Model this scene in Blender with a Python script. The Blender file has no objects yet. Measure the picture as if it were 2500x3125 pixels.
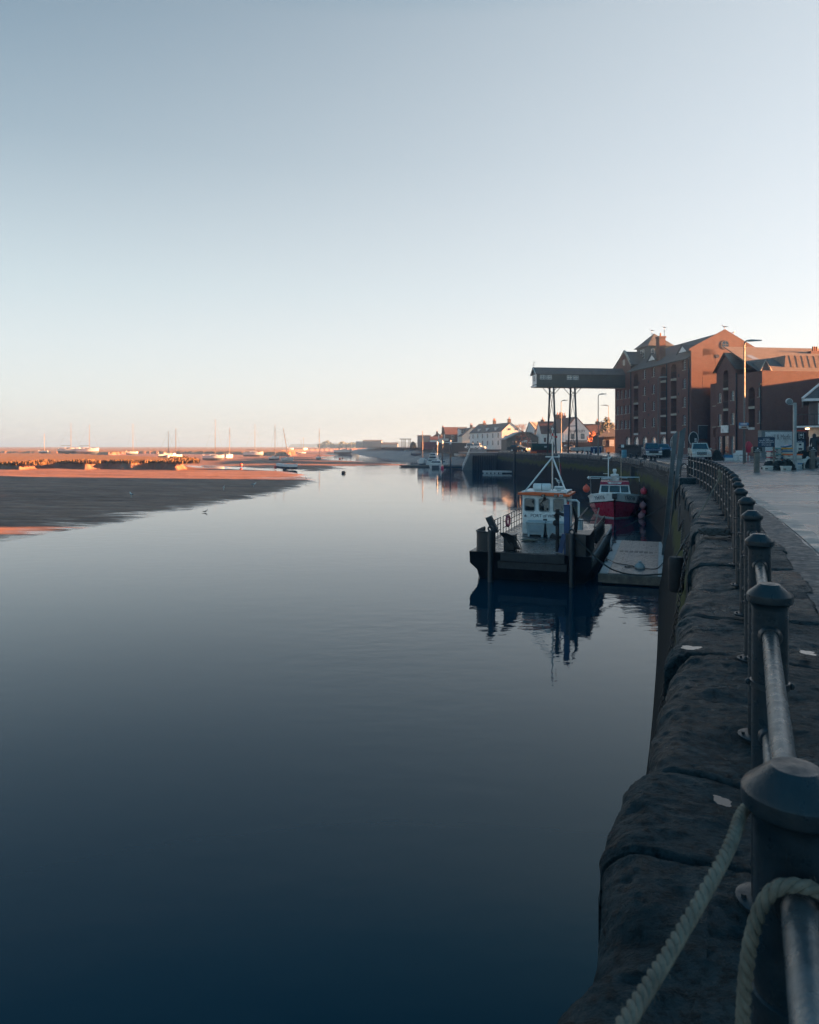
import bpy, bmesh, math, random
import numpy as np
from mathutils import Vector, Matrix, noise as mnoise
random.seed(7)
SC = bpy.context.scene
COL = SC.collection
PI = math.pi
F, CX, HY, EYE = 2200.0, 1250.0, 1361.0, 1.5
WZ = -4.9                                   # water level below the quay edge

def at(px, d, z=None, py=None):             # a point d metres ahead of the quay viewpoint, on bearing px
    if z is None: z = EYE + (HY - py) / F * d
    return Vector(((px - CX) / F * d, d, z))
def zz(py, d): return EYE + (HY - py) / F * d
def dist(py, z): return F * (EYE - z) / (py - HY)

# ---------------------------------------------------------------- mesh building
class MB:
    def __init__(s): s.v, s.f, s.mi, s.k = [], [], [], 0
    def add(s, vs, fs):
        b = len(s.v); s.v += [tuple(p) for p in vs]
        for f in fs: s.f.append([b + i for i in f]); s.mi.append(s.k)
        return s
    def poly(s, pts): return s.add(pts, [list(range(len(pts)))])
    def box(s, x0, x1, y0, y1, z0, z1):
        v = [(x, y, z) for z in (z0, z1) for y in (y0, y1) for x in (x0, x1)]
        return s.add(v, [(0,2,3,1),(4,5,7,6),(0,1,5,4),(2,6,7,3),(0,4,6,2),(1,3,7,5)])
    def obox(s, c, size, rz=0, rx=0, ry=0):
        R = Matrix.Rotation(rz,3,'Z') @ Matrix.Rotation(ry,3,'Y') @ Matrix.Rotation(rx,3,'X'); c = Vector(c)
        v = [c + R @ Vector((x*size[0]/2, y*size[1]/2, z*size[2]/2)) for z in (-1,1) for y in (-1,1) for x in (-1,1)]
        return s.add(v, [(0,2,3,1),(4,5,7,6),(0,1,5,4),(2,6,7,3),(0,4,6,2),(1,3,7,5)])
    def tube(s, pts, r, n=6, cap=True):
        pts = [Vector(p) for p in pts]; m = len(pts)
        rs = r if isinstance(r, (list, tuple)) else [r]*m
        rings = []; u = None
        for i in range(m):
            t = (pts[min(i+1,m-1)] - pts[max(i-1,0)])
            t = t.normalized() if t.length > 1e-9 else Vector((0,0,1))
            if u is None:
                a = Vector((0,0,1)) if abs(t.z) < .9 else Vector((1,0,0)); u = t.cross(a).normalized()
            else:
                u = (u - t * u.dot(t)); u = u.normalized() if u.length > 1e-6 else t.orthogonal().normalized()
            w = t.cross(u)
            rings.append([pts[i] + (u*math.cos(2*PI*k/n) + w*math.sin(2*PI*k/n))*rs[i] for k in range(n)])
        return s.loft(rings, cap)
    def cyl(s, p0, p1, r0, r1=None, n=8): return s.tube([p0, p1], [r0, r0 if r1 is None else r1], n)
    def loft(s, rings, cap=True, closed=True):
        n = len(rings[0]); v = [p for r in rings for p in r]; fs = []
        for i in range(len(rings)-1):
            for k in range(n if closed else n-1):
                a, b = i*n+k, i*n+(k+1) % n
                fs.append((a, b, b+n, a+n))
        if cap:
            fs.append(tuple(range(n))[::-1]); fs.append(tuple((len(rings)-1)*n + k for k in range(n)))
        return s.add(v, fs)
    def prism(s, poly, axis, a, b):
        g = {'x': lambda p, q: (q, p[0], p[1]), 'y': lambda p, q: (p[0], q, p[1]), 'z': lambda p, q: (p[0], p[1], q)}[axis]
        return s.loft([[g(p, a) for p in poly], [g(p, b) for p in poly]])
    def lathe(s, prof, c=(0,0,0), n=12):
        return s.loft([[(c[0]+r*math.cos(2*PI*k/n), c[1]+r*math.sin(2*PI*k/n), c[2]+z) for k in range(n)] for r, z in prof])
    def ball(s, c, r, n=10, m=6, sc=(1,1,1)):
        pr = [(max(.02, math.sin(PI*i/m))*r, -math.cos(PI*i/m)*r) for i in range(m+1)]
        return s.loft([[(c[0]+q*math.cos(2*PI*k/n)*sc[0], c[1]+q*math.sin(2*PI*k/n)*sc[1], c[2]+z*sc[2]) for k in range(n)] for q, z in pr])
    def build(s, name, mats, parent=None, smooth=38, bevel=0, loc=None, rz=0):
        me = bpy.data.meshes.new(name); me.from_pydata(s.v, [], s.f)
        if not isinstance(mats, (list, tuple)): mats = [mats]
        for m in mats: me.materials.append(m)
        bm = bmesh.new(); bm.from_mesh(me)
        for f, k in zip(bm.faces, s.mi): f.material_index = k
        bmesh.ops.recalc_face_normals(bm, faces=bm.faces); bm.to_mesh(me); bm.free()
        if smooth:
            me.shade_smooth(); me.set_sharp_from_angle(angle=math.radians(smooth))
        o = bpy.data.objects.new(name, me); COL.objects.link(o)
        if parent: o.parent = parent
        if loc is not None: o.location = loc
        if rz: o.rotation_euler[2] = rz
        if bevel:
            b = o.modifiers.new('Bevel', 'BEVEL'); b.width = bevel; b.segments = 2; b.limit_method = 'ANGLE'
        return o

def tag(o, label=None, cat=None, group=None, kind=None):
    if label: o['label'] = label
    if cat: o['category'] = cat
    if group: o['group'] = group
    if kind: o['kind'] = kind
    return o
def thing(name, label, cat, loc=(0,0,0), rz=0, group=None):
    o = bpy.data.objects.new(name, None); COL.objects.link(o); o.empty_display_size = .3
    o.location = loc; o.rotation_euler[2] = rz
    return tag(o, label, cat, group)
def copy_tree(o, parent=None):
    c = o.copy(); COL.objects.link(c)
    if parent: c.parent = parent
    for ch in [q for q in bpy.data.objects if q.parent == o]: copy_tree(ch, c)
    return c
def text(name, s, size, mat, parent, loc, rot, align='CENTER', depth=.004, sx=1):
    cu = bpy.data.curves.new(name, 'FONT'); cu.body = s; cu.size = size; cu.align_x = align; cu.align_y = 'CENTER'; cu.extrude = depth
    t = bpy.data.objects.new(name, cu); COL.objects.link(t)
    dg = bpy.context.evaluated_depsgraph_get(); me = bpy.data.meshes.new_from_object(t.evaluated_get(dg))
    bpy.data.objects.remove(t); me.name = name; me.materials.clear(); me.materials.append(mat)
    o = bpy.data.objects.new(name, me); COL.objects.link(o); o.parent = parent; o.location = loc; o.rotation_euler = rot; o.scale = (sx, 1, 1)
    return o
def skin(name, verts, edges, mat, parent=None, sub=1, root=0):
    me = bpy.data.meshes.new(name); me.from_pydata([v[:3] for v in verts], edges, []); me.materials.append(mat)
    o = bpy.data.objects.new(name, me); COL.objects.link(o)
    if parent: o.parent = parent
    o.modifiers.new('Skin', 'SKIN').use_smooth_shade = True
    for i, v in enumerate(verts):
        sv = me.skin_vertices[0].data[i]; sv.radius = (v[3], v[4] if len(v) > 4 else v[3]); sv.use_root = (i == root)
    m = o.modifiers.new('Sub', 'SUBSURF'); m.levels = m.render_levels = sub
    return o

# ---------------------------------------------------------------- materials
def nt(name):
    m = bpy.data.materials.new(name); m.use_nodes = True
    t = m.node_tree; b = t.nodes['Principled BSDF']
    return m, t, b
def N(t, kind, **kw):
    n = t.nodes.new(kind)
    for k, v in kw.items():
        if k in n.inputs: n.inputs[k].default_value = v
        else: setattr(n, k, v)
    return n
def c4(c): return (c[0], c[1], c[2], 1)
def mixc(t, fac, a, b, mode='MIX'):
    n = t.nodes.new('ShaderNodeMix'); n.data_type = 'RGBA'; n.blend_type = mode
    for sock, v in ((n.inputs[0], fac), (n.inputs[6], a), (n.inputs[7], b)):
        if hasattr(v, 'links'): t.links.new(v, sock)
        elif isinstance(v, (int, float)): sock.default_value = v
        else: sock.default_value = c4(v)
    return n.outputs[2]
def ramp(t, fac, p0, p1, a=0., b=1.):
    n = t.nodes.new('ShaderNodeMapRange'); n.clamp = True
    t.links.new(fac, n.inputs[0]); 
    if p1 < p0: p0, p1, a, b = p1, p0, b, a
    n.inputs[1].default_value = p0; n.inputs[2].default_value = p1
    n.inputs[3].default_value = a; n.inputs[4].default_value = b
    return n.outputs[0]
def noise(t, vec, scale, detail=4, rough=.6, dist=0):
    n = N(t, 'ShaderNodeTexNoise', Scale=scale, Detail=detail, Roughness=rough, Distortion=dist)
    t.links.new(vec, n.inputs['Vector']); return n.outputs[0]
def coord(t, which='Object', scale=None):
    c = t.nodes.new('ShaderNodeTexCoord').outputs[which]
    if scale:
        m = t.nodes.new('ShaderNodeMapping'); m.inputs['Scale'].default_value = scale; t.links.new(c, m.inputs[0]); c = m.outputs[0]
    return c
def bumpn(t, b, h, dist_, strength=1.):
    n = N(t, 'ShaderNodeBump', Distance=dist_, Strength=strength); t.links.new(h, n.inputs['Height']); t.links.new(n.outputs[0], b.inputs['Normal'])
    return n
_mats = {}
def mat(name, col, rough=.6, metal=0, var=.25, scale=2.5, bump=0, bscale=25, spec=.5, rvar=.12, dirt=None):
    if name in _mats: return _mats[name]
    m, t, b = nt(name); v = coord(t)
    n1 = noise(t, v, scale, 5, .65)
    lo = [c*(1-var) for c in col]; hi = [min(1, c*(1+var)) for c in col]
    c = mixc(t, ramp(t, n1, .3, .7), lo, hi)
    if dirt:
        n3 = noise(t, v, scale*.6, 6, .7); c = mixc(t, ramp(t, n3, .52, .72, 0, .8), c, dirt)
    t.links.new(c, b.inputs['Base Color'])
    n2 = noise(t, v, scale*3.1, 4)
    t.links.new(ramp(t, n2, .3, .7, max(0.02, rough-rvar), min(1, rough+rvar)), b.inputs['Roughness'])
    b.inputs['Metallic'].default_value = metal; b.inputs['Specular IOR Level'].default_value = spec
    if bump: bumpn(t, b, noise(t, v, bscale, 5), bump)
    _mats[name] = m; return m
def glassy(name, col=(.02,.03,.035), rough=.04):
    if name in _mats: return _mats[name]
    m, t, b = nt(name); b.inputs['Base Color'].default_value = c4(col); b.inputs['Roughness'].default_value = rough
    b.inputs['IOR'].default_value = 1.9; v = coord(t); bumpn(t, b, noise(t, v, .8, 2), .02, .6)
    _mats[name] = m; return m
def glow(name, col, s):
    if name in _mats: return _mats[name]
    m, t, b = nt(name); b.inputs['Base Color'].default_value = c4(col); b.inputs['Emission Color'].default_value = c4(col); b.inputs['Emission Strength'].default_value = s
    _mats[name] = m; return m
def brick(name, c1, c2, mortar, bw=.24, bh=.078, var=.3):
    if name in _mats: return _mats[name]
    m, t, b = nt(name); v = coord(t)
    sep = t.nodes.new('ShaderNodeSeparateXYZ'); t.links.new(v, sep.inputs[0])
    ad = N(t, 'ShaderNodeMath', operation='ADD'); t.links.new(sep.outputs[0], ad.inputs[0]); t.links.new(sep.outputs[1], ad.inputs[1])
    cb = t.nodes.new('ShaderNodeCombineXYZ'); t.links.new(ad.outputs[0], cb.inputs[0]); t.links.new(sep.outputs[2], cb.inputs[1])
    br = N(t, 'ShaderNodeTexBrick', Scale=1.0); t.links.new(cb.outputs[0], br.inputs['Vector'])
    br.inputs['Color1'].default_value = c4(c1); br.inputs['Color2'].default_value = c4(c2); br.inputs['Mortar'].default_value = c4(mortar)
    br.inputs['Mortar Size'].default_value = .007; br.inputs['Brick Width'].default_value = bw; br.inputs['Row Height'].default_value = bh
    n = noise(t, v, .35, 6, .7); n2 = noise(t, v, 2.2, 5, .7)
    c = mixc(t, ramp(t, n, .35, .7, 0, .55), br.outputs[0], [x*.55 for x in c1])
    c = mixc(t, ramp(t, n2, .45, .75, 0, var), c, mortar)
    t.links.new(c, b.inputs['Base Color']); b.inputs['Roughness'].default_value = .85
    bumpn(t, b, br.outputs['Fac'], -.006)
    _mats[name] = m; return m
def tiles(name, col, step=.3, var=.3, axis=2):
    if name in _mats: return _mats[name]
    m, t, b = nt(name); v = coord(t)
    sep = t.nodes.new('ShaderNodeSeparateXYZ'); t.links.new(v, sep.inputs[0])
    w = N(t, 'ShaderNodeMath', operation='MULTIPLY'); t.links.new(sep.outputs[axis], w.inputs[0]); w.inputs[1].default_value = 1/step
    fr = N(t, 'ShaderNodeMath', operation='FRACT'); t.links.new(w.outputs[0], fr.inputs[0])
    n = noise(t, v, .9, 6, .75); n2 = noise(t, v, 7, 3)
    c = mixc(t, ramp(t, n, .3, .7), [x*(1-var) for x in col], [x*(1+var) for x in col])
    c = mixc(t, ramp(t, n2, .35, .7, 0, .35), c, [x*.5 for x in col])
    c = mixc(t, ramp(t, fr.outputs[0], .0, .22, .55, 0), c, [x*.3 for x in col])
    t.links.new(c, b.inputs['Base Color']); b.inputs['Roughness'].default_value = .7
    bumpn(t, b, fr.outputs[0], .03)
    _mats[name] = m; return m

WHITE  = mat('white_paint', (.72,.73,.72), .45, var=.1, dirt=(.4,.4,.38))
CREAM  = mat('cream_render', (.62,.58,.5), .8, var=.12, dirt=(.42,.4,.36))
BOATW  = mat('boat_white', (.58,.58,.57), .4, var=.12)
WREND  = mat('white_render', (.74,.73,.7), .8, var=.09, dirt=(.5,.49,.46))
PINK   = mat('pink_render', (.62,.33,.28), .8, var=.12)
IRON   = mat('painted_iron', (.011,.023,.031), .36, var=.4, scale=9, bump=.0016, bscale=45, rvar=.16, spec=.4, dirt=(.03,.03,.03))
GALV   = mat('galvanised_steel', (.5,.52,.52), .34, .75, var=.2, scale=9, bump=.0006, bscale=90)
STEEL  = mat('dark_steel', (.035,.045,.052), .42, .35, var=.4, scale=3, rvar=.16, dirt=(.06,.04,.03))
BLACK  = mat('black_rubber', (.012,.013,.015), .7, var=.3)
DKGREY = mat('dark_grey', (.06,.065,.07), .6)
GREY   = mat('mid_grey', (.25,.26,.27), .6)
LGREY  = mat('light_grey', (.45,.47,.47), .5)
BLUE   = mat('blue_paint', (.01,.05,.15), .4, dirt=(.02,.04,.08))
RED    = mat('red_paint', (.32,.02,.025), .4, var=.2)
ORANGE = mat('orange_paint', (.75,.13,.03), .45, var=.15)
PINKB  = mat('pink_buoy', (.42,.2,.22), .5, var=.2)
ORB    = mat('orange_buoy', (.8,.1,.05), .4, var=.15)
WOOD   = mat('weathered_timber', (.16,.14,.12), .8, var=.4, scale=4)
DWOOD  = mat('dark_timber', (.05,.047,.045), .75, var=.4, scale=4)
GLASS  = glassy('window_glass')
GLASSR = mat('reflecting_glass', (.42,.44,.44), .05, .75, var=.25, scale=.7, rvar=.03)
GLASSB = glassy('cabin_glass', (.012,.02,.022))
BRICK  = brick('red_brick', (.2,.08,.06), (.145,.064,.054), (.18,.155,.14))
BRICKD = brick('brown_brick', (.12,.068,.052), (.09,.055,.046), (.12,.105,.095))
PANT   = tiles('pantile_roof', (.13,.06,.045))
SLATE  = tiles('slate_roof', (.095,.097,.098), .25)
STONE  = mat('stone_trim', (.38,.34,.28), .8)
ROPE   = mat('rope_fibre', (.15,.135,.105), .85, var=.4, scale=22, bump=.002, bscale=160, dirt=(.075,.07,.055))
DROPE  = mat('dark_rope', (.05,.055,.055), .85, var=.3, scale=20)
INK    = mat('dark_lettering', (.01,.015,.04), .5, var=.05)
WHT    = mat('white_lettering', (.75,.75,.75), .5, var=.03)

# ---------------------------------------------------------------- camera, sky and sun
cd = bpy.data.cameras.new('camera'); cam = bpy.data.objects.new('camera', cd); COL.objects.link(cam)
cam.location = (0, 0, EYE); cam.rotation_euler = (PI/2, 0, 0)
cd.sensor_fit = 'HORIZONTAL'; cd.sensor_width = 36; cd.lens = 36*F/2500; cd.shift_y = -(1562.5-HY)/2500
cd.clip_start = .05; cd.clip_end = 20000
cd.dof.use_dof = True; cd.dof.focus_distance = 14; cd.dof.aperture_fstop = 13
SC.camera = cam
ELEV, AZ = math.radians(8.0), math.radians(85.5)      # azimuth clockwise from the view direction
SUN = Vector((math.sin(AZ)*math.cos(ELEV), math.cos(AZ)*math.cos(ELEV), math.sin(ELEV)))
sd = bpy.data.lights.new('sun', 'SUN'); sun = bpy.data.objects.new('sun', sd); COL.objects.link(sun)
sd.energy = 5.0; sd.angle = math.radians(.6); sd.color = (1, .41, .16)
sun.rotation_euler = SUN.to_track_quat('Z', 'Y').to_euler()
w = bpy.data.worlds.new('World'); SC.world = w; w.use_nodes = True
t = w.node_tree; bg = t.nodes['Background']
sky = t.nodes.new('ShaderNodeTexSky'); sky.sky_type = 'NISHITA'; sky.sun_disc = False
sky.sun_elevation = ELEV; sky.sun_rotation = AZ; sky.air_density = 1.0; sky.dust_density = 2.0; sky.ozone_density = 3.0
EXPO = 3.6
tc = t.nodes.new('ShaderNodeTexCoord').outputs['Generated']; sp = t.nodes.new('ShaderNodeSeparateXYZ'); t.links.new(tc, sp.inputs[0])
def skyramp(stops):
    r = t.nodes.new('ShaderNodeValToRGB'); t.links.new(sp.outputs[2], r.inputs[0]); e = r.color_ramp.elements
    while len(e) < len(stops): e.new(.5)
    for q, (p, c) in zip(e, stops): q.position = p; q.color = c4(c)
    return r.outputs[0]
SL = skyramp([(0,(.82,.71,.63)),(.02,(.80,.77,.73)),(.06,(.78,.79,.77)),(.13,(.71,.75,.745)),(.205,(.59,.665,.67)),(.365,(.32,.405,.445)),(.51,(.175,.26,.318)),(.58,(.08,.175,.24)),(.66,(.020,.10,.165)),(.76,(.028,.18,.32)),(1,(.022,.19,.35))])
SR = skyramp([(0,(1.0,.90,.79)),(.09,(.98,.92,.855)),(.15,(.92,.895,.865)),(.205,(.85,.855,.85)),(.365,(.72,.76,.775)),(.51,(.61,.665,.69)),(.57,(.31,.46,.54)),(.66,(.03,.15,.23)),(.76,(.03,.19,.33)),(1,(.022,.19,.35))])
SB = skyramp([(0,(.64,.88,1.0)),(.3,(.40,.66,.82)),(.55,(.05,.22,.34)),(1,(.022,.19,.35))])
hx = N(t, 'ShaderNodeMath', operation='MULTIPLY'); t.links.new(sp.outputs[2], hx.inputs[0]); t.links.new(sp.outputs[2], hx.inputs[1])
h1 = N(t, 'ShaderNodeMath', operation='SUBTRACT'); h1.inputs[0].default_value = 1; t.links.new(hx.outputs[0], h1.inputs[1])
h2 = N(t, 'ShaderNodeMath', operation='SQRT'); t.links.new(h1.outputs[0], h2.inputs[0])
h3 = N(t, 'ShaderNodeMath', operation='DIVIDE'); t.links.new(sp.outputs[0], h3.inputs[0]); t.links.new(h2.outputs[0], h3.inputs[1])
grad = mixc(t, ramp(t, sp.outputs[1], .15, -.35), mixc(t, ramp(t, h3.outputs[0], -.6, .62), SL, SR), SB)
vs = N(t, 'ShaderNodeVectorMath', operation='SCALE'); t.links.new(grad, vs.inputs[0]); vs.inputs['Scale'].default_value = 1/.12/2**EXPO
t.links.new(mixc(t, .96, sky.outputs[0], vs.outputs[0]), bg.inputs[0]); bg.inputs[1].default_value = .12
SC.view_settings.view_transform = 'Standard'; SC.view_settings.look = 'None'; SC.view_settings.exposure = EXPO; SC.view_settings.gamma = 1
SC.cycles.max_bounces = 8; SC.cycles.diffuse_bounces = 3; SC.cycles.glossy_bounces = 4; SC.cycles.transmission_bounces = 4; SC.cycles.volume_bounces = 0
SC.cycles.use_denoising = True
# ================================================================ water, mud, marsh
def water_mat():
    m, t, b = nt('harbour_water'); v = coord(t)
    b.inputs['Base Color'].default_value = (.001, .028, .048, 1); b.inputs['Roughness'].default_value = .03; b.inputs['IOR'].default_value = 1.36; b.inputs['Specular Tint'].default_value = (.35,.9,1,1)
    n1 = noise(t, coord(t, 'Object', (.55, 1.0, 1)), 1.7, 3, .55)
    n2 = noise(t, coord(t, 'Object', (.7, 1, 1)), .22, 2, .5)
    pat = noise(t, coord(t, 'Object', (.04, .05, 1)), 1, 2)
    ml = N(t, 'ShaderNodeMath', operation='MULTIPLY'); t.links.new(n1, ml.inputs[0]); t.links.new(ramp(t, pat, .42, .62, .25, 1), ml.inputs[1])
    ad = N(t, 'ShaderNodeMath', operation='MULTIPLY_ADD'); t.links.new(n2, ad.inputs[0]); ad.inputs[1].default_value = .6; t.links.new(ml.outputs[0], ad.inputs[2])
    bumpn(t, b, ad.outputs[0], .011, 1)
    return m
mb = MB(); mb.poly([(-6500,-120,WZ),(6500,-120,WZ),(6500,6500,WZ),(-6500,6500,WZ)])
tag(mb.build('water', water_mat(), smooth=0), kind='structure')

def plan(pts, z=WZ):                      # shoreline read as bearing and depression angle -> ground plan
    return np.array([[(px-CX)/F*dist(py, z), dist(py, z)] for px, py in pts])
def sdist(P, X, Y):                       # signed distance, positive inside
    n = len(P); best = np.full(X.shape, 1e18); ins = np.zeros(X.shape, bool)
    for i in range(n):
        a, b = P[i], P[(i+1) % n]; e = b-a; L = e@e + 1e-12
        tt = np.clip(((X-a[0])*e[0] + (Y-a[1])*e[1])/L, 0, 1)
        best = np.minimum(best, (X-a[0]-tt*e[0])**2 + (Y-a[1]-tt*e[1])**2)
        c = ((a[1] > Y) != (b[1] > Y)) & (X < (b[0]-a[0])*(Y-a[1])/(b[1]-a[1]+1e-12)+a[0])
        ins ^= c
    return np.where(ins, 1, -1)*np.sqrt(best)
_rng = np.random.RandomState(3); _tab = _rng.rand(256, 256)
def vnoise(X, Y):
    xi, yi = np.floor(X).astype(int), np.floor(Y).astype(int); fx, fy = X-xi, Y-yi
    fx = fx*fx*(3-2*fx); fy = fy*fy*(3-2*fy); g = lambda a, b: _tab[a & 255, b & 255]
    return (g(xi,yi)*(1-fx)+g(xi+1,yi)*fx)*(1-fy) + (g(xi,yi+1)*(1-fx)+g(xi+1,yi+1)*fx)*fy
def fbm(X, Y, o=4):
    r = 0; a = .5
    for k in range(o): r = r + a*(vnoise(X*2**k+17*k, Y*2**k-9*k)-.5); a *= .5
    return r
SHORE = plan([(-900,1800),(-300,1700),(0,1646),(130,1624),(249,1605),(371,1586),(420,1574),(458,1566),(530,1559),(614,1547),(660,1537),(713,1524),
  (750,1520),(788,1515),(810,1507),(829,1503),(880,1490),(939,1477),(956,1464),(925,1455),(945,1450),(905,1446),(890,1440),(800,1435),(700,1431.5),(600,1427),(556,1422),
  (610,1420.5),(700,1424),(800,1428.5),(875,1432.5),(925,1434),(905,1438),(960,1439),(1010,1435),(985,1431),(1045,1430),(1005,1426),(1030,1422.5),(1120,1422),(1249,1419.3),(1180,1413),(1100,1408.5),(1010,1405),
  (985,1401),(1010,1398.5),(960,1395),(1040,1391),(1000,1387),(1075,1383.5),(1040,1380.5),(1010,1376),(1080,1373),(1130,1371.5),(1140,1364.2),(-1800,1364.2)])
MARSH = plan([(-1500,1412),(-300,1411),(0,1411.5),(60,1412.5),(110,1409),(180,1407.5),(260,1409),(330,1407),(400,1408),(470,1406.5),(520,1408),(548,1409),(556,1404),(520,1395),(400,1390),(200,1384),(0,1382),(-1500,1380)], -2.3)
FARM = plan([(-2500,1378),(0,1377),(250,1377.5),(330,1380),(420,1377),(540,1377),(700,1378),(800,1379),(880,1380),(900,1377.5),(860,1375),(930,1371),(1010,1369.5),(1135,1367.5),(1140,1363.6),(-4000,1363.6)], -2.1)
def ground_h(X, Y):
    s = sdist(SHORE, X, Y)
    s = s + fbm(X*.09, Y*.06)*np.clip(Y*.02, 0, 9) + fbm(X*.22+5, Y*.5)*np.clip(Y*.045, 0, 6) + 1.2*np.clip((170-Y)/60, 0, 1)
    h = WZ + np.where(s > 0, .10*(1-np.exp(-s/1.5)) + np.minimum(s*.017, 1.0), np.maximum(s*.06, -1.2))
    k = np.clip(s/6, 0, 1)
    h += k*(fbm(X*.05+3, Y*.12)*.55 + fbm(X*.25, Y*.55, 3)*.16)
    for Pg, top, wob in ((MARSH, -2.35, 3.5), (FARM, -2.1, 8)):
        m = sdist(Pg, X, Y) + fbm(X*.14, Y*.14)*wob*.6 + fbm(X*.45, Y*.45)*wob*.7
        c = np.clip((m+.8)/1.8, 0, 1); c = c*c*(3-2*c)
        tz = top + fbm(X*.3, Y*.3, 3)*.5*np.exp(-np.maximum(m, 0)/14) + fbm(X*.02, Y*.02)*.3
        h = np.where(h*(1-c)+tz*c > h, h*(1-c)+tz*c, h)
    return h
def gz(x, y): return float(ground_h(np.array([[x]]), np.array([[y]]))[0,0])
def terrain(name, pxs, ds, hfun, m, kind='structure'):
    PX, D = np.meshgrid(pxs, ds); X = (PX-CX)/F*D
    H = hfun(X, D); nr, nc = X.shape
    me = bpy.data.meshes.new(name)
    V = np.stack([X, D, H], -1).reshape(-1, 3)
    i = np.arange(nr-1)[:, None]*nc + np.arange(nc-1)[None]
    Fc = np.stack([i, i+1, i+nc+1, i+nc], -1).reshape(-1, 4)
    keep = (H.reshape(-1)[Fc] > WZ-.4).any(1); Fc = Fc[keep]
    me.from_pydata(V.tolist(), [], Fc.tolist()); me.materials.append(m); me.shade_smooth()
    o = bpy.data.objects.new(name, me); COL.objects.link(o); tag(o, kind=kind); return o
def mud_mat():
    m, t, b = nt('mud_and_marsh'); g = t.nodes.new('ShaderNodeNewGeometry'); pos = g.outputs['Position']
    sep = t.nodes.new('ShaderNodeSeparateXYZ'); t.links.new(pos, sep.inputs[0])
    mp = t.nodes.new('ShaderNodeMapping'); mp.inputs['Scale'].default_value = (.35, 1, 1); t.links.new(pos, mp.inputs[0])
    n1 = noise(t, mp.outputs[0], .16, 6, .7); n2 = noise(t, pos, 1.3, 5, .7); n3 = noise(t, mp.outputs[0], .9, 4)
    mud = mixc(t, ramp(t, n1, .35, .65), (.17,.09,.064), (.30,.165,.112))
    mud = mixc(t, ramp(t, n2, .5, .7, 0, .6), mud, (.06,.045,.04))
    veg = mixc(t, ramp(t, n2, .35, .65), (.20,.10,.035), (.3,.15,.05))
    veg = mixc(t, ramp(t, n1, .45, .65, 0, .5), veg, (.16,.105,.04))
    ml = N(t, 'ShaderNodeMath', operation='MULTIPLY_ADD'); t.links.new(n2, ml.inputs[0]); ml.inputs[1].default_value = .5; t.links.new(sep.outputs[2], ml.inputs[2])
    k = ramp(t, ml.outputs[0], -2.95, -2.45)
    t.links.new(mixc(t, k, mud, veg), b.inputs['Base Color'])
    wet = ramp(t, n3, .35, .6, .5, .8)
    rr = N(t, 'ShaderNodeMath', operation='MAXIMUM'); t.links.new(wet, rr.inputs[0]); t.links.new(k, rr.inputs[1])
    zn_ = N(t, 'ShaderNodeMath', operation='MULTIPLY_ADD'); t.links.new(n3, zn_.inputs[0]); zn_.inputs[1].default_value = .35; t.links.new(sep.outputs[2], zn_.inputs[2])
    wk = ramp(t, zn_.outputs[0], -4.70, -4.60)                    # wet margin by the water
    r2 = N(t, 'ShaderNodeMath', operation='MULTIPLY_ADD'); t.links.new(wk, r2.inputs[0]); r2.inputs[1].default_value = .6; r2.inputs[2].default_value = .12
    r3 = N(t, 'ShaderNodeMath', operation='MINIMUM'); t.links.new(rr.outputs[0], r3.inputs[0]); t.links.new(r2.outputs[0], r3.inputs[1])
    t.links.new(r3.outputs[0], b.inputs['Roughness']); t.links.new(ramp(t, zn_.outputs[0], -4.70, -4.60, .5, .14), b.inputs['Specular IOR Level'])
    bumpn(t, b, n3, .1, 1)
    return m
MUD = mud_mat()
ys = np.concatenate([np.linspace(1760, 1440, 330), np.linspace(1439.4, 1370, 240), np.linspace(1369.5, 1363.2, 26)])
terrain('mudflat', np.concatenate([np.linspace(-900, -60, 40), np.linspace(-50, 1300, 470)]), 6.4*F/(ys-HY), ground_h, MUD)

# rough foreshore and slip below the far houses
FSH = plan([(1425,1421),(1380,1417),(1330,1412),(1285,1409),(1220,1403),(1160,1396.5),(1122,1392.5),(1085,1386),(1062,1381),(1068,1376),(1090,1374.5),(1110,1364),(2600,1364),(2600,1421)])
def fore_h(X, Y):
    s = sdist(FSH, X, Y) + fbm(X*.2, Y*.08)*5
    h = WZ + np.where(s > 0, np.minimum(s*.16, 5.3), s*.1) + np.clip(s/5, 0, 1)*(fbm(X*.3, Y*.2)*.8 + fbm(X*.06+9, Y*.03)*1.2)
    return np.where(X > 21.5, np.minimum(h, -4.2), h)
MUDD = mat('shingle_foreshore', (.15,.14,.13), .6, var=.45, scale=.25, dirt=(.3,.3,.29))
terrain('foreshore', np.linspace(1030, 1460, 240), np.concatenate([np.linspace(225, 480, 150), np.linspace(490, 1500, 60)]), fore_h, MUDD)

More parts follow.
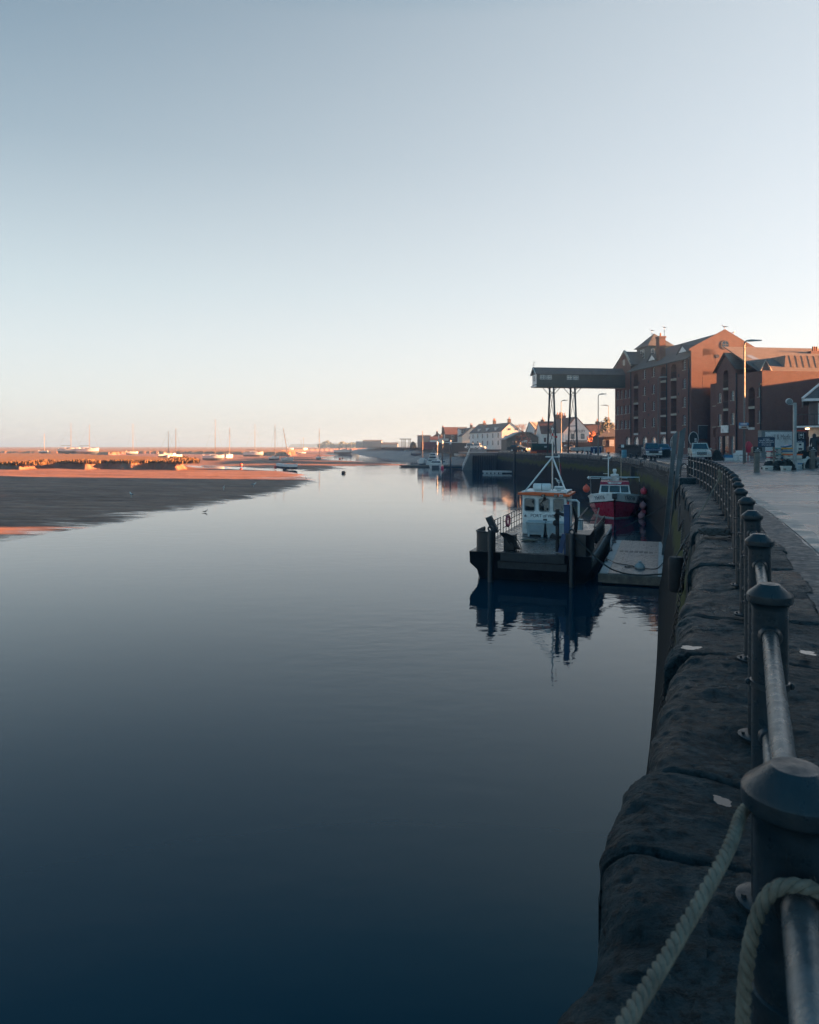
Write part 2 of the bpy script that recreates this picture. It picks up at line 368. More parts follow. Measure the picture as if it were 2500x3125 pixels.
# ================================================================ quay
def spl(tab, d):
    xs = [p[0] for p in tab]; zs = [p[1] for p in tab]
    for i in range(len(tab)-1):
        if d <= xs[i+1] or i == len(tab)-2:
            h = xs[i+1]-xs[i]; u = (d-xs[i])/h
            m0 = (zs[i+1]-zs[max(i-1,0)])/(xs[i+1]-xs[max(i-1,0)]); m1 = (zs[min(i+2,len(xs)-1)]-zs[i])/(xs[min(i+2,len(xs)-1)]-xs[i])
            return ((2*u**3-3*u*u+1)*zs[i] + (u**3-2*u*u+u)*h*m0 + (-2*u**3+3*u*u)*zs[i+1] + (u**3-u*u)*h*m1)
EDGE = [(-40,-17),(-10,-4.6),(1.2,.04),(1.88,.335),(2.42,.64),(3.07,.92),(3.8,1.26),(4.6,1.6),(5.9,2.19),(7.57,2.9),(9.14,3.56),(13.9,5.5),(19.6,7.62),(25,9.55),(32,12.0),(40,14.9),(48,17.4),(56,19.5),(66,21.9),(76,23.7),(87,25.0),(98,25.6),(110,25.8),(130,25.3),(150,24.6),(170,23.9),(190,23.3)]
RAIL = [(-10,-4.0),(1.016,.546),(2.36,1.18),(5.08,2.42),(9,4.1),(12,5.4),(18.5,7.95),(23.5,9.75),(28,11.2),(33,12.75),(38,14.6)]
def edge(d): return spl(EDGE, d)
def qz(d): return 0.0 if d < 40 else min(.25, (d-40)*.004)       # the quay rises a little towards the town
def stone_mat():
    m, t, b = nt('worn_coping_stone'); g = t.nodes.new('ShaderNodeNewGeometry'); v = g.outputs['Position']
    n1 = noise(t, v, 2.2, 7, .68); n2 = noise(t, v, 22, 6, .72); n3 = noise(t, v, .9, 5, .6); n4 = noise(t, v, 110, 4, .7)
    c = mixc(t, ramp(t, n1, .32, .68), (.016,.037,.048), (.058,.10,.118))
    c = mixc(t, ramp(t, n2, .46, .66, 0, .9), c, (.004,.010,.014))
    li = ramp(t, n4, .62, .7); 
    ml = N(t, 'ShaderNodeMath', operation='MULTIPLY'); t.links.new(li, ml.inputs[0]); t.links.new(ramp(t, n1, .5, .62), ml.inputs[1])
    c = mixc(t, ml.outputs[0], c, (.15,.19,.2))
    t.links.new(c, b.inputs['Base Color'])
    t.links.new(ramp(t, n3, .38, .6, .55, .25), b.inputs['Roughness'])
    b.inputs['Specular IOR Level'].default_value = .1; b.inputs['Specular Tint'].default_value = (.4,.85,1,1)
    ad = N(t, 'ShaderNodeMath', operation='MULTIPLY_ADD'); t.links.new(n2, ad.inputs[0]); ad.inputs[1].default_value = .6; t.links.new(n1, ad.inputs[2])
    a2 = N(t, 'ShaderNodeMath', operation='MULTIPLY_ADD'); t.links.new(n4, a2.inputs[0]); a2.inputs[1].default_value = .3; t.links.new(ad.outputs[0], a2.inputs[2])
    bumpn(t, b, a2.outputs[0], .12, 1)
    return m
STN = stone_mat()
def wall_mat():
    m, t, b = nt('harbour_masonry'); uv = coord(t, 'UV'); g = t.nodes.new('ShaderNodeNewGeometry'); p = g.outputs['Position']
    br = N(t, 'ShaderNodeTexBrick', Scale=1.0); t.links.new(uv, br.inputs['Vector'])
    br.inputs['Color1'].default_value = (.05,.055,.055,1); br.inputs['Color2'].default_value = (.03,.034,.035,1); br.inputs['Mortar'].default_value = (.02,.02,.02,1)
    br.inputs['Brick Width'].default_value = 1.3; br.inputs['Row Height'].default_value = .5; br.inputs['Mortar Size'].default_value = .03
    sep = t.nodes.new('ShaderNodeSeparateXYZ'); t.links.new(p, sep.inputs[0]); n = noise(t, p, .5, 6, .7); n2 = noise(t, p, 2.5, 5)
    st = noise(t, coord(t, 'UV', (1, .07, 1)), 1.1, 4, .7)
    zn = N(t, 'ShaderNodeMath', operation='MULTIPLY_ADD'); t.links.new(n, zn.inputs[0]); zn.inputs[1].default_value = 2.2; t.links.new(sep.outputs[2], zn.inputs[2])
    c = mixc(t, ramp(t, n2, .4, .7, 0, .6), br.outputs[0], (.02,.023,.024))
    c = mixc(t, ramp(t, st, .6, .72, 0, .75), c, (.2,.21,.2))
    gr = N(t, 'ShaderNodeMath', operation='MULTIPLY'); t.links.new(ramp(t, zn.outputs[0], -1.1, -.75, 0, 1), gr.inputs[0]); t.links.new(ramp(t, zn.outputs[0], -.35, -.05, 1, 0), gr.inputs[1])
    c = mixc(t, gr.outputs[0], c, (.05,.06,.018))
    c = mixc(t, ramp(t, zn.outputs[0], -1.25, -.95, .88, 0), c, (.007,.009,.010))
    t.links.new(c, b.inputs['Base Color']); b.inputs['Roughness'].default_value = .85; b.inputs['Specular IOR Level'].default_value = .15
    bumpn(t, b, br.outputs['Fac'], -.05); return m
def strip(name, rows, m, parent=None, uvv=None, smooth=True):    # rows: list of equal length polylines
    nr, nc = len(rows), len(rows[0]); me = bpy.data.meshes.new(name)
    me.from_pydata([tuple(p) for r in rows for p in r], [], [(i*nc+k, i*nc+k+1, (i+1)*nc+k+1, (i+1)*nc+k) for i in range(nr-1) for k in range(nc-1)])
    me.materials.append(m)
    uv = me.uv_layers.new(name='UVMap'); acc = [0]
    for i in range(1, nr): acc.append(acc[-1] + (Vector(rows[i][-1])-Vector(rows[i-1][-1])).length)
    for l in me.loops:
        i, k = divmod(l.vertex_index, nc); uv.data[l.index].uv = (acc[i], me.vertices[l.vertex_index].co.z)
    if smooth: me.shade_smooth()
    o = bpy.data.objects.new(name, me); COL.objects.link(o)
    if parent: o.parent = parent
    return o
def nrm(d, e=.3):                          # unit normal pointing inland from the edge
    tx, ty = edge(d+e)-edge(d-e), 2*e; L = math.hypot(tx, ty); return Vector((ty/L, -tx/L, 0))
qw = thing('quay_wall', 'long curved battered stone quay wall with dark weed and a green band below worn coping', 'quay wall')
rows = []
dd = [-30, -15, -5, 0] + list(np.linspace(1, 60, 90)) + list(np.linspace(62, 190, 65))
for d in dd:
    e = Vector((edge(d), d, 0)); n = nrm(d)
    bt_f = 1 if d < 45 else .45
    rows.append([e - n*(1.25*bt_f) + Vector((0,0,-6.5)), e - n*(.72*bt_f) + Vector((0,0,-4.2)), e - n*(.32*bt_f) + Vector((0,0,-2)), e + n*.03 + Vector((0,0,qz(d)-.33)), e + n*.09 + Vector((0,0,qz(d)-.30))])
strip('masonry', rows, wall_mat(), qw)
# coping: one worn stone after another
d = -3.0; k = 0; CW = 1.22
rng = random.Random(5)
while d < 188:
    L = rng.uniform(.95, 1.5) if d < 34 else rng.uniform(1.6, 2.6)
    if 1.9 < d < 3.0 and d+L*.92 > 2.9: L = (3.42-d)/.92
    d1 = d + L*.92; hi = d < 16; nu, nv = ((84, 96) if d < 5.5 else (40, 48)) if hi and d1 > .6 else ((10, 14) if d < 45 else (2, 6))
    off = rng.uniform(-.05, .05); dz = rng.uniform(-.02, .015)
    if d < 3.42 and d1 > 1.5: off = -.02
    if abs(d-3.42) < .05: off = .03
    prof = []                               # across: bottom of face, face, rounded lip, top to inland, inland face
    R = .16 if d < 34 else .1
    for j in range(nv):
        u = j/(nv-1)
        if u < .2: prof.append((-.02, -.36+u/.2*(.36-R)))
        elif u < .5: a = (u-.2)/.3*PI/2; prof.append((R-R*math.cos(a)-.02, -R+R*math.sin(a)))
        elif u < .93: prof.append((R-.02+(u-.5)/.43*(CW-R), 0))
        else: prof.append((CW-.02, -(u-.93)/.07*.25))
    rows = []
    for i in range(nu):
        w_ = i/(nu-1); dm = d + .004 + (d1-d-.008)*w_; e = Vector((edge(dm), dm, qz(dm)+dz)); n = nrm(dm); tg = Vector((-n.y, n.x, 0))
        en = min(w_, 1-w_)*L; dip = -.020*math.exp(-(en/.014)**2) - .005*math.exp(-(en/.09)**2)
        row = []
        for (a, z) in prof:
            p = e + n*(a+off) + Vector((0, 0, z + dip*(1 if z > -.3 else 0)))
            jo = lambda q_: .07*mnoise.noise(Vector((a*2.2, q_*3.3, 1)))
            if d1 > 1: p += tg*(jo(k)*(1-w_)+jo(k+1)*w_)
            if nu > 4:
                q = mnoise.fractal(Vector((p.x*2.2, p.y*2.2, p.z*3)), 1., 2.1, 5); q2 = mnoise.noise(Vector((p.x*.9+5, p.y*.9, k*.37)))
                rg = 0
                if hi:
                    rg = mnoise.ridged_multi_fractal(Vector((p.x*1.1, p.y*2.6, k*.21)), .9, 2.2, 5, .9, 2.)
                    pit = mnoise.noise(Vector((p.x*14+k, p.y*14, 3))); fz = mnoise.fractal(Vector((p.x*9, p.y*16, k*.3)), .8, 2.1, 4)
                    rg = (rg-1.1)*.017 + fz*.006 - max(0, pit-.35)*.03 - max(0, mnoise.noise(Vector((p.x*1.7, p.y*3.4, k*.5+8)))-.42)*.1
                p += Vector((0,0,1))*(q*.026 + q2*.034 + rg)*(1 if hi else .8) - n*(q*.03+q2*.05+rg*.8 if a < .35 else 0)
            row.append(p)
        rows.append(row)
    o = strip('coping_stone', rows, STN, qw)
    me = o.data; bm = bmesh.new(); bm.from_mesh(me); bnd = [e_ for e_ in bm.edges if e_.is_boundary]
    r = bmesh.ops.extrude_edge_only(bm, edges=bnd)
    for v_ in r['geom']:
        if isinstance(v_, bmesh.types.BMVert): v_.co.z -= .2 if v_.co.z > -.3 else .02
    bm.to_mesh(me); bm.free(); me.set_sharp_from_angle(angle=math.radians(50))
    d = d1; k += 1

def road_mat():
    m, t, b = nt('wet_concrete_road'); g = t.nodes.new('ShaderNodeNewGeometry'); v = g.outputs['Position']
    mp = t.nodes.new('ShaderNodeMapping'); mp.inputs['Rotation'].default_value = (0,0,math.radians(20)); t.links.new(v, mp.inputs[0]); q = mp.outputs[0]
    ms = t.nodes.new('ShaderNodeMapping'); ms.inputs['Scale'].default_value = (.35,1.4,1); t.links.new(q, ms.inputs[0])
    n1 = noise(t, ms.outputs[0], .8, 6, .7); n2 = noise(t, v, 9, 6, .7); n3 = noise(t, ms.outputs[0], .28, 5, .65); n4 = noise(t, v, 60, 3)
    c = mixc(t, ramp(t, n1, .3, .7), (.105,.122,.127), (.2,.222,.225))
    c = mixc(t, ramp(t, n2, .45, .75, 0, .5), c, (.07,.072,.072))
    vr = N(t, 'ShaderNodeTexVoronoi', feature='DISTANCE_TO_EDGE', Scale=.22); 
    mq = mixc(t, .12, q, (0,0,0)); nn = N(t, 'ShaderNodeTexNoise', Scale=1.2, Detail=4); t.links.new(v, nn.inputs['Vector'])
    va = N(t, 'ShaderNodeVectorMath', operation='MULTIPLY_ADD'); t.links.new(nn.outputs[1], va.inputs[0]); va.inputs[1].default_value = (1.4,1.4,0); t.links.new(q, va.inputs[2]); t.links.new(va.outputs[0], vr.inputs['Vector'])
    cr = N(t, 'ShaderNodeMath', operation='MULTIPLY'); t.links.new(ramp(t, vr.outputs[0], .004, .012, .9, 0), cr.inputs[0]); t.links.new(ramp(t, n3, .5, .56), cr.inputs[1])
    sp = t.nodes.new('ShaderNodeSeparateXYZ'); t.links.new(q, sp.inputs[0])
    def joint(ch, per, w_):
        a = N(t, 'ShaderNodeMath', operation='MULTIPLY_ADD'); t.links.new(nn.outputs[0], a.inputs[0]); a.inputs[1].default_value = .12; t.links.new(sp.outputs[ch], a.inputs[2])
        pp = N(t, 'ShaderNodeMath', operation='PINGPONG'); t.links.new(a.outputs[0], pp.inputs[0]); pp.inputs[1].default_value = per/2
        return ramp(t, pp.outputs[0], w_*.6, w_, 1, 0)
    jj = N(t, 'ShaderNodeMath', operation='MAXIMUM'); t.links.new(joint(1, 5.2, .035), jj.inputs[0]); t.links.new(cr.outputs[0], jj.inputs[1])
    c = mixc(t, jj.outputs[0], c, (.012,.013,.014))
    t.links.new(c, b.inputs['Base Color'])
    t.links.new(ramp(t, n3, .35, .62, .12, .4), b.inputs['Roughness']); b.inputs['Specular IOR Level'].default_value = .5
    hs = N(t, 'ShaderNodeMath', operation='MULTIPLY_ADD'); t.links.new(n4, hs.inputs[0]); hs.inputs[1].default_value = .12; t.links.new(n2, hs.inputs[2])
    bumpn(t, b, hs.outputs[0], .012); return m
ROAD = road_mat()
def road_z(x, y): return qz(y) - .035 + .012*mnoise.noise(Vector((x*.5, y*.5, 0)))
rows = []
for d in list(np.linspace(-30, 34, 130)) + list(np.linspace(35, 190, 120)):
    n = nrm(d); x0 = edge(d) + (CW-.06)/max(.5, n.x)
    rows.append([Vector((x0+a, d, road_z(x0+a, d))) for a in (0,.4,.9,1.5,2.3,3.3,4.6,6.2,8.2,10.7,14,18,24,32,45,70,120)])
tag(strip('road', rows, ROAD), kind='structure')
# worn asphalt strip and pale paver line behind the coping
def ribbon(name, a0, a1, d0, d1, lift, m, n_=60, wob=0):
    rows = []
    for d in np.linspace(d0, d1, n_):
        e = Vector((edge(d), d, qz(d))); n = nrm(d); j = wob*mnoise.noise(Vector((d*1.7, a1, 0)))
        pts = []
        for a in (a0, a1 + j):
            p = e + n*a; pts.append((p.x, p.y, road_z(p.x, p.y)+lift))
        rows.append(pts)
    return tag(strip(name, rows, m), kind='structure')
def pale():
    m, t, b = nt('pale_pavers'); uv = coord(t, 'UV'); g = t.nodes.new('ShaderNodeNewGeometry'); v = g.outputs['Position']
    n1 = noise(t, v, 5, 6, .7); n2 = noise(t, v, 1.2, 4)
    sep = t.nodes.new('ShaderNodeSeparateXYZ'); t.links.new(uv, sep.inputs[0])
    pp = N(t, 'ShaderNodeMath', operation='PINGPONG'); t.links.new(sep.outputs[0], pp.inputs[0]); pp.inputs[1].default_value = .12
    c = mixc(t, ramp(t, n1, .3, .7), (.13,.13,.12), (.27,.27,.25)); c = mixc(t, ramp(t, pp.outputs[0], .003, .009, .8, 0), c, (.03,.03,.03))
    t.links.new(c, b.inputs['Base Color']); t.links.new(ramp(t, n2, .4, .6, .25, .6), b.inputs['Roughness']); bumpn(t, b, n1, .006); return m
ASPH = mat('worn_asphalt', (.036,.05,.057), .5, var=.5, spec=.25, scale=3, bump=.012, bscale=45, rvar=.2)
ribbon('pavement', CW-.06, 1.62, -4, 40, .012, ASPH, 160, .06)
ribbon('paver_strip', 1.66, 1.95, -4, 60, .013, pale(), 200)
PUD = mat('puddle_water', (.01,.014,.017), .03, var=0, rvar=0)
for i, (px, py, rx, ry) in enumerate([(2110,1988,.075,.05),(2207,2465,.028,.045),(2465,2003,.05,.06)]):
    d = dist(py, 0); x = (px-CX)/F*d; mb = MB(); pts = []
    for q in range(44):
        a = q/44*2*PI; r = 1 + .55*mnoise.noise(Vector((math.cos(a)*1.3+i*7, math.sin(a)*1.3, 2))) + .3*mnoise.noise(Vector((math.cos(a)*5+i*7, math.sin(a)*5, 2)))
        pts.append((x + rx*r*math.cos(a), d + ry*r*math.sin(a), .026 if i < 4 else .024))
    tag(mb.poly(pts).build('puddle', PUD, smooth=0), kind='structure')
# ================================================================ railing along the quay
rl = thing('iron_railing', 'dark painted iron railing with round capped posts curving along the coping', 'railing')
def rail_pts():
    P, d = [], -1.85
    while d < 33.2:
        P.append(Vector((spl(RAIL, d), d, 0)))
        x0 = spl(RAIL, d); st = 1.36
        d += st if d > -.5 else 1.43
    return P
RP = [Vector((.546-1.43*.47*2, 1.016-2.86, 0)), Vector((.546-.63, 1.016-1.35, 0))] + [Vector((spl(RAIL, 1.016+1.345*i), 1.016+1.345*i, 0)) for i in range(24)]
HOLE = (.885, .56, .24)
def post_mesh():
    m = MB()
    m.lathe([(.0,0),(.102,0),(.104,.012),(.09,.018),(.058,.02)], n=24)
    m.lathe([(.056,.012),(.0545,.965),(.056,.975),(.062,.985),(.0695,.990),(.0705,.995),(.0705,1.012),(.067,1.018),(.032,1.048),(.0,1.05)], n=24)
    for z in (.72,.40): m.lathe([(.0555,z-.012),(.0605,z-.01),(.0605,z+.01),(.0555,z+.012)], n=24)
    for z in (.72,.40):
        for s in (-1,1): m.ball((s*.064,0,z), .011, 8, 5); 
    for h in HOLE:
        for s in (-1,1): m.tube([(0,s*.045,h),(0,s*.056,h),(0,s*.066,h)], [.037,.035,.029], 16)
    for a in (.4,1.97,3.5,5.1): m.cyl((.083*math.cos(a),.083*math.sin(a),.015),(.083*math.cos(a),.083*math.sin(a),.03),.009,n=6)
    return m
proto = None
for i, p in enumerate(RP):
    tv = (RP[min(i+1,len(RP)-1)]-RP[max(i-1,0)]).normalized(); rz = math.atan2(tv.y, tv.x) - PI/2
    if proto is None: o = proto = post_mesh().build('post', IRON, rl, smooth=28)
    else: o = proto.copy(); COL.objects.link(o); o.parent = rl
    o.location = p; o.rotation_euler = (random.uniform(-.006,.006), random.uniform(-.006,.006), rz)
RAILM = mat('rail_pipe', (.10,.12,.13), .32, .55, var=.35, scale=11, bump=.0012, bscale=140, rvar=.14)
for h in HOLE:
    m = MB(); m.tube([p + Vector((0,0,h)) for p in RP], .0235, 14)
    m.build('rail', RAILM, rl)
# ---- ropes
def twist(name, pts, r, label, m=ROPE, lay=None, sub=14, group=None, n=8):
    P = [Vector(p) for p in pts]; Q = []                        # catmull-rom resample
    for i in range(len(P)-1):
        a, b, c, e = P[max(i-1,0)], P[i], P[i+1], P[min(i+2,len(P)-1)]
        for k in range(sub):
            u = k/sub; Q.append(.5*((2*b)+(c-a)*u+(2*a-5*b+4*c-e)*u*u+(3*b-a-3*c+e)*u**3))
    Q.append(P[-1]); mb = MB()
    if lay:
        L = [0]
        for i in range(1, len(Q)): L.append(L[-1]+(Q[i]-Q[i-1]).length)
        step = lay/9; cnt = int(L[-1]/step); R = []; j = 0
        for i in range(cnt+1):
            s = i*step
            while j < len(L)-2 and L[j+1] < s: j += 1
            R.append(Q[j].lerp(Q[j+1], (s-L[j])/max(1e-6, L[j+1]-L[j])))
        for st in range(3):
            pts2 = []; u = None
            for i in range(len(R)):
                tv = (R[min(i+1,len(R)-1)]-R[max(i-1,0)]).normalized()
                if u is None: u = tv.orthogonal().normalized()
                u = (u - tv*u.dot(tv)).normalized(); w_ = tv.cross(u); a = -2*PI*(i*step/lay + st/3)
                pts2.append(R[i] + (u*math.cos(a)+w_*math.sin(a))*r*.52)
            mb.tube(pts2, r*.56, n)
        fr_ = random.Random(2)
        for _ in range(260):                                     # loose fibres
            p = R[fr_.randrange(len(R))]; dv = Vector((fr_.uniform(-1,1),fr_.uniform(-1,1),fr_.uniform(-1,1))).normalized()
            mb.tube([p+dv*r*.8, p+dv*r*1.25+Vector((0,0,fr_.uniform(-.003,.003))), p+dv*r*1.5+Vector((fr_.uniform(-.004,.004),0,fr_.uniform(-.006,.003)))], r*.03, 3, False)
    else: mb.tube(Q, r, n)
    return tag(mb.build(name, m), label, 'rope', group)
P1 = RP[2]; tv1 = (RP[3]-RP[1]).normalized(); nv1 = Vector((-tv1.y, tv1.x, 0))
# hawser: up from the quay edge, behind the nearest post, looped over the top rail in front of it
pa = at(1868, .66, py=3190); pb = at(2055, .80, py=2890); pc = at(2215, .93, py=2610); 
r0 = .0082
twist('mooring_rope', [at(1720,.58,py=3460), pa, pb, pc, P1+nv1*.066+tv1*.02+Vector((0,0,.965-.0)), P1+nv1*.03+tv1*.075+Vector((0,0,.955)), P1-nv1*.05+tv1*.055+Vector((0,0,.95)), P1-nv1*.075-tv1*.01+Vector((0,0,.94))], r0,
      'thick pale three strand rope running down from the nearest railing post', ROPE, .044, n=8)
lp = [P1+nv1*.055-tv1*.075+Vector((0,0,.32)), P1+nv1*.068-tv1*.085+Vector((0,0,.56)), P1+nv1*.066-tv1*.088+Vector((0,0,.78)), P1+nv1*.043-tv1*.085+Vector((0,0,.895)), P1-tv1*.082+Vector((0,0,.925)), P1-nv1*.045-tv1*.08+Vector((0,0,.90)), P1-nv1*.072-tv1*.075+Vector((0,0,.78)), P1-nv1*.075-tv1*.07+Vector((0,0,.5)), P1-nv1*.07-tv1*.06+Vector((0,0,.3))]
twist('rope_loop', lp, .0095, 'grey rope loop arched over the top rail on the nearest post', ROPE, .048, n=8)
# second line from a post down over the coping
q = RP[14]; e0 = edge(13.2)
e0 = edge(15.1); n0 = nrm(15.1)
twist('mooring_rope', [q+Vector((-.06,-.05,.78)), Vector((e0+.1,15.1,.035)), Vector((e0-.03,15.05,-.12)), Vector((e0-.25,15.0,-1.5)), Vector((e0-.9,14.9,-4.9))], .013, 'pale rope slanting from a mid railing post over the coping edge', ROPE, sub=6)
m = MB()
for k in range(60):
    a = k*1.3; b = rng.uniform(-.05,.05)
    m.tube([q+Vector((math.cos(a+s)*.075+b*.3, math.sin(a+s)*.075, .62+.28*((k*.618) % 1)+.03*math.sin(s*2))) for s in np.linspace(0, 2.2, 7)], .014, 5)
tag(m.build('rope_bundle', ROPE), 'knotted bundle of rope wound on a mid railing post', 'rope')
c = Vector((RP[10].x-.28, RP[10].y+.1, .03)); m = MB()
for k in range(26):
    a = rng.uniform(0, 6); rr = rng.uniform(.06,.2)
    m.tube([c+Vector((math.cos(a+s)*rr*1.3+rng.uniform(-.02,.02), math.sin(a+s)*rr, rng.uniform(.01,.1))) for s in np.linspace(0, 4, 12)], .012, 5)
tag(m.build('rope_heap', DROPE), 'dark tangled rope heap lying on the coping at a post foot', 'rope')

# ---- hanging fender, chain and ladder rails on the wall
d = 13.4; n = nrm(d); e = Vector((edge(d), d, 0)); pf = at(2092, 11.0, z=0)
fd = thing('cylinder_fender', 'dark cylindrical rubber fender hanging against the quay wall', 'fender', (0,0,0))
dq = 13.6; pc_ = Vector((edge(dq),dq,0)) - nrm(dq)*.33
m = MB(); m.lathe([(.02,-1.28),(.12,-1.27),(.145,-1.22),(.145,-.66),(.12,-.61),(.02,-.6)], (pc_.x,pc_.y,0), 18); m.build('body', BLACK, fd)
m = MB(); m.tube([pc_+Vector((0,0,-.61)), pc_+nrm(dq)*.1+Vector((0,0,-.4)), pc_+nrm(dq)*.28+Vector((0,0,-.08)), pc_+nrm(dq)*.5+Vector((0,0,.02))], .012, 6); m.build('chain', STEEL, fd)
def chain(name, label, pts, r=.02, link=.09):
    P = [Vector(p) for p in pts]; m = MB(); k = 0
    for a, b in zip(P[:-1], P[1:]):
        L = (b-a).length; nn_ = max(1, int(L/link)); tv = (b-a).normalized(); u = tv.orthogonal().normalized(); w_ = tv.cross(u)
        for i in range(nn_):
            c_ = a + (b-a)*(i+.5)/nn_; s = u if k % 2 else w_; k += 1
            m.tube([c_ + tv*math.cos(q_)*link*.62 + s*math.sin(q_)*link*.3 for q_ in np.linspace(0, 2*PI, 9)], r*.45, 4, False)
    return tag(m.build(name, STEEL), label, 'chain')
wl = lambda d_, z: Vector((edge(d_), d_, 0)) - nrm(d_)*(.02 + max(0, -z)*.155 + .05) + Vector((0,0,z))
chain('hanging_chain', 'rusty chain hanging in swags along the wall below the coping', [wl(11.4,-.5),wl(12.3,-.85),wl(13.3,-.5),wl(14.5,-1.0),wl(16,-.55),wl(18,-1.1),wl(20,-.55),wl(22.5,-1.15),wl(25,-.55)], .022, .1)
chain('wall_chain', 'long vertical chain hanging from the coping to the water', [wl(12.0,-.1), wl(12.0,-2), wl(11.9,-4.8)], .02, .1)
m = MB()
pts = [wl(dd_, -.42-.28*abs(math.sin((dd_-30)*.33))) for dd_ in np.linspace(30, 120, 150)]
m.tube(pts, .03, 5)
tag(m.build('swag_chain', BLACK), 'long dark chain swagged along the far curve of the quay wall', 'chain')
for i, dv in enumerate([(38, 'nearest'), (75, 'farther')]):
    m = MB(); dv_ = dv[0]; tg = Vector((nrm(dv_).y*-1, nrm(dv_).x, 0))
    if i == 1: m.obox(wl(dv_, -1.3)-nrm(dv_)*.1, (.4,.4,1.3), 0); tag(m.build('timber_fender', DWOOD), 'dark vertical timber fender standing on the wall behind the red boat', 'fender')

# ================================================================ guide piles at the pontoon
for i, (d_, pxb, pxt, pyt) in enumerate([(34.2, 2032, 2084, 1310), (39.0, 2020, 2061, 1322)]):
    t_ = thing('steel_pile', ['tall dark steel channel pile at the pontoon, the nearer wider one', 'tall dark steel channel pile at the pontoon, the one farther back'][i], 'pile', group='leaning guide piles')
    b_ = at(pxb, d_, z=-5.6); top = at(pxt, d_+.55, py=pyt); ax = (top-b_).normalized()
    X = (Vector((.955,-.297,0))); X = (X - ax*X.dot(ax)).normalized(); Y = ax.cross(X)
    w2, dp, th = (.13, .16, .02) if i == 0 else (.115, .15, .02)
    prof = [(-w2,-dp),(-w2+th,-dp),(-w2+th,-th),(w2-th,-th),(w2-th,-dp),(w2,-dp),(w2,th),(-w2,th)]
    m = MB(); sl = .16
    m.loft([[b_+X*x+Y*y for x, y in prof], [top+X*x+Y*y+ax*(x*1.0) for x, y in prof]]); m.build('channel', mat('pile_steel',(.075,.10,.115),.38,.3,var=.4,scale=1.2,dirt=(.03,.034,.036)), t_)

# ================================================================ floating pontoon
PR = -math.atan2(.33,.944)
pt = thing('pontoon', 'flat grey floating pontoon with ribbed edges tied between barge and wall', 'pontoon', at(1830, 33.6, z=WZ), PR)
PW, PL, PZ = 2.95, 12.3, .5
m = MB(); m.box(.38,PW-.38,0,PL,.3,PZ); 
m.build('deck', mat('pontoon_deck', (.10,.112,.118), .38, var=.3, scale=1.4, bump=.002, bscale=50, rvar=.15), pt)
for x0 in (0, PW-.375):
    m = MB(); m.box(x0,x0+.37,.0,PL,.3,PZ-.008)
    for k in range(5): m.box(x0+.03+k*.07,x0+.065+k*.07,.05,PL-.05,PZ-.008,PZ+.012)
    m.build('ribbed_edge', LGREY, pt)
m = MB(); m.box(-.05,PW+.05,-.16,-.004,.08,PZ-.03); m.box(-.05,PW+.05,-.2,-.16,.3,.42); m.build('front_beam', WOOD, pt)
m = MB(); m.box(.1,PW-.1,.1,PL-.1,-.5,.3); m.build('float', BLACK, pt)
for k in range(7):
    m = MB(); m.box(.52+k*.26,.72+k*.26,7.1,7.75,PZ+.002,PZ+.008); m.build('grating', DKGREY, pt)
m = MB()
for y in (3.1,6.2,9.3): m.box(.38,PW-.38,y-.008,y+.008,PZ,PZ+.002)
for x in (1.05,1.9): m.box(x-.006,x+.006,0,PL,PZ,PZ+.002)
m.build('deck_seam', DKGREY, pt)
for y in (3.6,7.4,10.9):
    m = MB(); m.box(-.02,.14,y-.2,y+.2,PZ+.012,PZ+.05); m.tube([(.06,y-.22,PZ+.16),(.06,y-.1,PZ+.13),(.06,y+.1,PZ+.13),(.06,y+.22,PZ+.16)], .035, 6); m.cyl((.06,y-.08,PZ+.04),(.06,y-.08,PZ+.14),.03); m.cyl((.06,y+.08,PZ+.04),(.06,y+.08,PZ+.14),.03); m.build('cleat', STEEL, pt)
def sack(name, label, loc, s, mt, cat='sack', seed=0):
    m = MB(); R = []
    for z, r in [(0,.9),(.12,1.05),(.4,1.0),(.68,.75),(.86,.4),(.95,.28),(1.1,.4),(1.16,.3)]:
        R.append([(math.cos(q)*r*s*(1+.18*mnoise.noise(Vector((math.cos(q)*2+seed, math.sin(q)*2, z*3)))), math.sin(q)*r*s*(1+.18*mnoise.noise(Vector((math.cos(q)*2, math.sin(q)*2+seed, z*3+4)))), z*s*1.3) for q in np.linspace(0, 2*PI, 14, endpoint=False)])
    m.loft(R); o = m.build(name, mt, smooth=60); o.location = loc; return tag(o, label, cat)
pv = lambda x, y, z: pt.matrix_basis @ Vector((x,y,z))
pt.matrix_basis  # local to world helper
bpy.context.view_layer.update()
sack('white_sack', 'pale tied sack slumped on the pontoon deck', pv(1.75,1.75,PZ), .24, LGREY)
twist('tie_rope', [pv(.08,3.6,PZ+.12), pv(.5,3.1,PZ+.02), pv(.9,2.7,PZ+.02), pv(1.2,2.5,PZ+.02), pv(1.45,2.1,PZ+.05), pv(1.2,1.7,PZ+.03), pv(1.05,2.0,PZ+.03), pv(1.5,1.9,PZ+.04), pv(2.0,1.75,PZ+.02), pv(2.5,1.9,PZ+.02), pv(2.75,3.2,PZ+.05), pv(2.9,4.1,PZ+.1)], .018, 'thin dark rope snaking across the pontoon round the sack', DROPE)

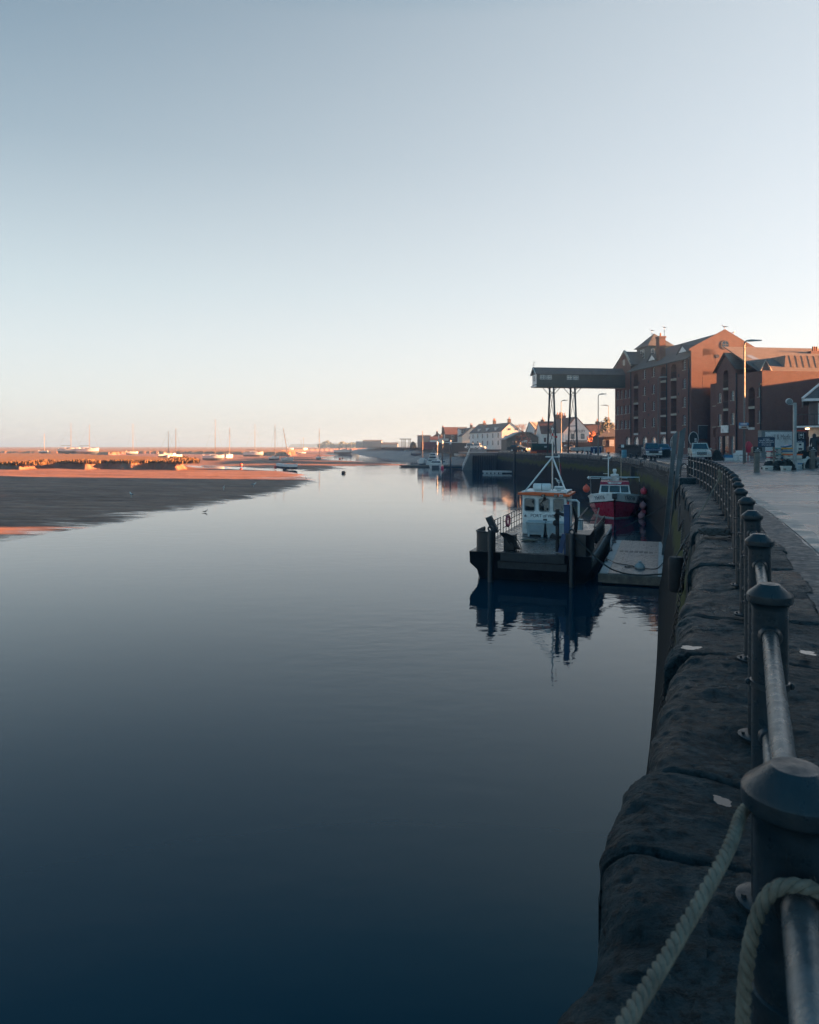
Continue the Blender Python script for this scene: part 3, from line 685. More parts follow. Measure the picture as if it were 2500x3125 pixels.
# ================================================================ work barge
BR = PR; BO = Vector((3.02, 35.0, WZ))
bg_ = thing('work_barge', 'black steel work barge with white wheelhouse reading PORT of WELLS', 'work barge', BO, BR)
W, DK, BL = 5.7, 1.36, 14.0
HULLM = mat('black_hull', (.012,.016,.02), .38, .2, var=.5, scale=1.2, bump=.003, bscale=12, dirt=(.04,.035,.03))
PLATE = mat('black_plate', (.011,.015,.018), .4, .2, var=.4, scale=1.5, dirt=(.045,.04,.035))
m = MB()
sec = lambda y, z0, ins: [(ins,y,z0),(W-ins,y,z0),(W-ins*.4,y,.45),(W,y,.75),(W,y,DK),(0,y,DK),(0,y,.75),(ins*.4,y,.45)]
m.loft([[(x, yy, z) for x, yy, z in r] for r in (
    [(.5,.35,-.5),(W-.5,.35,-.5),(W-.25,.1,.4),(W,-.35,.8),(W,-.45,DK),(0,-.45,DK),(0,-.35,.8),(.25,.1,.4)],
    sec(1.6,-.8,.1), sec(BL-1,-.8,.1), sec(BL,-.2,.3))])
m.build('hull', HULLM, bg_)
m = MB(); m.box(.3,W-.3,-.3,BL-.3,DK,DK+.02); m.build('deck', mat('steel_deck', (.05,.055,.058), .3, .3, var=.5, scale=1.1, dirt=(.1,.1,.095), rvar=.2, bump=.003, bscale=9), bg_)
m = MB(); m.box(1.55,W-1.2,-.62,-.46,DK-.36,DK+.02); m.box(1.4,W-1.1,-.54,-.46,DK-.72,DK-.4); m.build('bow_fender', mat('wet_timber',(.02,.022,.024),.6,var=.5,scale=4), bg_)
m = MB()                                                         # port bow bulwark, a quarter drum
ang = np.linspace(PI, 1.45*PI, 9)
pts = [(.18,1.9)] + [(.18+.62+.62*math.cos(a), .32+.62*math.sin(a)) for a in ang] + [(1.25,-.36)]
inn = [(x+.05 if x < .5 else x, y+.06) for x, y in pts]
m.loft([[(x,y,DK) for x, y in pts]+[(x,y,DK) for x, y in inn[::-1]], [(x,y,DK+.92) for x, y in pts]+[(x,y,DK+.92) for x, y in inn[::-1]]]); m.tube([(x,y,DK+.92) for x, y in pts], .04, 6); m.build('bulwark', PLATE, bg_)
m = MB(); pts = [(4.55,-.42),(W-.25,-.42),(W-.1,-.2),(W-.1,2.2),(W-.16,2.2),(W-.16,-.15),(W-.3,-.36),(4.55,-.36)]
m.loft([[(x,y,DK) for x, y in pts],[(x,y,DK+.98) for x, y in pts]]); m.box(4.5,W-.08,-.36,1.3,DK+.96,DK+1.0); m.build('bulwark', PLATE, bg_)
m = MB(); m.box(1.5,2.02,.3,1.0,DK+.02,DK+.72); m.box(1.46,2.06,.26,1.04,DK+.72,DK+.77); m.build('deck_locker', PLATE, bg_, bevel=.02)
m = MB(); m.obox((.95,.3,DK+1.22),(.3,.24,.85),0,.1,-.42); m.build('bow_roller', STEEL, bg_)
for x in (1.1, 4.86):                                            # spud legs in front of the bow
    m = MB(); m.lathe([(.02,-1.6),(.135,-1.58),(.135,DK+1.0),(.125,DK+1.06),(.02,DK+1.06)], (x,-.72,0), 14); 
    sp_ = m.build('spud_leg', mat('spud_paint', (.013,.02,.025), .42, .2), bg_)
    m = MB(); m.tube([(x+math.cos(q_)*.11, -.72, DK+1.14+math.sin(q_)*.11) for q_ in np.linspace(0,2*PI,13)], .045, 6, False); m.build('ring', STEEL, sp_)
m = MB()
for k in range(10):
    a = rng.uniform(0,.6); m.tube([(1.5+k*.03,-.6,DK+.95),(1.62+k*.05,-.2+.05*k,DK+.7),(1.75+k*.06,.3,DK+.25+a*.3),(1.9+k*.05,.5,DK+.05)], .022, 5)
m.build('rope_fall', DROPE, bg_)
# wheelhouse
x0, x1, y0, y1, H = 1.18, 3.68, 6.95, 9.7, 2.25; zb = DK+.02
m = MB(); m.prism([(x0+.0,zb),(x1,zb),(x1-.02,zb+H),(x0+.02,zb+H)], 'y', y0, y1)
wh = m.build('wheelhouse', WHITE, bg_, bevel=.06)
m = MB(); m.prism([(x0-.2,zb+H),(x1+.18,zb+H-.06),(x1+.18,zb+H+.06),(x1-.5,zb+H+.13),(x0+.6,zb+H+.17),(x0-.2,zb+H+.12)], 'y', y0-.22, y1+.15); m.build('roof_trim', ORANGE, wh, bevel=.02)
m = MB(); m.box(x0,x1,y0-.05,y1,zb+H+.13,zb+H+.2); m.build('roof', WHITE, wh)
def rrect(cx, cz, w_, h_, r, y, n_=5):
    return [(cx+sx*(w_/2-r)+r*math.cos(a), y, cz+sz*(h_/2-r)+r*math.sin(a)) for sx, sz, a0 in ((1,1,0),(-1,1,PI/2),(-1,-1,PI),(1,-1,1.5*PI)) for a in np.linspace(a0, a0+PI/2, n_)]
for cx in (1.62, 2.44, 3.24):
    o_ = rrect(cx, zb+1.68, .63, .76, .12, y0-.03); i_ = rrect(cx, zb+1.68, .52, .65, .09, y0-.03); b_ = rrect(cx, zb+1.68, .63, .76, .12, y0+.01)
    m = MB(); m.loft([b_, o_, i_], cap=False); wn = m.build('window', mat('window_rubber', (.2,.23,.24), .5), wh)
    m = MB(); m.poly(rrect(cx, zb+1.68, .56, .69, .1, y0-.012)); m.build('pane', GLASSB, wn)
m = MB(); m.box(x1-.01,x1+.02,y0+.35,y0+1.1,zb+1.3,zb+2.0); wn = m.build('side_window', mat('window_rubber', (.2,.23,.24), .5), wh); m = MB(); m.box(x1+.02,x1+.025,y0+.41,y0+1.04,zb+1.36,zb+1.94); m.build('pane', GLASSB, wn)
t1 = text('lettering', 'PORT of WELLS', .27, INK, wh, (2.52, y0-.012, zb+1.06), (PI/2,0,0), sx=.92)
m = MB(); m.prism([(1.3,zb+1.0),(1.36,zb+.99),(1.44,zb+1.0),(1.46,zb+1.04),(1.4,zb+1.05),(1.4,zb+1.14),(1.36,zb+1.09),(1.31,zb+1.05)], 'y', y0-.012, y0-.005); m.build('emblem', DKGREY, wh)
m = MB(); m.box(2.38,2.6,y0-.014,y0-.004,zb+.76,zb+.9); m.build('name_plate', DKGREY, wh)
m = MB(); m.tube([(x1,y0+.5,zb+1.95),(x1+.5,y0+.5,zb+1.95),(x1+.62,y0+.5,zb+1.83),(x1+.62,y0+.5,zb+.1)], .065, 8); m.build('exhaust_pipe', WHITE, wh)
m = MB(); m.box(x1+.55,x1+.8,y0+.55,y0+1.2,zb,zb+.85); m.build('vent_locker', LGREY, bg_, bevel=.02)
# roof gear
m = MB(); m.tube([(1.75,y0+.5,zb+H+.42),(1.8,y0+.5,zb+H+.42),(2.7,y0+.5,zb+H+.42),(2.75,y0+.5,zb+H+.42)], [.17,.21,.21,.17], 14)
for x in (1.95,): m.box(x-.03,x+.03,y0+.28,y0+.72,zb+H+.18,zb+H+.25)
lr = m.build('life_raft', WHITE, wh); m = MB()
for x in (2.25,): m.tube([(x+.0,y0+.5+math.cos(q_)*.216,zb+H+.42+math.sin(q_)*.216) for q_ in np.linspace(0,2*PI,15)], .014, 4, False)
m.build('strap', BLACK, lr)
m = MB(); m.lathe([(.02,0),(.11,0),(.12,.1),(.26,.14),(.27,.3),(.24,.33),(.02,.34)], (3.2,y0+.5,zb+H+.15), 18); rd = m.build('radar', WHITE, wh)
text('lettering', 'YANMAR', .09, INK, rd, (3.2, y0+.5-.275, zb+H+.37), (PI/2,0,0))
for x, c_ in ((2.42,BLACK),(3.12,BLACK),(3.42,WHITE)):
    m = MB(); m.obox((x,y0-.26,zb+H-.02),(.2,.1,.15)); fl = m.build('floodlight', c_, wh, bevel=.015); m = MB(); m.box(x-.08,x+.08,y0-.318,y0-.311,zb+H-.08,zb+H+.04); m.build('lens', GLASSB, fl)
m = MB(); m.tube([(2.45,y0-.2,zb+H-.05),(2.5,y0-.16,zb+H-.2),(2.42,y0-.12,zb+H-.33),(2.3,y0-.06,zb+H-.42)], [.07,.09,.05,.02], 8); m.build('search_lamp', BLACK, wh)
# A-frame mast
mx, my = 2.72, y0+1.35; zt = zb+H+.15
m = MB(); m.tube([(mx,my,zt),(mx,my,zt+1.95),(mx,my,zt+3.15),(mx,my,zt+3.75)], [.05,.05,.035,.02], 8); mst = m.build('mast', GALV, bg_)
for xx in (x0+.12, x1+.0):
    m = MB(); m.tube([(xx,y0-.12 if xx < 2 else y0+.1,zt-.05),(mx,my-.03,zt+1.98)], .045, 8); m.build('mast_leg', WHITE, mst)
m = MB(); m.cyl((x0+.12,y0-.2,zt-.03),(x0+.12,y0-.08,zt-.03),.09,n=12); m.build('mast_foot', WHITE, mst)
m = MB(); m.box(mx-.42,mx+.42,my-.03,my+.03,zt+1.96,zt+2.02); m.cyl((mx+.36,my,zt+2.0),(mx+.36,my,zt+2.12),.04); m.build('crossbar', WHITE, mst)
m = MB(); m.lathe([(.04,0),(.055,.03),(.05,.14),(.01,.17)], (mx,my,zt+3.2), 10); m.tube([(mx,my,zt+3.15),(mx+.2,my,zt+3.15)], .015, 5); m.lathe([(.03,0),(.05,.02),(.05,.12),(.03,.14)], (mx+.22,my,zt+3.08), 10); m.build('nav_light', mat('lamp_red',(.5,.04,.04),.3), mst)
m = MB(); m.lathe([(.03,0),(.07,.02),(.07,.1),(.02,.12)], (mx,my,zt+3.55), 10); m.build('top_light', WHITE, mst)
m = MB(); R = []                                                  # furled ensign on a slack halyard
for i in range(9):
    u = i/8; R.append([(mx+.42+u*.03+.10*(1-u)*math.sin(k*.9)*(.5+u), my+.05+k*.05*(1-u*.3)+.03*math.sin(k+u*5), zt+1.62-u*.85-k*.03) for k in range(7)])
m.loft(R, cap=False, closed=False); m.build('ensign', mat('ensign_cloth', (.25,.04,.06), .8, var=.7, scale=6), mst)
m = MB(); m.cyl((mx+.36,my,zt+2.0),(mx+.44,my+.1,zt+.5),.008,n=4); m.build('halyard', WHITE, mst)
# tubs in front of the wheelhouse
for i, x in enumerate((1.62, 2.72)):
    m = MB(); a, b = (x,x+1.02), (5.75,6.75)
    m.loft([[(a[0]+.06,b[0]+.05,zb+.12),(a[1]-.06,b[0]+.05,zb+.12),(a[1]-.06,b[1]-.05,zb+.12),(a[0]+.06,b[1]-.05,zb+.12)],[(a[0],b[0],zb+.8),(a[1],b[0],zb+.8),(a[1],b[1],zb+.8),(a[0],b[1],zb+.8)]])
    for fx in (a[0]+.08, a[1]-.2): m.box(fx,fx+.12,b[0]+.05,b[1]-.05,zb,zb+.13)
    m.box(a[0]-.02,a[1]+.02,b[0]-.03,b[1],zb+.74,zb+.83)
    tb = m.build('fish_tub', mat('tub_plastic', (.34,.4,.42), .45, var=.15), None, bevel=.02)
    m.v = []; mm = MB(); mm.prism([(a[0]+.12,zb+.66),(a[1]-.12,zb+.66),(a[1]-.17,zb+.28),(a[0]+.17,zb+.28)], 'y', b[0]+.004, b[0]+.03); pn = mm.build('side_panel', mat('tub_panel', (.27,.33,.36), .5, var=.15), tb)
    tb.matrix_world = Matrix.Translation(BO) @ Matrix.Rotation(BR,4,'Z'); tag(tb, ['grey plastic fish tub on the barge deck, on the left below PORT','grey plastic fish tub on the barge deck beside the dark hydraulic hose'][i], 'fish tub', 'fish tubs on the barge')
# crane post
m = MB(); m.box(4.42,4.68,-.1,.16,zb,zb+2.25); m.box(4.4,4.7,-.12,.18,zb+2.25,zb+2.3); cr = m.build('crane_post', BLUE, bg_, bevel=.015)
m = MB(); m.obox((4.35,-.05,zb+.5),(.2,.22,.9),0,0,.2); m.build('crane_foot', BLUE, cr)
m = MB(); m.lathe([(.03,0),(.045,.02),(.03,.12)], (4.6,.05,zb+2.3), 8); m.build('warning_lamp', mat('lamp_red',(.5,.04,.04),.3), cr)
m = MB()
for k in range(9):
    a = k*.7; m.tube([(4.08+.05*math.cos(a+z*3),.25+.06*math.sin(a),zb+z*2.0+.05) for z in np.linspace(0,1,9)], .05, 6)
m.tube([(4.1,.2,zb+1.55),(3.98,.2,zb+1.75),(4.08,.2,zb+1.88),(4.4,.1,zb+1.8)], .08, 8); m.ball((4.02,.2,zb+1.4),.15,10,7); m.obox((3.95,.2,zb+.75),(.35,.3,.2),0,0,.4); m.build('hydraulic_hose', BLACK, cr)
m = MB()
for k in range(5): m.tube([(4.75+k*.04,.3,zb+2.3-k*.1),(4.9+k*.03,.35,zb+1.6),(4.82+k*.03,.4,zb+.9),(4.9,.5,zb+.1)], .03, 6)
m.build('black_hose', BLACK, cr)
# rails
def hrail(name, pts, h, nm, par, r=.022, mids=2):
    m = MB(); P = [Vector(p) for p in pts]
    for k in range(mids+1): m.tube([p+Vector((0,0,h*(k+1)/(mids+1))) for p in P], r, 6)
    for a, b in zip(P[:-1], P[1:]):
        q_ = max(1, int((b-a).length/nm))
        for i in range(q_+1): c_ = a.lerp(b, i/q_); m.cyl(c_, c_+Vector((0,0,h)), r*1.15, n=6)
    return m.build(name, STEEL, par)
hrail('side_rail', [(.1,4.0,DK),(.1,6.2,DK)], 1.0, .55, bg_); hrail('side_rail', [(.1,6.9,DK),(.1,13.5,DK)], 1.0, .8, bg_)
hrail('side_rail', [(W-.12,2.4,DK),(W-.12,9.2,DK)], 1.0, .75, bg_)
m = MB(); m.tube([(W-1.3,2.1,DK+.95),(W-.7,5.2,DK+1.75),(W-.12,5.3,DK+1.75),(W-.12,2.4,DK+1.05)], .04, 6); m.tube([(W-1.05,3.3,DK+1.25),(W-.12,3.4,DK+1.3)], .03, 6); m.build('stowed_gangway', STEEL, bg_)
for yy in (3.0,3.7,4.4,5.1,5.8,6.5):
    m = MB(); m.tube([(W-.08+.0, yy+math.cos(q_)*.26, DK+.55+math.sin(q_)*.3) for q_ in np.linspace(0,2*PI,13)], .09, 7, False); m.build('tyre_fender', BLACK, bg_)
m = MB(); m.box(W+.002,W+.08,-.2,13,DK-.2,DK-.02); m.build('rubbing_strake', GREY, bg_)
def ring(name, c_, r, r2, mt, parent=None, rx=PI/2, rz=0):
    m = MB(); m.tube([(math.cos(q_)*r, math.sin(q_)*r, 0) for q_ in np.linspace(0,2*PI,21)], r2, 8, False); o = m.build(name, mt, parent); o.location = c_; o.rotation_euler = (rx,0,rz); return o
bpy.context.view_layer.update()
BM = Matrix.Translation(BO) @ Matrix.Rotation(BR,4,'Z'); bw = lambda x, y, z: BM @ Vector((x,y,z))
o = ring('life_ring', bw(.16,8.0,DK+.62), .3, .075, mat('faded_red',(.42,.1,.13),.6), rz=PI/2+BR-.12); tag(o, 'faded red life ring hanging on the barge side rail', 'life ring')
m = MB()
for k in range(7): m.tube([(1.9+math.cos(a)*(.25+k*.03), 3.4+math.sin(a)*(.2+k*.02), .03+.006*k) for a in np.linspace(0,2*PI,22)], .018, 5, False)
o = m.build('rope_coil', ROPE); o.matrix_world = BM @ Matrix.Translation((0.2,0.6,zb)); tag(o, 'pale rope coiled flat on the barge deck', 'rope')
chain('deck_chain', 'pale chain strung across the open barge deck', [bw(2.2,1.6,zb+.55),bw(3,1.3,zb+.48),bw(3.6,.9,zb+.5),bw(4.05,.3,zb+.62)], .02, .07)
twist('bow_line', [bw(4.86,-.72,DK+.98), bw(5.3,-.5,DK+.55), bw(6.6,-.2,DK-.55), bw(8.2,.1,DK-.75), bw(9.6,.3,DK-.2), wl(31,-.9)+Vector((0,0,0)), wl(28.5,-.1)], .035, 'dark heavy line sagging from the right barge pile across to the quay', DROPE)
twist('stern_line', [bw(5.65,7,DK), wl(40,-1.5), wl(44,-.1)], .02, 'thin dark line from the barge stern to the far curved wall', DROPE)

# ================================================================ red fishing boat
FO = Vector((18.1, 63.6, WZ)); FR = -math.atan2(.275,.96)
fb = thing('fishing_boat', 'red fishing boat with white bow lettered YH776 moored bow on', 'fishing boat', FO, FR); fb.scale = (1.03, 1, 1.13)
def hull_rings(secs):   # (y, half widths/z list)
    return [[(x, y, z) for x, z in s] + [(-x, y, z) for x, z in s[::-1]] for y, s in secs]
KEEL = [(.0,.02,-.5),]
def ring5(y, wk, wc, wt, zk, zc, zt): return [(-wt,y,zt),(-wc*1.0,y,zc),(-wk,y,zk),(wk,y,zk),(wc,y,zc),(wt,y,zt)]
RH = mat('red_hull', (.34,.02,.045), .32, var=.2, scale=1.5, dirt=(.12,.02,.03)); 
TOPM = [RH, WHITE, BLACK, mat('boot_top', (.35,.38,.38), .5)]
S = [(0.0,.02,.06,.10,-.3,.5,2.0),(.5,.25,.75,1.0,-.5,.6,1.93),(1.3,.7,1.55,1.95,-.6,.62,1.78),(2.6,1.1,2.05,2.25,-.6,.6,1.55),(5,1.4,2.2,2.3,-.6,.6,1.35),(9.6,1.5,2.1,2.2,-.4,.6,1.35)]
m = MB()
def split(s0, s1, za, zb_, k):
    m.k = k
    def edge_pts(s, z):
        y, wk, wc, wt, zk, zc, zt = s
        # piecewise width at height z (fraction)
        z = zk + (zt-zk)*(z(s) if callable(z) else z)
        w_ = wk+(wc-wk)*(z-zk)/(zc-zk) if z < zc else wc+(wt-wc)*(z-zc)/(zt-zc)
        return w_, z
    for sg in (-1, 1):
        q_ = []
        for s, z in ((s0,za),(s1,za),(s1,zb_),(s0,zb_)):
            w_, z_ = edge_pts(s, z); q_.append((sg*w_, s[0]-(.55*(z_-0)/2 if s[0] < .6 else (.25 if s[0] < 1.4 else 0)), z_))
        m.poly(q_)
ZL = lambda z_: (lambda s_: (z_-s_[4])/(s_[6]-s_[4]))
LV = [(0,ZL(.0),0),(ZL(.0),ZL(.09),3),(ZL(.09),.45,0),(.45,.62,0),(.62,.72,0),(.72,.745,2),(.745,.98,1),(.98,1,1)]
for s0, s1 in zip(S[:-1], S[1:]):
    for za, zb_, k in LV: split(s0, s1, za, zb_, k)
m.k = 1; top = [(w_, y-(.55 if y < .3 else (.25 if y < 1.4 else 0)), z-.02) for y, _, _, w_, _, _, z in S]
m.poly([(-x,y,z) for x, y, z in top] + [(x,y,z) for x, y, z in top[::-1]])
m.k = 0; m.poly([(-1.5,9.6,-.4),(1.5,9.6,-.4),(2.1,9.6,.6),(2.2,9.6,1.35),(-2.2,9.6,1.35),(-2.1,9.6,.6)])
m.build('hull', TOPM, fb, smooth=25)
m = MB()
for sg in (-1,1): m.tube([(sg*(w_+.03), y-(.55 if y < .3 else (.25 if y < 1.4 else 0)), z+.0) for y, _, _, w_, _, _, z in S], .05, 6)
m.build('gunwale', WHITE, fb)
m = MB()
for sg in (-1,1): m.tube([(sg*((w_-wc)*.62+wc+.04), y-(.42 if y < .3 else (.22 if y < 1.4 else 0)), zk+(z-zk)*.73) for y, wk, wc, w_, zk, zc, z in S], .045, 6)
m.build('rubbing_strake', BLACK, fb)
for sg in (-1, 1):                                                # registration on both bows
    pA = Vector((sg*.62,-.02,1.66)); pB = Vector((sg*1.87,.98,1.5)); 
    X = (pB-pA).normalized() if sg > 0 else (pA-pB).normalized()
    out = Vector((0,-1,0)) - X*X.dot(Vector((0,-1,0))); Z = (Vector((0,0,1)) + out*.28); Z = (Z - X*Z.dot(X)).normalized(); Y_ = X.cross(Z)*-1
    tx = text('lettering', 'YH776', .42, INK, fb, (0,0,0), (0,0,0), depth=.004, sx=.95)
    nn_ = X.cross(Z); M_ = Matrix((X, Z, nn_)).transposed().to_4x4(); M_.translation = (pA+pB)/2 + Vector((sg*.13*0, -.17, 0.0)) + nn_*.02
    tx.matrix_local = M_ @ Matrix.Diagonal((.95,1,1,1))
m = MB(); m.obox((0,-.62,1.78),(.42,.12,.4)); m.cyl((-.2,-.5,1.9),(.2,-.5,1.9),.08); m.build('anchor_roller', STEEL, fb, bevel=.01)
zc = 1.62
wy0, wy1, ww, wt, wh_ = 1.95, 4.5, 1.36, 1.2, 1.12
m = MB(); m.loft([[(-ww,wy0,zc-.3),(ww,wy0,zc-.3),(ww,wy1,zc-.3),(-ww,wy1,zc-.3)],[(-ww,wy0,zc+.25),(ww,wy0,zc+.25),(ww,wy1,zc+.25),(-ww,wy1,zc+.25)],[(-wt,wy0+.28,zc+.95),(wt,wy0+.28,zc+.95),(wt,wy1,zc+.95),(-wt,wy1,zc+.95)]])
fw = m.build('wheelhouse', WHITE, fb, bevel=.05)
def slope(z): return wy0 + .28*max(0,(z-zc-.25)/.7)
for cx, w_ in ((-.86,.62),(0,.86),(.86,.62)):
    q_ = []; g_ = []
    for (sx, sz) in ((-1,-1),(1,-1),(1,1),(-1,1)):
        z = zc+.58+sz*.25; q_.append((cx*(1-.05*(sz>0))+sx*w_/2, slope(z)-.025, z)); g_.append((cx*(1-.05*(sz>0))+sx*(w_/2-.05), slope(z-sz*.05)-.03, z-sz*.05))
    m = MB(); m.loft([q_, g_], cap=False); m.loft([[(a,b+.04,c_) for a,b,c_ in q_], q_], cap=False); wn = m.build('window', BLACK, fw); m = MB(); m.poly([(a,b+.004,c_) for a,b,c_ in g_]); m.build('pane', GLASSB, wn)
m = MB(); m.loft([[(-wt-.06,wy0+.2,zc+.92),(wt+.06,wy0+.2,zc+.92),(wt+.06,wy1+.1,zc+.92),(-wt-.06,wy1+.1,zc+.92)],[(-wt,wy0+.34,zc+1.16),(wt,wy0+.34,zc+1.16),(wt,wy1+.1,zc+1.16),(-wt,wy1+.1,zc+1.16)]]); m.build('roof_band', RH, fw)
m = MB(); pr = [(-.62,zc+1.09),(-.5,zc+.99),(.5,zc+.99),(.62,zc+1.09),(.5,zc+1.12),(-.5,zc+1.12)]; m.prism(pr, 'y', wy0+.2, wy0+.22); m.build('name_board', WHITE, fw)
m = MB()
text('lettering', 'SILVER GIRL', .11, INK, fw, (0, wy0+.19, zc+1.055), (PI/2,0,0))
m = MB(); m.box(-.22,.22,2.9,3.3,zc+1.16,zc+1.55); m.lathe([(.32,0),(.36,.03),(.36,.18),(.2,.22),(.02,.23)], (0,3.05,zc+1.55), 16); m.lathe([(.12,0),(.12,.15),(.17,.2),(.17,.34),(.1,.4),(.02,.4)], (0,3.05,zc+1.78), 12); m.build('radar', WHITE, fw)
for x in (-.32,.3):
    m = MB(); m.lathe([(.06,0),(.1,.05),(.12,.25),(.06,.3),(.02,.3)], (x,2.85,zc+1.16), 10); m.build('horn', WHITE, fw)
m = MB(); m.tube([(-.55,3.2,zc+1.1),(-.55,3.2,zc+2.5),(-.55,3.2,zc+3.2)], .045, 8); m.box(-1.05,-.55,3.17,3.23,zc+3.0,zc+3.04); m.box(-1.0,-.5,3.17,3.23,zc+1.75,zc+1.79); m.obox((-.4,3.2,zc+3.1),(.3,.06,.12),0,0,-.6); m.lathe([(.02,0),(.07,.02),(.07,.08),(.02,.1)], (-.55,3.2,zc+3.25), 8); m.build('mast', WHITE, fw)
m = MB(); m.tube([(.55,3.2,zc+1.1),(.55,3.2,zc+3.25)], [.03,.012], 6); m.build('antenna', mat('antenna_cream',(.7,.55,.4),.5), fw)
m = MB(); m.tube([(-1.15,2.9,zc+1.35),(-.3,2.7,zc+1.4)], .09, 8); m.tube([(.6,3.6,zc+1.42),(1.1,3.6,zc+1.42)], .06, 8); m.build('stowed_fender', LGREY, fw)
hrail('side_rail', [(-2.2,2.2,1.6),(-2.2,6.5,1.4)], 1.5, 1.0, fb, .025); hrail('side_rail', [(2.05,1.9,1.62),(2.2,6.5,1.4)], 1.2, .8, fb, .025)
m = MB(); m.tube([(-2.2,6.5,1.4),(-2.2,6.5,3.0),(2.2,6.5,3.0),(2.2,6.5,1.4)], .05, 8); m.tube([(-2.2,6.5,3.0),(-2.2,3.0,3.0),(-1.3,3,3.0)], .04, 6); m.tube([(-2.3,2.2,3.0),(-2.15,2.2,3.15)], .12, 8); m.build('gantry', GALV, fb)
m = MB()
for k in range(6): m.tube([(-.9+k*.3,1.3+.1*math.sin(k*2),zc+.06),(-.6+k*.25,1.0,zc+.12+.05*(k % 2)),(-.2+k*.2,.9,zc+.06)], .035, 5)
m.build('anchor_rope', DROPE, fb)
FM = Matrix.Translation(FO) @ Matrix.Rotation(FR,4,'Z'); fwp = lambda x, y, z: FM @ Vector((x,y,z))
def buoy(c_, r, mt, label, tie=None, group='round buoys on the red boat'):
    b_ = thing('buoy', label, 'buoy', c_, group=group); m = MB(); m.ball((0,0,0), r, 16, 10, (1,1,1.06)); m.lathe([(r*.3,r*.95),(r*.2,r*1.2),(r*.16,r*1.35)], n=8); m.build('ball', mt, b_)
    m = MB(); m.tube([(0,0,r*1.2)] + ([Vector(tie)-Vector(c_)] if tie is not None else [(0,0,r*2.6)]), .02, 5); m.build('lanyard', DROPE, b_)
buoy(fwp(-2.5,2.3,2.45), .33, ORB, 'bright orange buoy hung from the left rail of the red boat', fwp(-2.25,2.25,3.0))
buoy(fwp(2.55,2.6,2.3), .3, mat('red_buoy',(.7,.06,.09),.4), 'red pink buoy behind the right rail of the red boat', fwp(2.15,2.5,2.8))
buoy(fwp(2.42,1.3,1.1), .3, PINKB, 'pale pink buoy hanging lowest but two beside the red hull', fwp(2.1,1.9,1.7))
buoy(fwp(2.45,1.5,.5), .26, mat('dull_red_buoy',(.35,.06,.09),.5), 'dull dark red buoy between two pink ones beside the red hull', fwp(2.2,2.2,1.6))
buoy(fwp(2.28,1.0,.2), .3, PINKB, 'pink buoy hanging lowest at the waterline beside the red hull', fwp(2.1,1.7,1.65))
# ================================================================ the granary complex: local x runs inland, local y along the frontage away from the quay viewpoint
O_ = Vector((45.55, 93.1, 0)); UX, VX = Vector((-.14,.99,0)), Vector((.99,.14,0)); RZ = math.atan2(.14,.99)
def FA(px, s=0):                 # frontage coordinate seen on bearing px
    k = (px-CX)/F; return (O_.x+.99*s - k*(O_.y+.14*s))/(k*.99+.14)
def FZ(px, py, s=0): t_ = FA(px, s); return zz(py, O_.y + .99*t_ + .14*s)
def GA(px, t_):                  # coordinate along a wall that faces the quay viewpoint, standing at frontage t_
    k = (px-CX)/F; b = O_ + UX*t_; return (k*b.y - b.x)/(.99 - k*.14)
def GZ_(px, py, t_): s = GA(px, t_); b = O_ + UX*t_ + VX*s; return zz(py, b.y)
def zx(v): return 1850 + v*650/1725          # reading positions off the survey sheet
def zy(v): return 980 + v*650/1725
def facade(mb, m, a0, a1, z0, z1, ops):
    """wall panel with real openings. ops: (a0,a1,z0,z1,arch,depth)"""
    cols = {}
    for o in ops: cols.setdefault((round(o[0],3), round(o[1],3)), []).append(o)
    cur = a0; Q = lambda p: mb.poly([m(*q) for q in p])
    for (c0, c1), os_ in sorted(cols.items()):
        if c0 > cur: Q([(cur,0,z0),(c0,0,z0),(c0,0,z1),(cur,0,z1)])
        zc_ = z0
        for _, _, b, t_, arch, dp in sorted(os_, key=lambda o: o[2]):
            if b > zc_: Q([(c0,0,zc_),(c1,0,zc_),(c1,0,b),(c0,0,b)])
            r = (c1-c0)/2; sp = t_ - (r*arch if arch else 0); n_ = 10 if arch else 1
            top = [(c0+r-r*math.cos(PI*i/n_), sp + r*arch*math.sin(PI*i/n_)) for i in range(n_+1)] if arch else [(c0,t_),(c1,t_)]
            if arch: 
                Q([(a,0,z) for a, z in top[:n_//2+1]] + [(c0,0,t_)]); Q([(a,0,z) for a, z in top[n_//2:]] + [(c1,0,t_)])
            ring_ = [(c0,b)] + top + [(c1,b)]
            for p, q in zip(ring_, ring_[1:]+ring_[:1]): Q([(p[0],0,p[1]),(q[0],0,q[1]),(q[0],dp,q[1]),(p[0],dp,p[1])])
            zc_ = t_
        if zc_ < z1: Q([(c0,0,zc_),(c1,0,zc_),(c1,0,z1),(c0,0,z1)])
        cur = c1
    if cur < a1: Q([(cur,0,z0),(a1,0,z0),(a1,0,z1),(cur,0,z1)])
def mbox(mb, m, a0, a1, d0, d1, z0, z1):
    v = [m(a, d_, z) for z in (z0,z1) for d_ in (d0,d1) for a in (a0,a1)]
    mb.add(v, [(0,2,3,1),(4,5,7,6),(0,1,5,4),(2,6,7,3),(0,4,6,2),(1,3,7,5)])
def archpts(a0, a1, z0, z1, arch, n_=10):
    r = (a1-a0)/2; sp = z1-r*arch
    return [(a0,z0)] + ([(a0+r-r*math.cos(PI*i/n_), sp+r*arch*math.sin(PI*i/n_)) for i in range(n_+1)] if arch else [(a0,z1),(a1,z1)]) + [(a1,z0)]
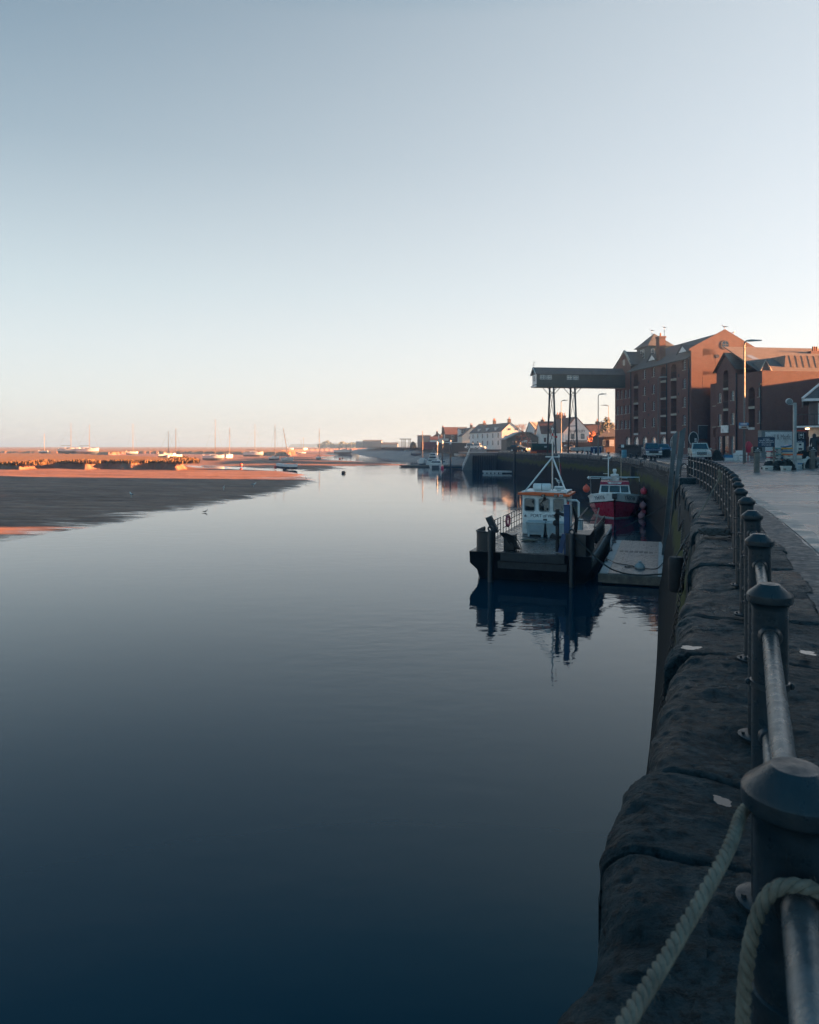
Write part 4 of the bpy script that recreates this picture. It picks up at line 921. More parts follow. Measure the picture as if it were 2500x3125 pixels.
def window(parent, m, a0, a1, z0, z1, dp=.1, arch=0, nx=2, nz=3, fm=WHITE, gm=None, sill=True, bar=.045, name='window'):
    mb = MB(); P = archpts(a0, a1, z0, z1, arch); cx, cz = (a0+a1)/2, (z0+z1)/2
    I = [(cx+(a-cx)*(1-2*bar/(a1-a0)), cz+(z-cz)*(1-2*bar/(z1-z0))) for a, z in P]
    mb.loft([[m(a,dp,z) for a,z in P],[m(a,dp-.05,z) for a,z in P],[m(a,dp-.05,z) for a,z in I],[m(a,dp,z) for a,z in I]], cap=False)
    for i in range(1, nx): a = a0+(a1-a0)*i/nx; mbox(mb, m, a-.018, a+.018, dp-.035, dp, z0+.02, z1-.02)
    for i in range(1, nz): z = z0+(z1-z0)*i/nz; mbox(mb, m, a0+.02, a1-.02, dp-.03, dp-.003, z-.018, z+.018)
    w_ = mb.build(name, fm, parent, smooth=0); mb = MB(); mb.poly([m(a,dp-.012,z) for a,z in P]); mb.build('pane', gm or GLASS, w_, smooth=0)
    if sill: mb = MB(); mbox(mb, m, a0-.08, a1+.08, -.06, dp, z0-.1, z0-.002); mb.build('sill', STONE, w_, smooth=0)
    return w_
def railing(parent, m, a0, a1, z0, dp=0, h=1.0, n_=6, name='balcony_rail', mt=None):
    mb = MB(); mbox(mb, m, a0, a1, dp-.03, dp+.02, z0+h-.05, z0+h); mbox(mb, m, a0, a1, dp-.02, dp+.01, z0+.08, z0+.12)
    for i in range(n_+1): a = a0+(a1-a0)*i/n_; mbox(mb, m, a-.015, a+.015, dp-.02, dp+.01, z0+.1, z0+h-.05)
    return mb.build(name, mt or IRON, parent, smooth=0)
def balcony_stack(parent, m, a0, a1, z0, z1, floors, arch=1, dp=1.1, dark=None):
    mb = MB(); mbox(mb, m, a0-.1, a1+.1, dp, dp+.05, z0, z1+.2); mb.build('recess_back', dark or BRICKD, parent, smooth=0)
    for i, z in enumerate(floors):
        nz_ = floors[i+1] if i+1 < len(floors) else z1
        mb = MB(); mbox(mb, m, a0+.003, a1-.003, -.05, dp, z-.32, z); mb.build('balcony_slab', STONE if i else LGREY, parent, smooth=0)
        railing(parent, m, a0+.01, a1-.01, z, .0, 1.0, 5)
        window(parent, m, a0+.12, a1-.12, z+.05, min(nz_-.55, z+2.15), dp-.005, 0, 2, 1, IRON, None, False, .07, 'balcony_door')
fm = lambda a, d_, z: (d_, a, z)
T0, T1, T2 = FA(2110), FA(1923), FA(1877.5)
EV = 15.1; BZ = .1
gr = thing('granary_building', 'tall red brick granary warehouse with arched balcony bays, roof lantern and round gable window', 'warehouse', O_, RZ)
ops = []; wins = []; stacks = []
def zf(x, y): return FZ(zx(x), zy(y))
for xc, rows_ in ((310,(430,563,695,825)),(384,(412,550,685,818)),(633,(353,505,655,800))):
    a = FA(zx(xc)); w2 = .48
    for y in rows_:
        z = zf(xc, y); op = (a-w2, a+w2, z-.78, z+.78, .35, .28); ops.append(op); wins.append(op)
for xc, hw, yt, fl in ((243,17.5,420,(660,775,908)),(465,22,365,(620,760,900)),(548,22.5,345,(608,748,892))):
    a0, a1 = FA(zx(xc+hw)), FA(zx(xc-hw)); zt = zf(xc, yt); fz = sorted(zf(xc, y) for y in fl)
    fz = fz + [fz[-1] + (fz[1]-fz[0])]
    ops.append((a0, a1, fz[0]-.32, zt, 1, 1.1)); stacks.append((a0, a1, fz[0]-.32, zt, [z for z in fz if z < zt-1.8]))
garch = []
for xc in (175,243,312,384,463,535,612):
    a = FA(zx(xc)); w2 = .95; z1_ = zf(xc, 932); 
    garch.append((a-w2, a+w2, z1_-1.75, z1_, .95, .25))
mb = MB()
front = [o for o in ops if o[0] > T0]
cols = {}
allop = sorted(front + [g for g in garch if g[0] > T0], key=lambda o: o[0])
# ground arches live in their own band
ZB = max(g[3] for g in garch) + .25
facade(mb, fm, T0, T1, ZB, EV, front)
facade(mb, fm, T0, T2, BZ, ZB, [g for g in garch if g[1] < T2])
wwin = []
for xc, ys_ in ((93,(600,725,840)),(125,(595,720,838)),(157,(590,715,836)),(191,(583,710,834))):
    a = FA(zx(xc))
    for y in ys_: z = zf(xc, y); wwin.append((a-.5, a+.5, z-.8, z+.8, .35, .25))
WEV = zf(80, 375); 
facade(mb, fm, T1, T2, ZB, WEV, wwin)
PKA, PKZ = FA(zx(145)), zf(145, 240)
mb.poly([(0,T1,WEV),(0,T2,WEV),(0,PKA,PKZ)])
SE = 11.04; PS, PZZ = 5.59, 19.5; KZ = 16.4
gm_ = lambda a, d_, z: (a, T0+d_, z)
gw = []
for (x, y, w_, h_) in ((835,340,1.05,1.25),(833,485,1.05,1.0)):
    a = GA(zx(x), T0); z = GZ_(zx(x), zy(y), T0); gw.append((a-w_, a+w_, z-h_, z+h_, .3, .22))
facade(mb, gm_, 0, SE, BZ, KZ, gw)
mb.poly([gm_(0,0,KZ),gm_(-.35,0,KZ),gm_(-.35,0,KZ-.3),gm_(0,0,KZ-.3)]); mb.poly([gm_(-.35,0,KZ),gm_(SE+.35,0,KZ),gm_(PS,0,PZZ)]); mb.poly([gm_(SE,0,KZ),gm_(SE+.35,0,KZ),gm_(SE+.35,0,KZ-.3),gm_(SE,0,KZ-.3)])
mb.poly([(SE,T0,BZ),(SE,T2,BZ),(SE,T2,EV),(SE,T0,EV)]); mb.poly([(0,T2,BZ),(SE,T2,BZ),(SE,T2,WEV),(0,T2,WEV)])
mb.poly([(SE,T0,EV),(SE,T0,KZ),(SE,T0+.35,KZ),(SE,T0+.35,EV)]); mb.poly([(0,T0,EV-.3),(0,T0,KZ),(0,T0+.35,KZ),(0,T0+.35,EV-.3)]); 
mb.poly([(-.35,T0+.35,KZ),(SE+.35,T0+.35,KZ),(PS,T0+.35,PZZ)]); mb.poly([(-.35,T0,KZ),(PS,T0,PZZ),(PS,T0+.35,PZZ),(-.35,T0+.35,KZ)]); mb.poly([(SE+.35,T0,KZ),(PS,T0,PZZ),(PS,T0+.35,PZZ),(SE+.35,T0+.35,KZ)])
mb.build('wall', BRICK, gr, smooth=0)
for o in wins + wwin:
    if o[0] > T0: window(gr, fm, o[0], o[1], o[2], o[3], o[5], o[4], 2, 4, WHITE, GLASSR)
for g in garch:
    if g[1] < T2: window(gr, fm, g[0], g[1], g[2], g[3], g[5], g[4], 4, 2, WHITE, GLASSR)
for o in gw: window(gr, gm_, o[0], o[1], o[2], o[3], o[5], o[4], 4, 3, DKGREY, None, False)
for a0, a1, b, t_, fl in stacks:
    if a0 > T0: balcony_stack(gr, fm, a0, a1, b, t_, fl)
PJ = .025
def roundel(parent, m, a, z, r, frame=STONE, nm='round_window'):
    mb = MB(); q = np.linspace(0, 2*PI, 21)[:-1]
    mb.loft([[m(a+r*math.cos(t_), 0, z+r*math.sin(t_)) for t_ in q],[m(a+r*math.cos(t_), -PJ, z+r*math.sin(t_)) for t_ in q],[m(a+r*.78*math.cos(t_), -PJ, z+r*.78*math.sin(t_)) for t_ in q],[m(a+r*.78*math.cos(t_), -.01, z+r*.78*math.sin(t_)) for t_ in q]], cap=False)
    mbox(mb, m, a-.03, a+.03, -.03, -.014, z-r*.8, z+r*.8); mbox(mb, m, a-r*.8, a+r*.8, -.028, -.014, z-.03, z+.03)
    w_ = mb.build(nm, frame, parent); mb = MB(); mb.poly([m(a+r*.8*math.cos(t_), -.012, z+r*.8*math.sin(t_)) for t_ in q]); mb.build('pane', GLASS, w_, smooth=0)
roundel(gr, gm_, GA(zx(965),T0), GZ_(zx(965),zy(190),T0), .72, BRICKD); roundel(gr, gm_, GA(zx(903),T0), GZ_(zx(903),zy(283),T0), .3, BRICKD)
roundel(gr, fm, PKA, zf(138,337), .75, BRICKD)
# roofs
def roofslab(parent, quad, th, m, name='roof'):
    a = [Vector(p) for p in quad]; n_ = (a[1]-a[0]).cross(a[2]-a[0]).normalized(); n_ = n_ if n_.z > 0 else -n_
    mb = MB(); mb.loft([a, [p+n_*th for p in a]]); return mb.build(name, m, parent, smooth=0)
RZg = 19.0
ro = roofslab(gr, [(-.45,T0+.36,EV-.25),(-.45,T1+.0,EV-.25),(PS,T1+3,RZg),(PS,T0+.36,RZg)], .15, SLATE)
roofslab(gr, [(SE+.4,T0+.36,EV-.25),(SE+.4,T2,EV-.25),(PS,T2,RZg),(PS,T0+.36,RZg)], .15, SLATE)
roofslab(gr, [(-.3,T2+.3,WEV-.25),(SE,T2+.3,WEV-.25),(SE,PKA,PKZ-.25),(-.02,PKA,PKZ-.25)], .15, SLATE)
roofslab(gr, [(.02,T1-.35,WEV-.25),(SE,T1-.35,WEV-.25),(SE,PKA,PKZ-.25),(.02,PKA,PKZ-.25)], .15, SLATE)
mb = MB(); mb.prism([(T1-.3,WEV-.05),(PKA,PKZ+.1),(T2+.3,WEV-.05),(T2+.3,WEV-.4),(PKA,PKZ-.25),(T1-.3,WEV-.4)], 'x', -.06, .3); mb.build('gable_coping', STONE, gr, smooth=0)
mb = MB(); mb.tube([(-.5,T0+.36,EV-.2),(-.5,T1,EV-.2)], .1, 6); mb.build('gutter', IRON, gr)
for x in (205, 495):
    a = FA(zx(x)); mb = MB(); mb.cyl((-.1,a,EV-.2),(-.1,a,ZB-1.4),.09,n=8); mb.build('downpipe', IRON, gr)
a = T0+.6; mb = MB(); mb.cyl((-.1,a,EV-.2),(-.1,a,BZ),.09,n=8); mb.build('downpipe', IRON, gr)
# iron tie plates
mb = MB()
for x, y in ((345,490),(345,628),(345,760),(345,905),(590,440),(588,590),(588,735),(270,905),(405,905),(268,500),(140,655),(140,775)):
    a = FA(zx(x)); z = zf(x, y)
    for s in (-1,1): mb.obox((-.03,a,z), (.05,.09,.55), 0, s*.7)
mb.build('tie_plate', IRON, gr)
# lantern
lt = thing('x', '', '', (0,0,0)); bpy.data.objects.remove(lt)
a0, a1 = 37.1, 42.05; s0, s1 = 3.0, 7.35; ZE = zz(1053,130)
CLAD = mat('dark_cladding', (.11,.125,.125), .7, var=.2)
mb = MB(); mb.box(s0,s1,a0,a1,15.8,ZE); lan = mb.build('lantern', CLAD, gr, smooth=0)
mb = MB(); ap = ((s0+s1)/2,(a0+a1)/2,zz(1017.5,133)); ev = [(s0-.45,a0-.45,ZE-.1),(s1+.45,a0-.45,ZE-.1),(s1+.45,a1+.45,ZE-.1),(s0-.45,a1+.45,ZE-.1)]
for i in range(4): mb.poly([ev[i], ev[(i+1) % 4], ap])
mb.poly(ev); mb.build('lantern_roof', SLATE, lan, smooth=0)
lm1 = lambda a, d_, z: (s0+d_, a, z); lm2 = lambda a, d_, z: (a, a0+d_, z)
window(lan, lm1, a0+1.9, a0+3.4, ZE-2.2, ZE-.5, -.02, 0, 2, 3, WHITE, None, False); window(lan, lm2, s0+.35, s0+.95, ZE-2.0, ZE-.6, -.02, 0, 1, 2, WHITE, None, False); window(lan, lm2, s0+3.0, s0+3.6, ZE-2.0, ZE-.5, -.02, 0, 1, 2, WHITE, None, False)
# chimney and gablets
mb = MB(); mb.box(1.0,2.1,29.4,30.6,15.3,zz(1032,123)); mb.box(.9,2.2,29.3,30.7,zz(1032,123),zz(1027,123)); ch = mb.build('chimney', BRICK, gr, smooth=0); mb = MB(); mb.lathe([(.16,0),(.13,.6)], (1.5,30,zz(1027,123)), 8); mb.build('chimney_pot', mat('terracotta',(.35,.14,.08),.8), ch)
for px, hw, yb, yp in ((1991.5,1.5,1103,1079),(2085.5,1.5,1079,1052)):
    a = FA(px, .7); zb_, zp = FZ(px, yb, .7)+.1, FZ(px, yp, .7); 
    mb = MB(); mb.poly([(.6,a-hw,zb_),(.6,a+hw,zb_),(.6,a,zp)]); mb.poly([(.6,a-hw,zb_),(3.6,a,zp),(.6,a,zp)]); mb.poly([(.6,a+hw,zb_),(3.6,a,zp),(.6,a,zp)])
    dm = mb.build('dormer', SLATE, gr, smooth=0); mb = MB(); mb.poly([(.57,a-hw*.8,zb_+.12),(.57,a+hw*.8,zb_+.12),(.57,a,zp-.25)]); mb.build('white_boarding', WHITE, dm, smooth=0)
    mb = MB(); mb.tube([(.5,a-hw-.15,zb_-.1),(.5,a,zp+.08),(.5,a+hw+.15,zb_-.1)], .09, 4); mb.build('bargeboard', DKGREY, dm)
# signs on the gable foot
mb = MB(); a = GA(zx(706),T0); z = GZ_(zx(706),zy(952),T0); mb.loft([[(a+.75*math.cos(q),T0-.05,z+1.05*math.sin(q)) for q in np.linspace(0,2*PI,25)[:-1]],[(a+.75*math.cos(q),T0-.1,z+1.05*math.sin(q)) for q in np.linspace(0,2*PI,25)[:-1]]]); sg = mb.build('oval_sign', mat('sign_green',(.03,.05,.05),.5), gr, smooth=0)
mb = MB(); mb.tube([(a+.75*math.cos(q),T0-.1,z+1.05*math.sin(q)) for q in np.linspace(0,2*PI,25)], .05, 4, False); mb.build('sign_rim', WHITE, sg)
for k in range(2): mb = MB(); mb.box(a+.15,a+.5,T0-.115,T0-.102,z-.5+k*.32,z-.25+k*.32); mb.build('sign_panel', WHITE, sg, smooth=0)
a = GA(zx(790),T0); mb = MB(); mb.box(a-.9,a+.6,T0-.1,T0-.05,2.6,4.6); bs = mb.build('dark_sign', DKGREY, gr, smooth=0); mb = MB(); mb.box(a-.98,a+.68,T0-.12,T0-.1,4.6,4.68); mb.box(a-.98,a-.9,T0-.12,T0-.1,2.6,4.6); mb.build('sign_rim', LGREY, bs, smooth=0)
# aerials with perched gulls come later
# ---------------------------------------------------------------- overhead gallery on trestles
gl = thing('overhead_gallery', 'long dark boarded gallery on braced steel trestles jutting from the granary over the quay', 'overhead gallery', O_ + UX*41.76, RZ)
LG = 16.95; gz0, gz1, gz2 = 12.25, 14.6, 15.86; hw = 1.31
GBO = tiles('green_boarding', (.075,.1,.095), .2, .2)
mb = MB(); mb.box(-LG,.05,-hw,hw,gz0+.35,gz1); mb.box(-LG-.02,.05,-hw-.03,hw+.03,gz0,gz0+.35); mb.poly([(-LG,-hw,gz1),(-LG,hw,gz1),(-LG,0,gz2-.1)]); mb.build('wall', GBO, gl, smooth=0)
for s in (-1,1): roofslab(gl, [(-LG-.35,s*(hw+.25),gz1-.12),(.05,s*(hw+.25),gz1-.12),(.05,0,gz2),(-LG-.35,0,gz2)], .08, SLATE)
mb = MB(); mb.tube([(-LG-.3,-hw-.25,gz1-.1),(-LG-.3,0,gz2+.02),(-LG-.3,hw+.25,gz1-.1)], .1, 4); mb.build('bargeboard', WHITE, gl)
mb = MB(); mb.box(-LG-.04,-LG-.005,-hw+.1,hw-.1,gz0+.5,gz1-.05); ep = mb.build('end_panel', WHITE, gl, smooth=0); em = lambda a, d_, z: (-LG-.04+d_, a, z); window(ep, em, -.45, .45, gz1-1.3, gz1-.3, -.01, 0, 2, 3, WHITE, None, False)
mb = MB(); mb.box(-LG-.3,-LG-.045,-hw,hw,gz0,gz0+.3); mb.build('end_step', WHITE, gl, smooth=0)
wm = lambda a, d_, z: (a, -hw+d_, z)
for a in (-LG+1.1,-LG+2.3,-LG+6.2,-LG+7.4): window(gl, wm, a-.5, a+.5, gz1-1.0, gz1-.2, -.01, 0, 3, 2, WHITE, None, False)
mb = MB(); mb.cyl((-LG-.2,0,gz2),(-LG-.2,0,gz2+1.2),.025,n=5); mb.poly([(-LG-.2,0,gz2+1.1),(-LG+.05,0,gz2+.85),(-LG+.15,0,gz2+.95)]); mb.box(-LG-.45,-LG+.05,-.01,.01,gz2+.45,gz2+.5); mb.build('weather_vane', IRON, gl)
for s in (13.7, 9.66):
    tp = []
    for sg in (-1, 1):
        mb = MB(); mb.tube([(-s,sg*1.05,gz0),(-s+.05*sg,sg*2.5,.1)], .17, 10); lg = mb.build('leg', STEEL, gl); tp.append(sg)
        mb = MB()
        for q in (-1,1): mb.tube([(-s,sg*(.95+.17),gz0-1.4),(-s+q*1.3,sg*1.1,gz0)], .06, 5)
        mb.build('strut', STEEL, lg)
    mb = MB(); W_ = lambda z: 1.05+(gz0-z)/(gz0-.1)*1.45
    mb.tube([(-s,-W_(11.7),11.7),(-s,W_(5.2),5.2)], .05, 5); mb.tube([(-s,W_(11.7),11.7),(-s,-W_(5.2),5.2)], .05, 5); mb.tube([(-s,-W_(5.2),5.2),(-s,W_(5.2),5.2)], .07, 5); mb.tube([(-s,-W_(5.0),5.0),(-s,W_(.6),.6)], .05, 5); mb.tube([(-s,W_(5.0),5.0),(-s,-W_(.6),.6)], .05, 5); mb.tube([(-s,-W_(10.8),10.8),(-s,W_(10.8),10.8)], .05, 5)
    mb.build('cross_brace', STEEL, gl)
# ---------------------------------------------------------------- lower brick flats beside the granary
an = thing('brick_flats', 'lower red brick flats with gabled bay, blank side wall and tiled roof', 'brick building', O_, RZ)
BT = 11.25; B0, B1, LK = FA(2247), FA(2187), FA(2157)
ops = []; st2 = []; w2_ = []
def stack(xc, hw, yt, fl):
    a0, a1 = FA(zx(xc+hw)), FA(zx(xc-hw)); zt = zf(xc, yt); fz = sorted(zf(xc, y) for y in fl); st2.append((a0,a1,fz[0]-.32,zt,fz)); return (a0,a1,fz[0]-.32,zt,1,1.1)
def slot(xc, y0_, y1_, w_=.38): a = FA(zx(xc)); return (a-w_, a+w_, zf(xc,y1_), zf(xc,y0_), 0, .22)
bayz = BT+.9
mb = MB()
bay = [stack(970,20,395,(540,708,880)), slot(920,585,660), slot(1024,565,640), slot(920,755,850), slot(1024,745,835)]
facade(mb, fm, B0, B1, 3.6, bayz, bay)
gnd = [slot(920,935,1040,.4), slot(1024,932,1038,.4), slot(968,930,1040,.75)]
facade(mb, fm, B0, B1, BZ, 3.6, [(o[0],o[1],BZ+.15,min(o[3],3.2),0,.22) for o in gnd])
mb.poly([(0,B0,bayz),(0,B1,bayz),(0,(B0+B1)/2,bayz+2.3)])
facade(mb, lambda a,d_,z: (d_+.6,a,z), B1, LK, BZ, 10.6, [slot(846,615,685), slot(846,775,855), slot(848,940,1040,.42)])
fl_ = [stack(1180,25,535,(690,860)), slot(1243,535,612), slot(1243,725,825)]
facade(mb, fm, 0, B0, 3.4, BT, fl_); facade(mb, fm, 0, B0, BZ, 3.4, [])
mb.poly([(0,B1,BZ),(9,B1,BZ),(9,B1,bayz),(0,B1,bayz)]); mb.poly([(0,B0,BT-1),(9,B0,BT-1),(9,B0,bayz),(0,B0,bayz)]); mb.poly([(.6,LK,BZ),(12,LK,BZ),(12,LK,10.6),(.6,LK,10.6)]); mb.poly([(.6,B1,10.6),(12,B1,10.6),(12,LK,10.6),(.6,LK,10.6)]); mb.box(16,26,16.01,24,BZ,11.2); mb.box(16,26,9,16,BZ,13.6); mb.box(21,30,-7,-.01,BZ,12.2)  # last three boxes: unseen wings added to shade the gable and blank wall
SW = 30
bm_ = lambda a, d_, z: (a, d_, z)
facade(mb, bm_, 0, SW, BZ, BT, []); mb.poly([(0,.3,BT),(SW,.3,BT),(SW,0,BT),(0,0,BT)]); mb.poly([(SW,0,BZ),(SW,LK,BZ),(SW,LK,BT),(SW,0,BT)])
mb.poly([(12,LK,BZ),(SW,LK,BZ),(SW,LK,BT),(12,LK,BT)])
mb.build('wall', BRICKD if False else BRICK, an, smooth=0)
for a0,a1,b,t_,fz in st2: balcony_stack(an, fm, a0, a1, b, t_, fz)
for o in [q for q in bay+fl_ if q[4] == 0]: window(an, fm, o[0], o[1], o[2], o[3], o[5], 0, 1, 2, WHITE, GLASSR)
for o in gnd[:2]: window(an, fm, o[0], o[1], BZ+.15, min(o[3],3.2), .22, 0, 1, 3, WHITE, GLASSR, False)
o = gnd[2]; window(an, fm, o[0], o[1], BZ+.15, 3.2, .22, 0, 1, 2, DWOOD, None, False, .1, 'door')
mb = MB(); mbox(mb, fm, o[0]-.1, o[1]+.1, -.2, -.05, 3.35, 4.4); mb.build('white_sign', WHITE, an, smooth=0)
m6 = lambda a,d_,z: (d_+.6,a,z)
for q in (slot(846,615,685), slot(846,775,855), slot(848,940,1040,.42)): window(an, m6, q[0], q[1], q[2], q[3], q[5], 0, 1, 2, WHITE, GLASSR)
RID = zz(1074,108); rt = 10.0
ROOFT = tiles('grey_tiles', (.15,.13,.115), .32, .25, 2)
roofslab(an, [(-.3,.35,BT-.1),(SW,.35,BT-.1),(SW,rt,RID),(.8,rt,RID)], .14, ROOFT); roofslab(an, [(9,LK,BT-.1),(SW,LK,BT-.1),(SW,rt,RID),(9,rt,RID)], .14, ROOFT)
BP = (B0+B1)/2
for s, e_ in ((B0-.3,1),(B1+.3,1)): roofslab(an, [(-.35,s,bayz-.2),(9,s,bayz-.2),(9,BP,bayz+2.35),(-.35,BP,bayz+2.35)], .12, ROOFT)
mb = MB(); mb.tube([(-.32,B0-.3,bayz-.15),(-.32,BP,bayz+2.4),(-.32,B1+.3,bayz-.15)], .1, 4); mb.build('bargeboard', BRICKD, an)
# metal clad upper storey and small dormer
def gx(v): return GA(zx(v), 1.2)
MET = mat('bronze_cladding', (.2,.15,.115), .45, .3, var=.15)
x0_, x1_, x2_ = GA(zx(1440),1.2), GA(zx(1510),1.2), SW
mt_ = zz(1086,97); mb = MB(); mb.loft([[(x0_,1.2,BT-.4),(x2_,1.2,BT-.4),(x2_,6,BT-.4),(x0_,6,BT-.4)],[(x1_,2.6,mt_),(x2_,2.6,mt_),(x2_,6,mt_),(x1_,6,mt_)]]); mc = mb.build('metal_storey', MET, an, smooth=0)
mb = MB()
for k in range(16):
    x = x1_+.5+k*.9; mb.tube([(x,1.19,BT-.3),(x,2.59,mt_)], .014, 4)
mb.build('standing_seam', MET, mc)
a0, a1 = GA(zx(1255),.2), GA(zx(1335),.2); zb_ = BT; zp = zz(zy(320),94)
mb = MB(); mb.poly([(a0,.28,zb_),(a1,.28,zb_),((a0+a1)/2,.28,zp)]); mb.poly([(a0,.28,zb_),((a0+a1)/2,.28,zp),((a0+a1)/2,4,zp)]); mb.poly([(a1,.28,zb_),((a0+a1)/2,.28,zp),((a0+a1)/2,4,zp)]); dm = mb.build('dormer', ROOFT, an, smooth=0)
mb = MB(); mb.tube([(a0-.1,.2,zb_-.05),((a0+a1)/2,.2,zp+.05),(a1+.1,.2,zb_-.05)], .1, 4); mb.build('bargeboard', STONE, dm)
sk = lambda x, t_: (x, t_, BT-.1+(t_-.35)/(rt-.35)*(RID-BT+.1)+.17)
xs = GA(zx(1175),5), GA(zx(1228),5); mb = MB(); mb.poly([sk(xs[0],4.6),sk(xs[1],4.6),sk(xs[1],6.4),sk(xs[0],6.4)]); mb.build('skylight', glassy('skylight_glass',(.25,.27,.28),.1), an, smooth=0)
mb = MB(); mb.cyl((-.12,.15,9.4),(-.12,.15,.2),.1,n=8); mb.obox((-.12,.15,9.5),(.3,.3,.25)); mb.build('downpipe', IRON, an)
mb = MB(); mb.cyl((-.1,B0-.2,11.5),(-.1,B0-.2,.2),.1,n=8); mb.build('downpipe', IRON, an)
for k in range(3):
    mb = MB(); x = GA(zx(1676+k*16), 8); mb.lathe([(.15,0),(.12,.7)], (x, 8, 15.0), 8); mb.build('chimney_pot', mat('terracotta',(.35,.14,.08),.8), an)
mb = MB(); x = GA(zx(1692), 8); mb.box(x-1, x+1, 7.5, 8.5, 13, 15.0); mb.build('chimney', BRICK, an, smooth=0)
# ---------------------------------------------------------------- shop kiosk hoarding in front of the blank wall
ho = thing('shop_hoarding', 'white shop hoarding reading Cornell & Marfit against the blank brick wall', 'hoarding', O_ - UX*.5, RZ)
hx = lambda v: GA(zx(v), -.9)
mb = MB(); mb.box(hx(1255), hx(1610), -.5, .2, .2, zz(zy(885),92.5)); mb.build('frame', mat('hoarding_frame',(.2,.22,.22),.6), ho, smooth=0)
mb = MB(); mb.box(hx(1285), hx(1500), -.54, -.505, zz(zy(1055),92.5), zz(zy(897),92.5)); mb.build('panel', WHITE, ho, smooth=0)
text('lettering', 'Cornell & Marfit', .95, mat('grey_lettering',(.2,.2,.2),.6), ho, ((hx(1310)+hx(1440))/2, -.56, zz(zy(940),92.5)), (PI/2,0,0), sx=.62)
mb = MB(); mb.box(hx(1505), hx(1610), -.54, -.505, .9, zz(zy(900),92.5)); mb.build('side_panel', mat('pale_pink_panel',(.5,.4,.4),.6), ho, smooth=0)
mb = MB(); mb.box(hx(1505), hx(1612), -.6, -.51, zz(zy(892),92.5), zz(zy(882),92.5)); mb.build('red_strip', mat('red_strip',(.75,.1,.05),.5), ho, smooth=0)
# ---------------------------------------------------------------- cafe at the right edge
cf = thing('corner_cafe', 'dark slate roofed cafe with balcony and cream shopfront at the right edge', 'cafe', (35.4,66,0), -.5)
mb = MB(); mb.box(1.05,9,.0,11,3.3,5.7); mb.box(1.2,9,.5,11,.2,3.2); mb.build('wall', mat('cafe_wall',(.12,.1,.1),.8), cf, smooth=0)
mb = MB(); ev = [(.55,-.55,5.75),(9.5,-.55,5.75),(9.5,11.5,5.75),(.55,11.5,5.75)]; rd_ = [(3.9,3.2,9.0),(6.5,3.2,9.0),(6.5,8,9.0),(3.9,8,9.0)]; mb.loft([ev, rd_]); mb.build('roof', SLATE, cf, smooth=0)
mb = MB(); mb.box(.45,9.5,-.66,-.52,5.55,5.78); mb.box(.45,.58,-.66,11.5,5.55,5.78); mb.build('fascia', WHITE, cf, smooth=0)
mb = MB(); mb.tube([(.5,-.6,5.8),(3.9,3.2,9.1)], .12, 5); mb.build('hip_board', WHITE, cf)
mb = MB(); mb.box(-.25,9,-1.6,.0,3.15,3.3); mb.build('balcony_floor', WHITE, cf, smooth=0)
cm = lambda a, d_, z: (a, d_, z); railing(cf, cm, -.2, 8.8, 3.3, -1.5, 1.05, 22)
for k in range(4): window(cf, cm, 1.75+k*1.5, 3.0+k*1.5, 3.4, 5.4, -.02, 0, 2, 1, WHITE, mat('curtain',(.6,.58,.5),.8), False, .06, 'balcony_door')
mb = MB(); mb.box(1.0,9,-.02,.48,2.35,3.14); mb.build('shop_sign', mat('cream_panel',(.62,.6,.52),.6), cf, smooth=0)
window(cf, cm, 2.2, 5.2, .9, 2.3, .48, 0, 2, 1, WHITE, mat('warm_interior',(.6,.53,.4),.7), False, .05, 'shop_window')
mb = MB(); mb.box(1.05,1.5,.0,.48,.2,2.34); mb.build('pilaster', WHITE, cf, smooth=0)
mb = MB(); mb.lathe([(.02,0),(.16,.03),(.16,.1),(.02,.12)], (.9,-1.2,2.98), 10); mb.build('lamp', glow('warm_lamp',(1,.55,.25),1.2), cf)
tr = thing('raised_terrace', 'low raised terrace with two steps in front of the cafe', 'terrace', (0,0,0)); mb = MB(); mb.prism([(28.0,52),(46,52),(46,67.2),(35.5,67.2)], 'z', -.2, .62); mb.build('platform', mat('terrace_stone',(.16,.16,.155),.7), tr, smooth=0); mb = MB(); mb.box(27.9,34,51.6,51.998,-.2,.3); mb.build('step', mat('step_stone',(.28,.28,.27),.7), tr, smooth=0)
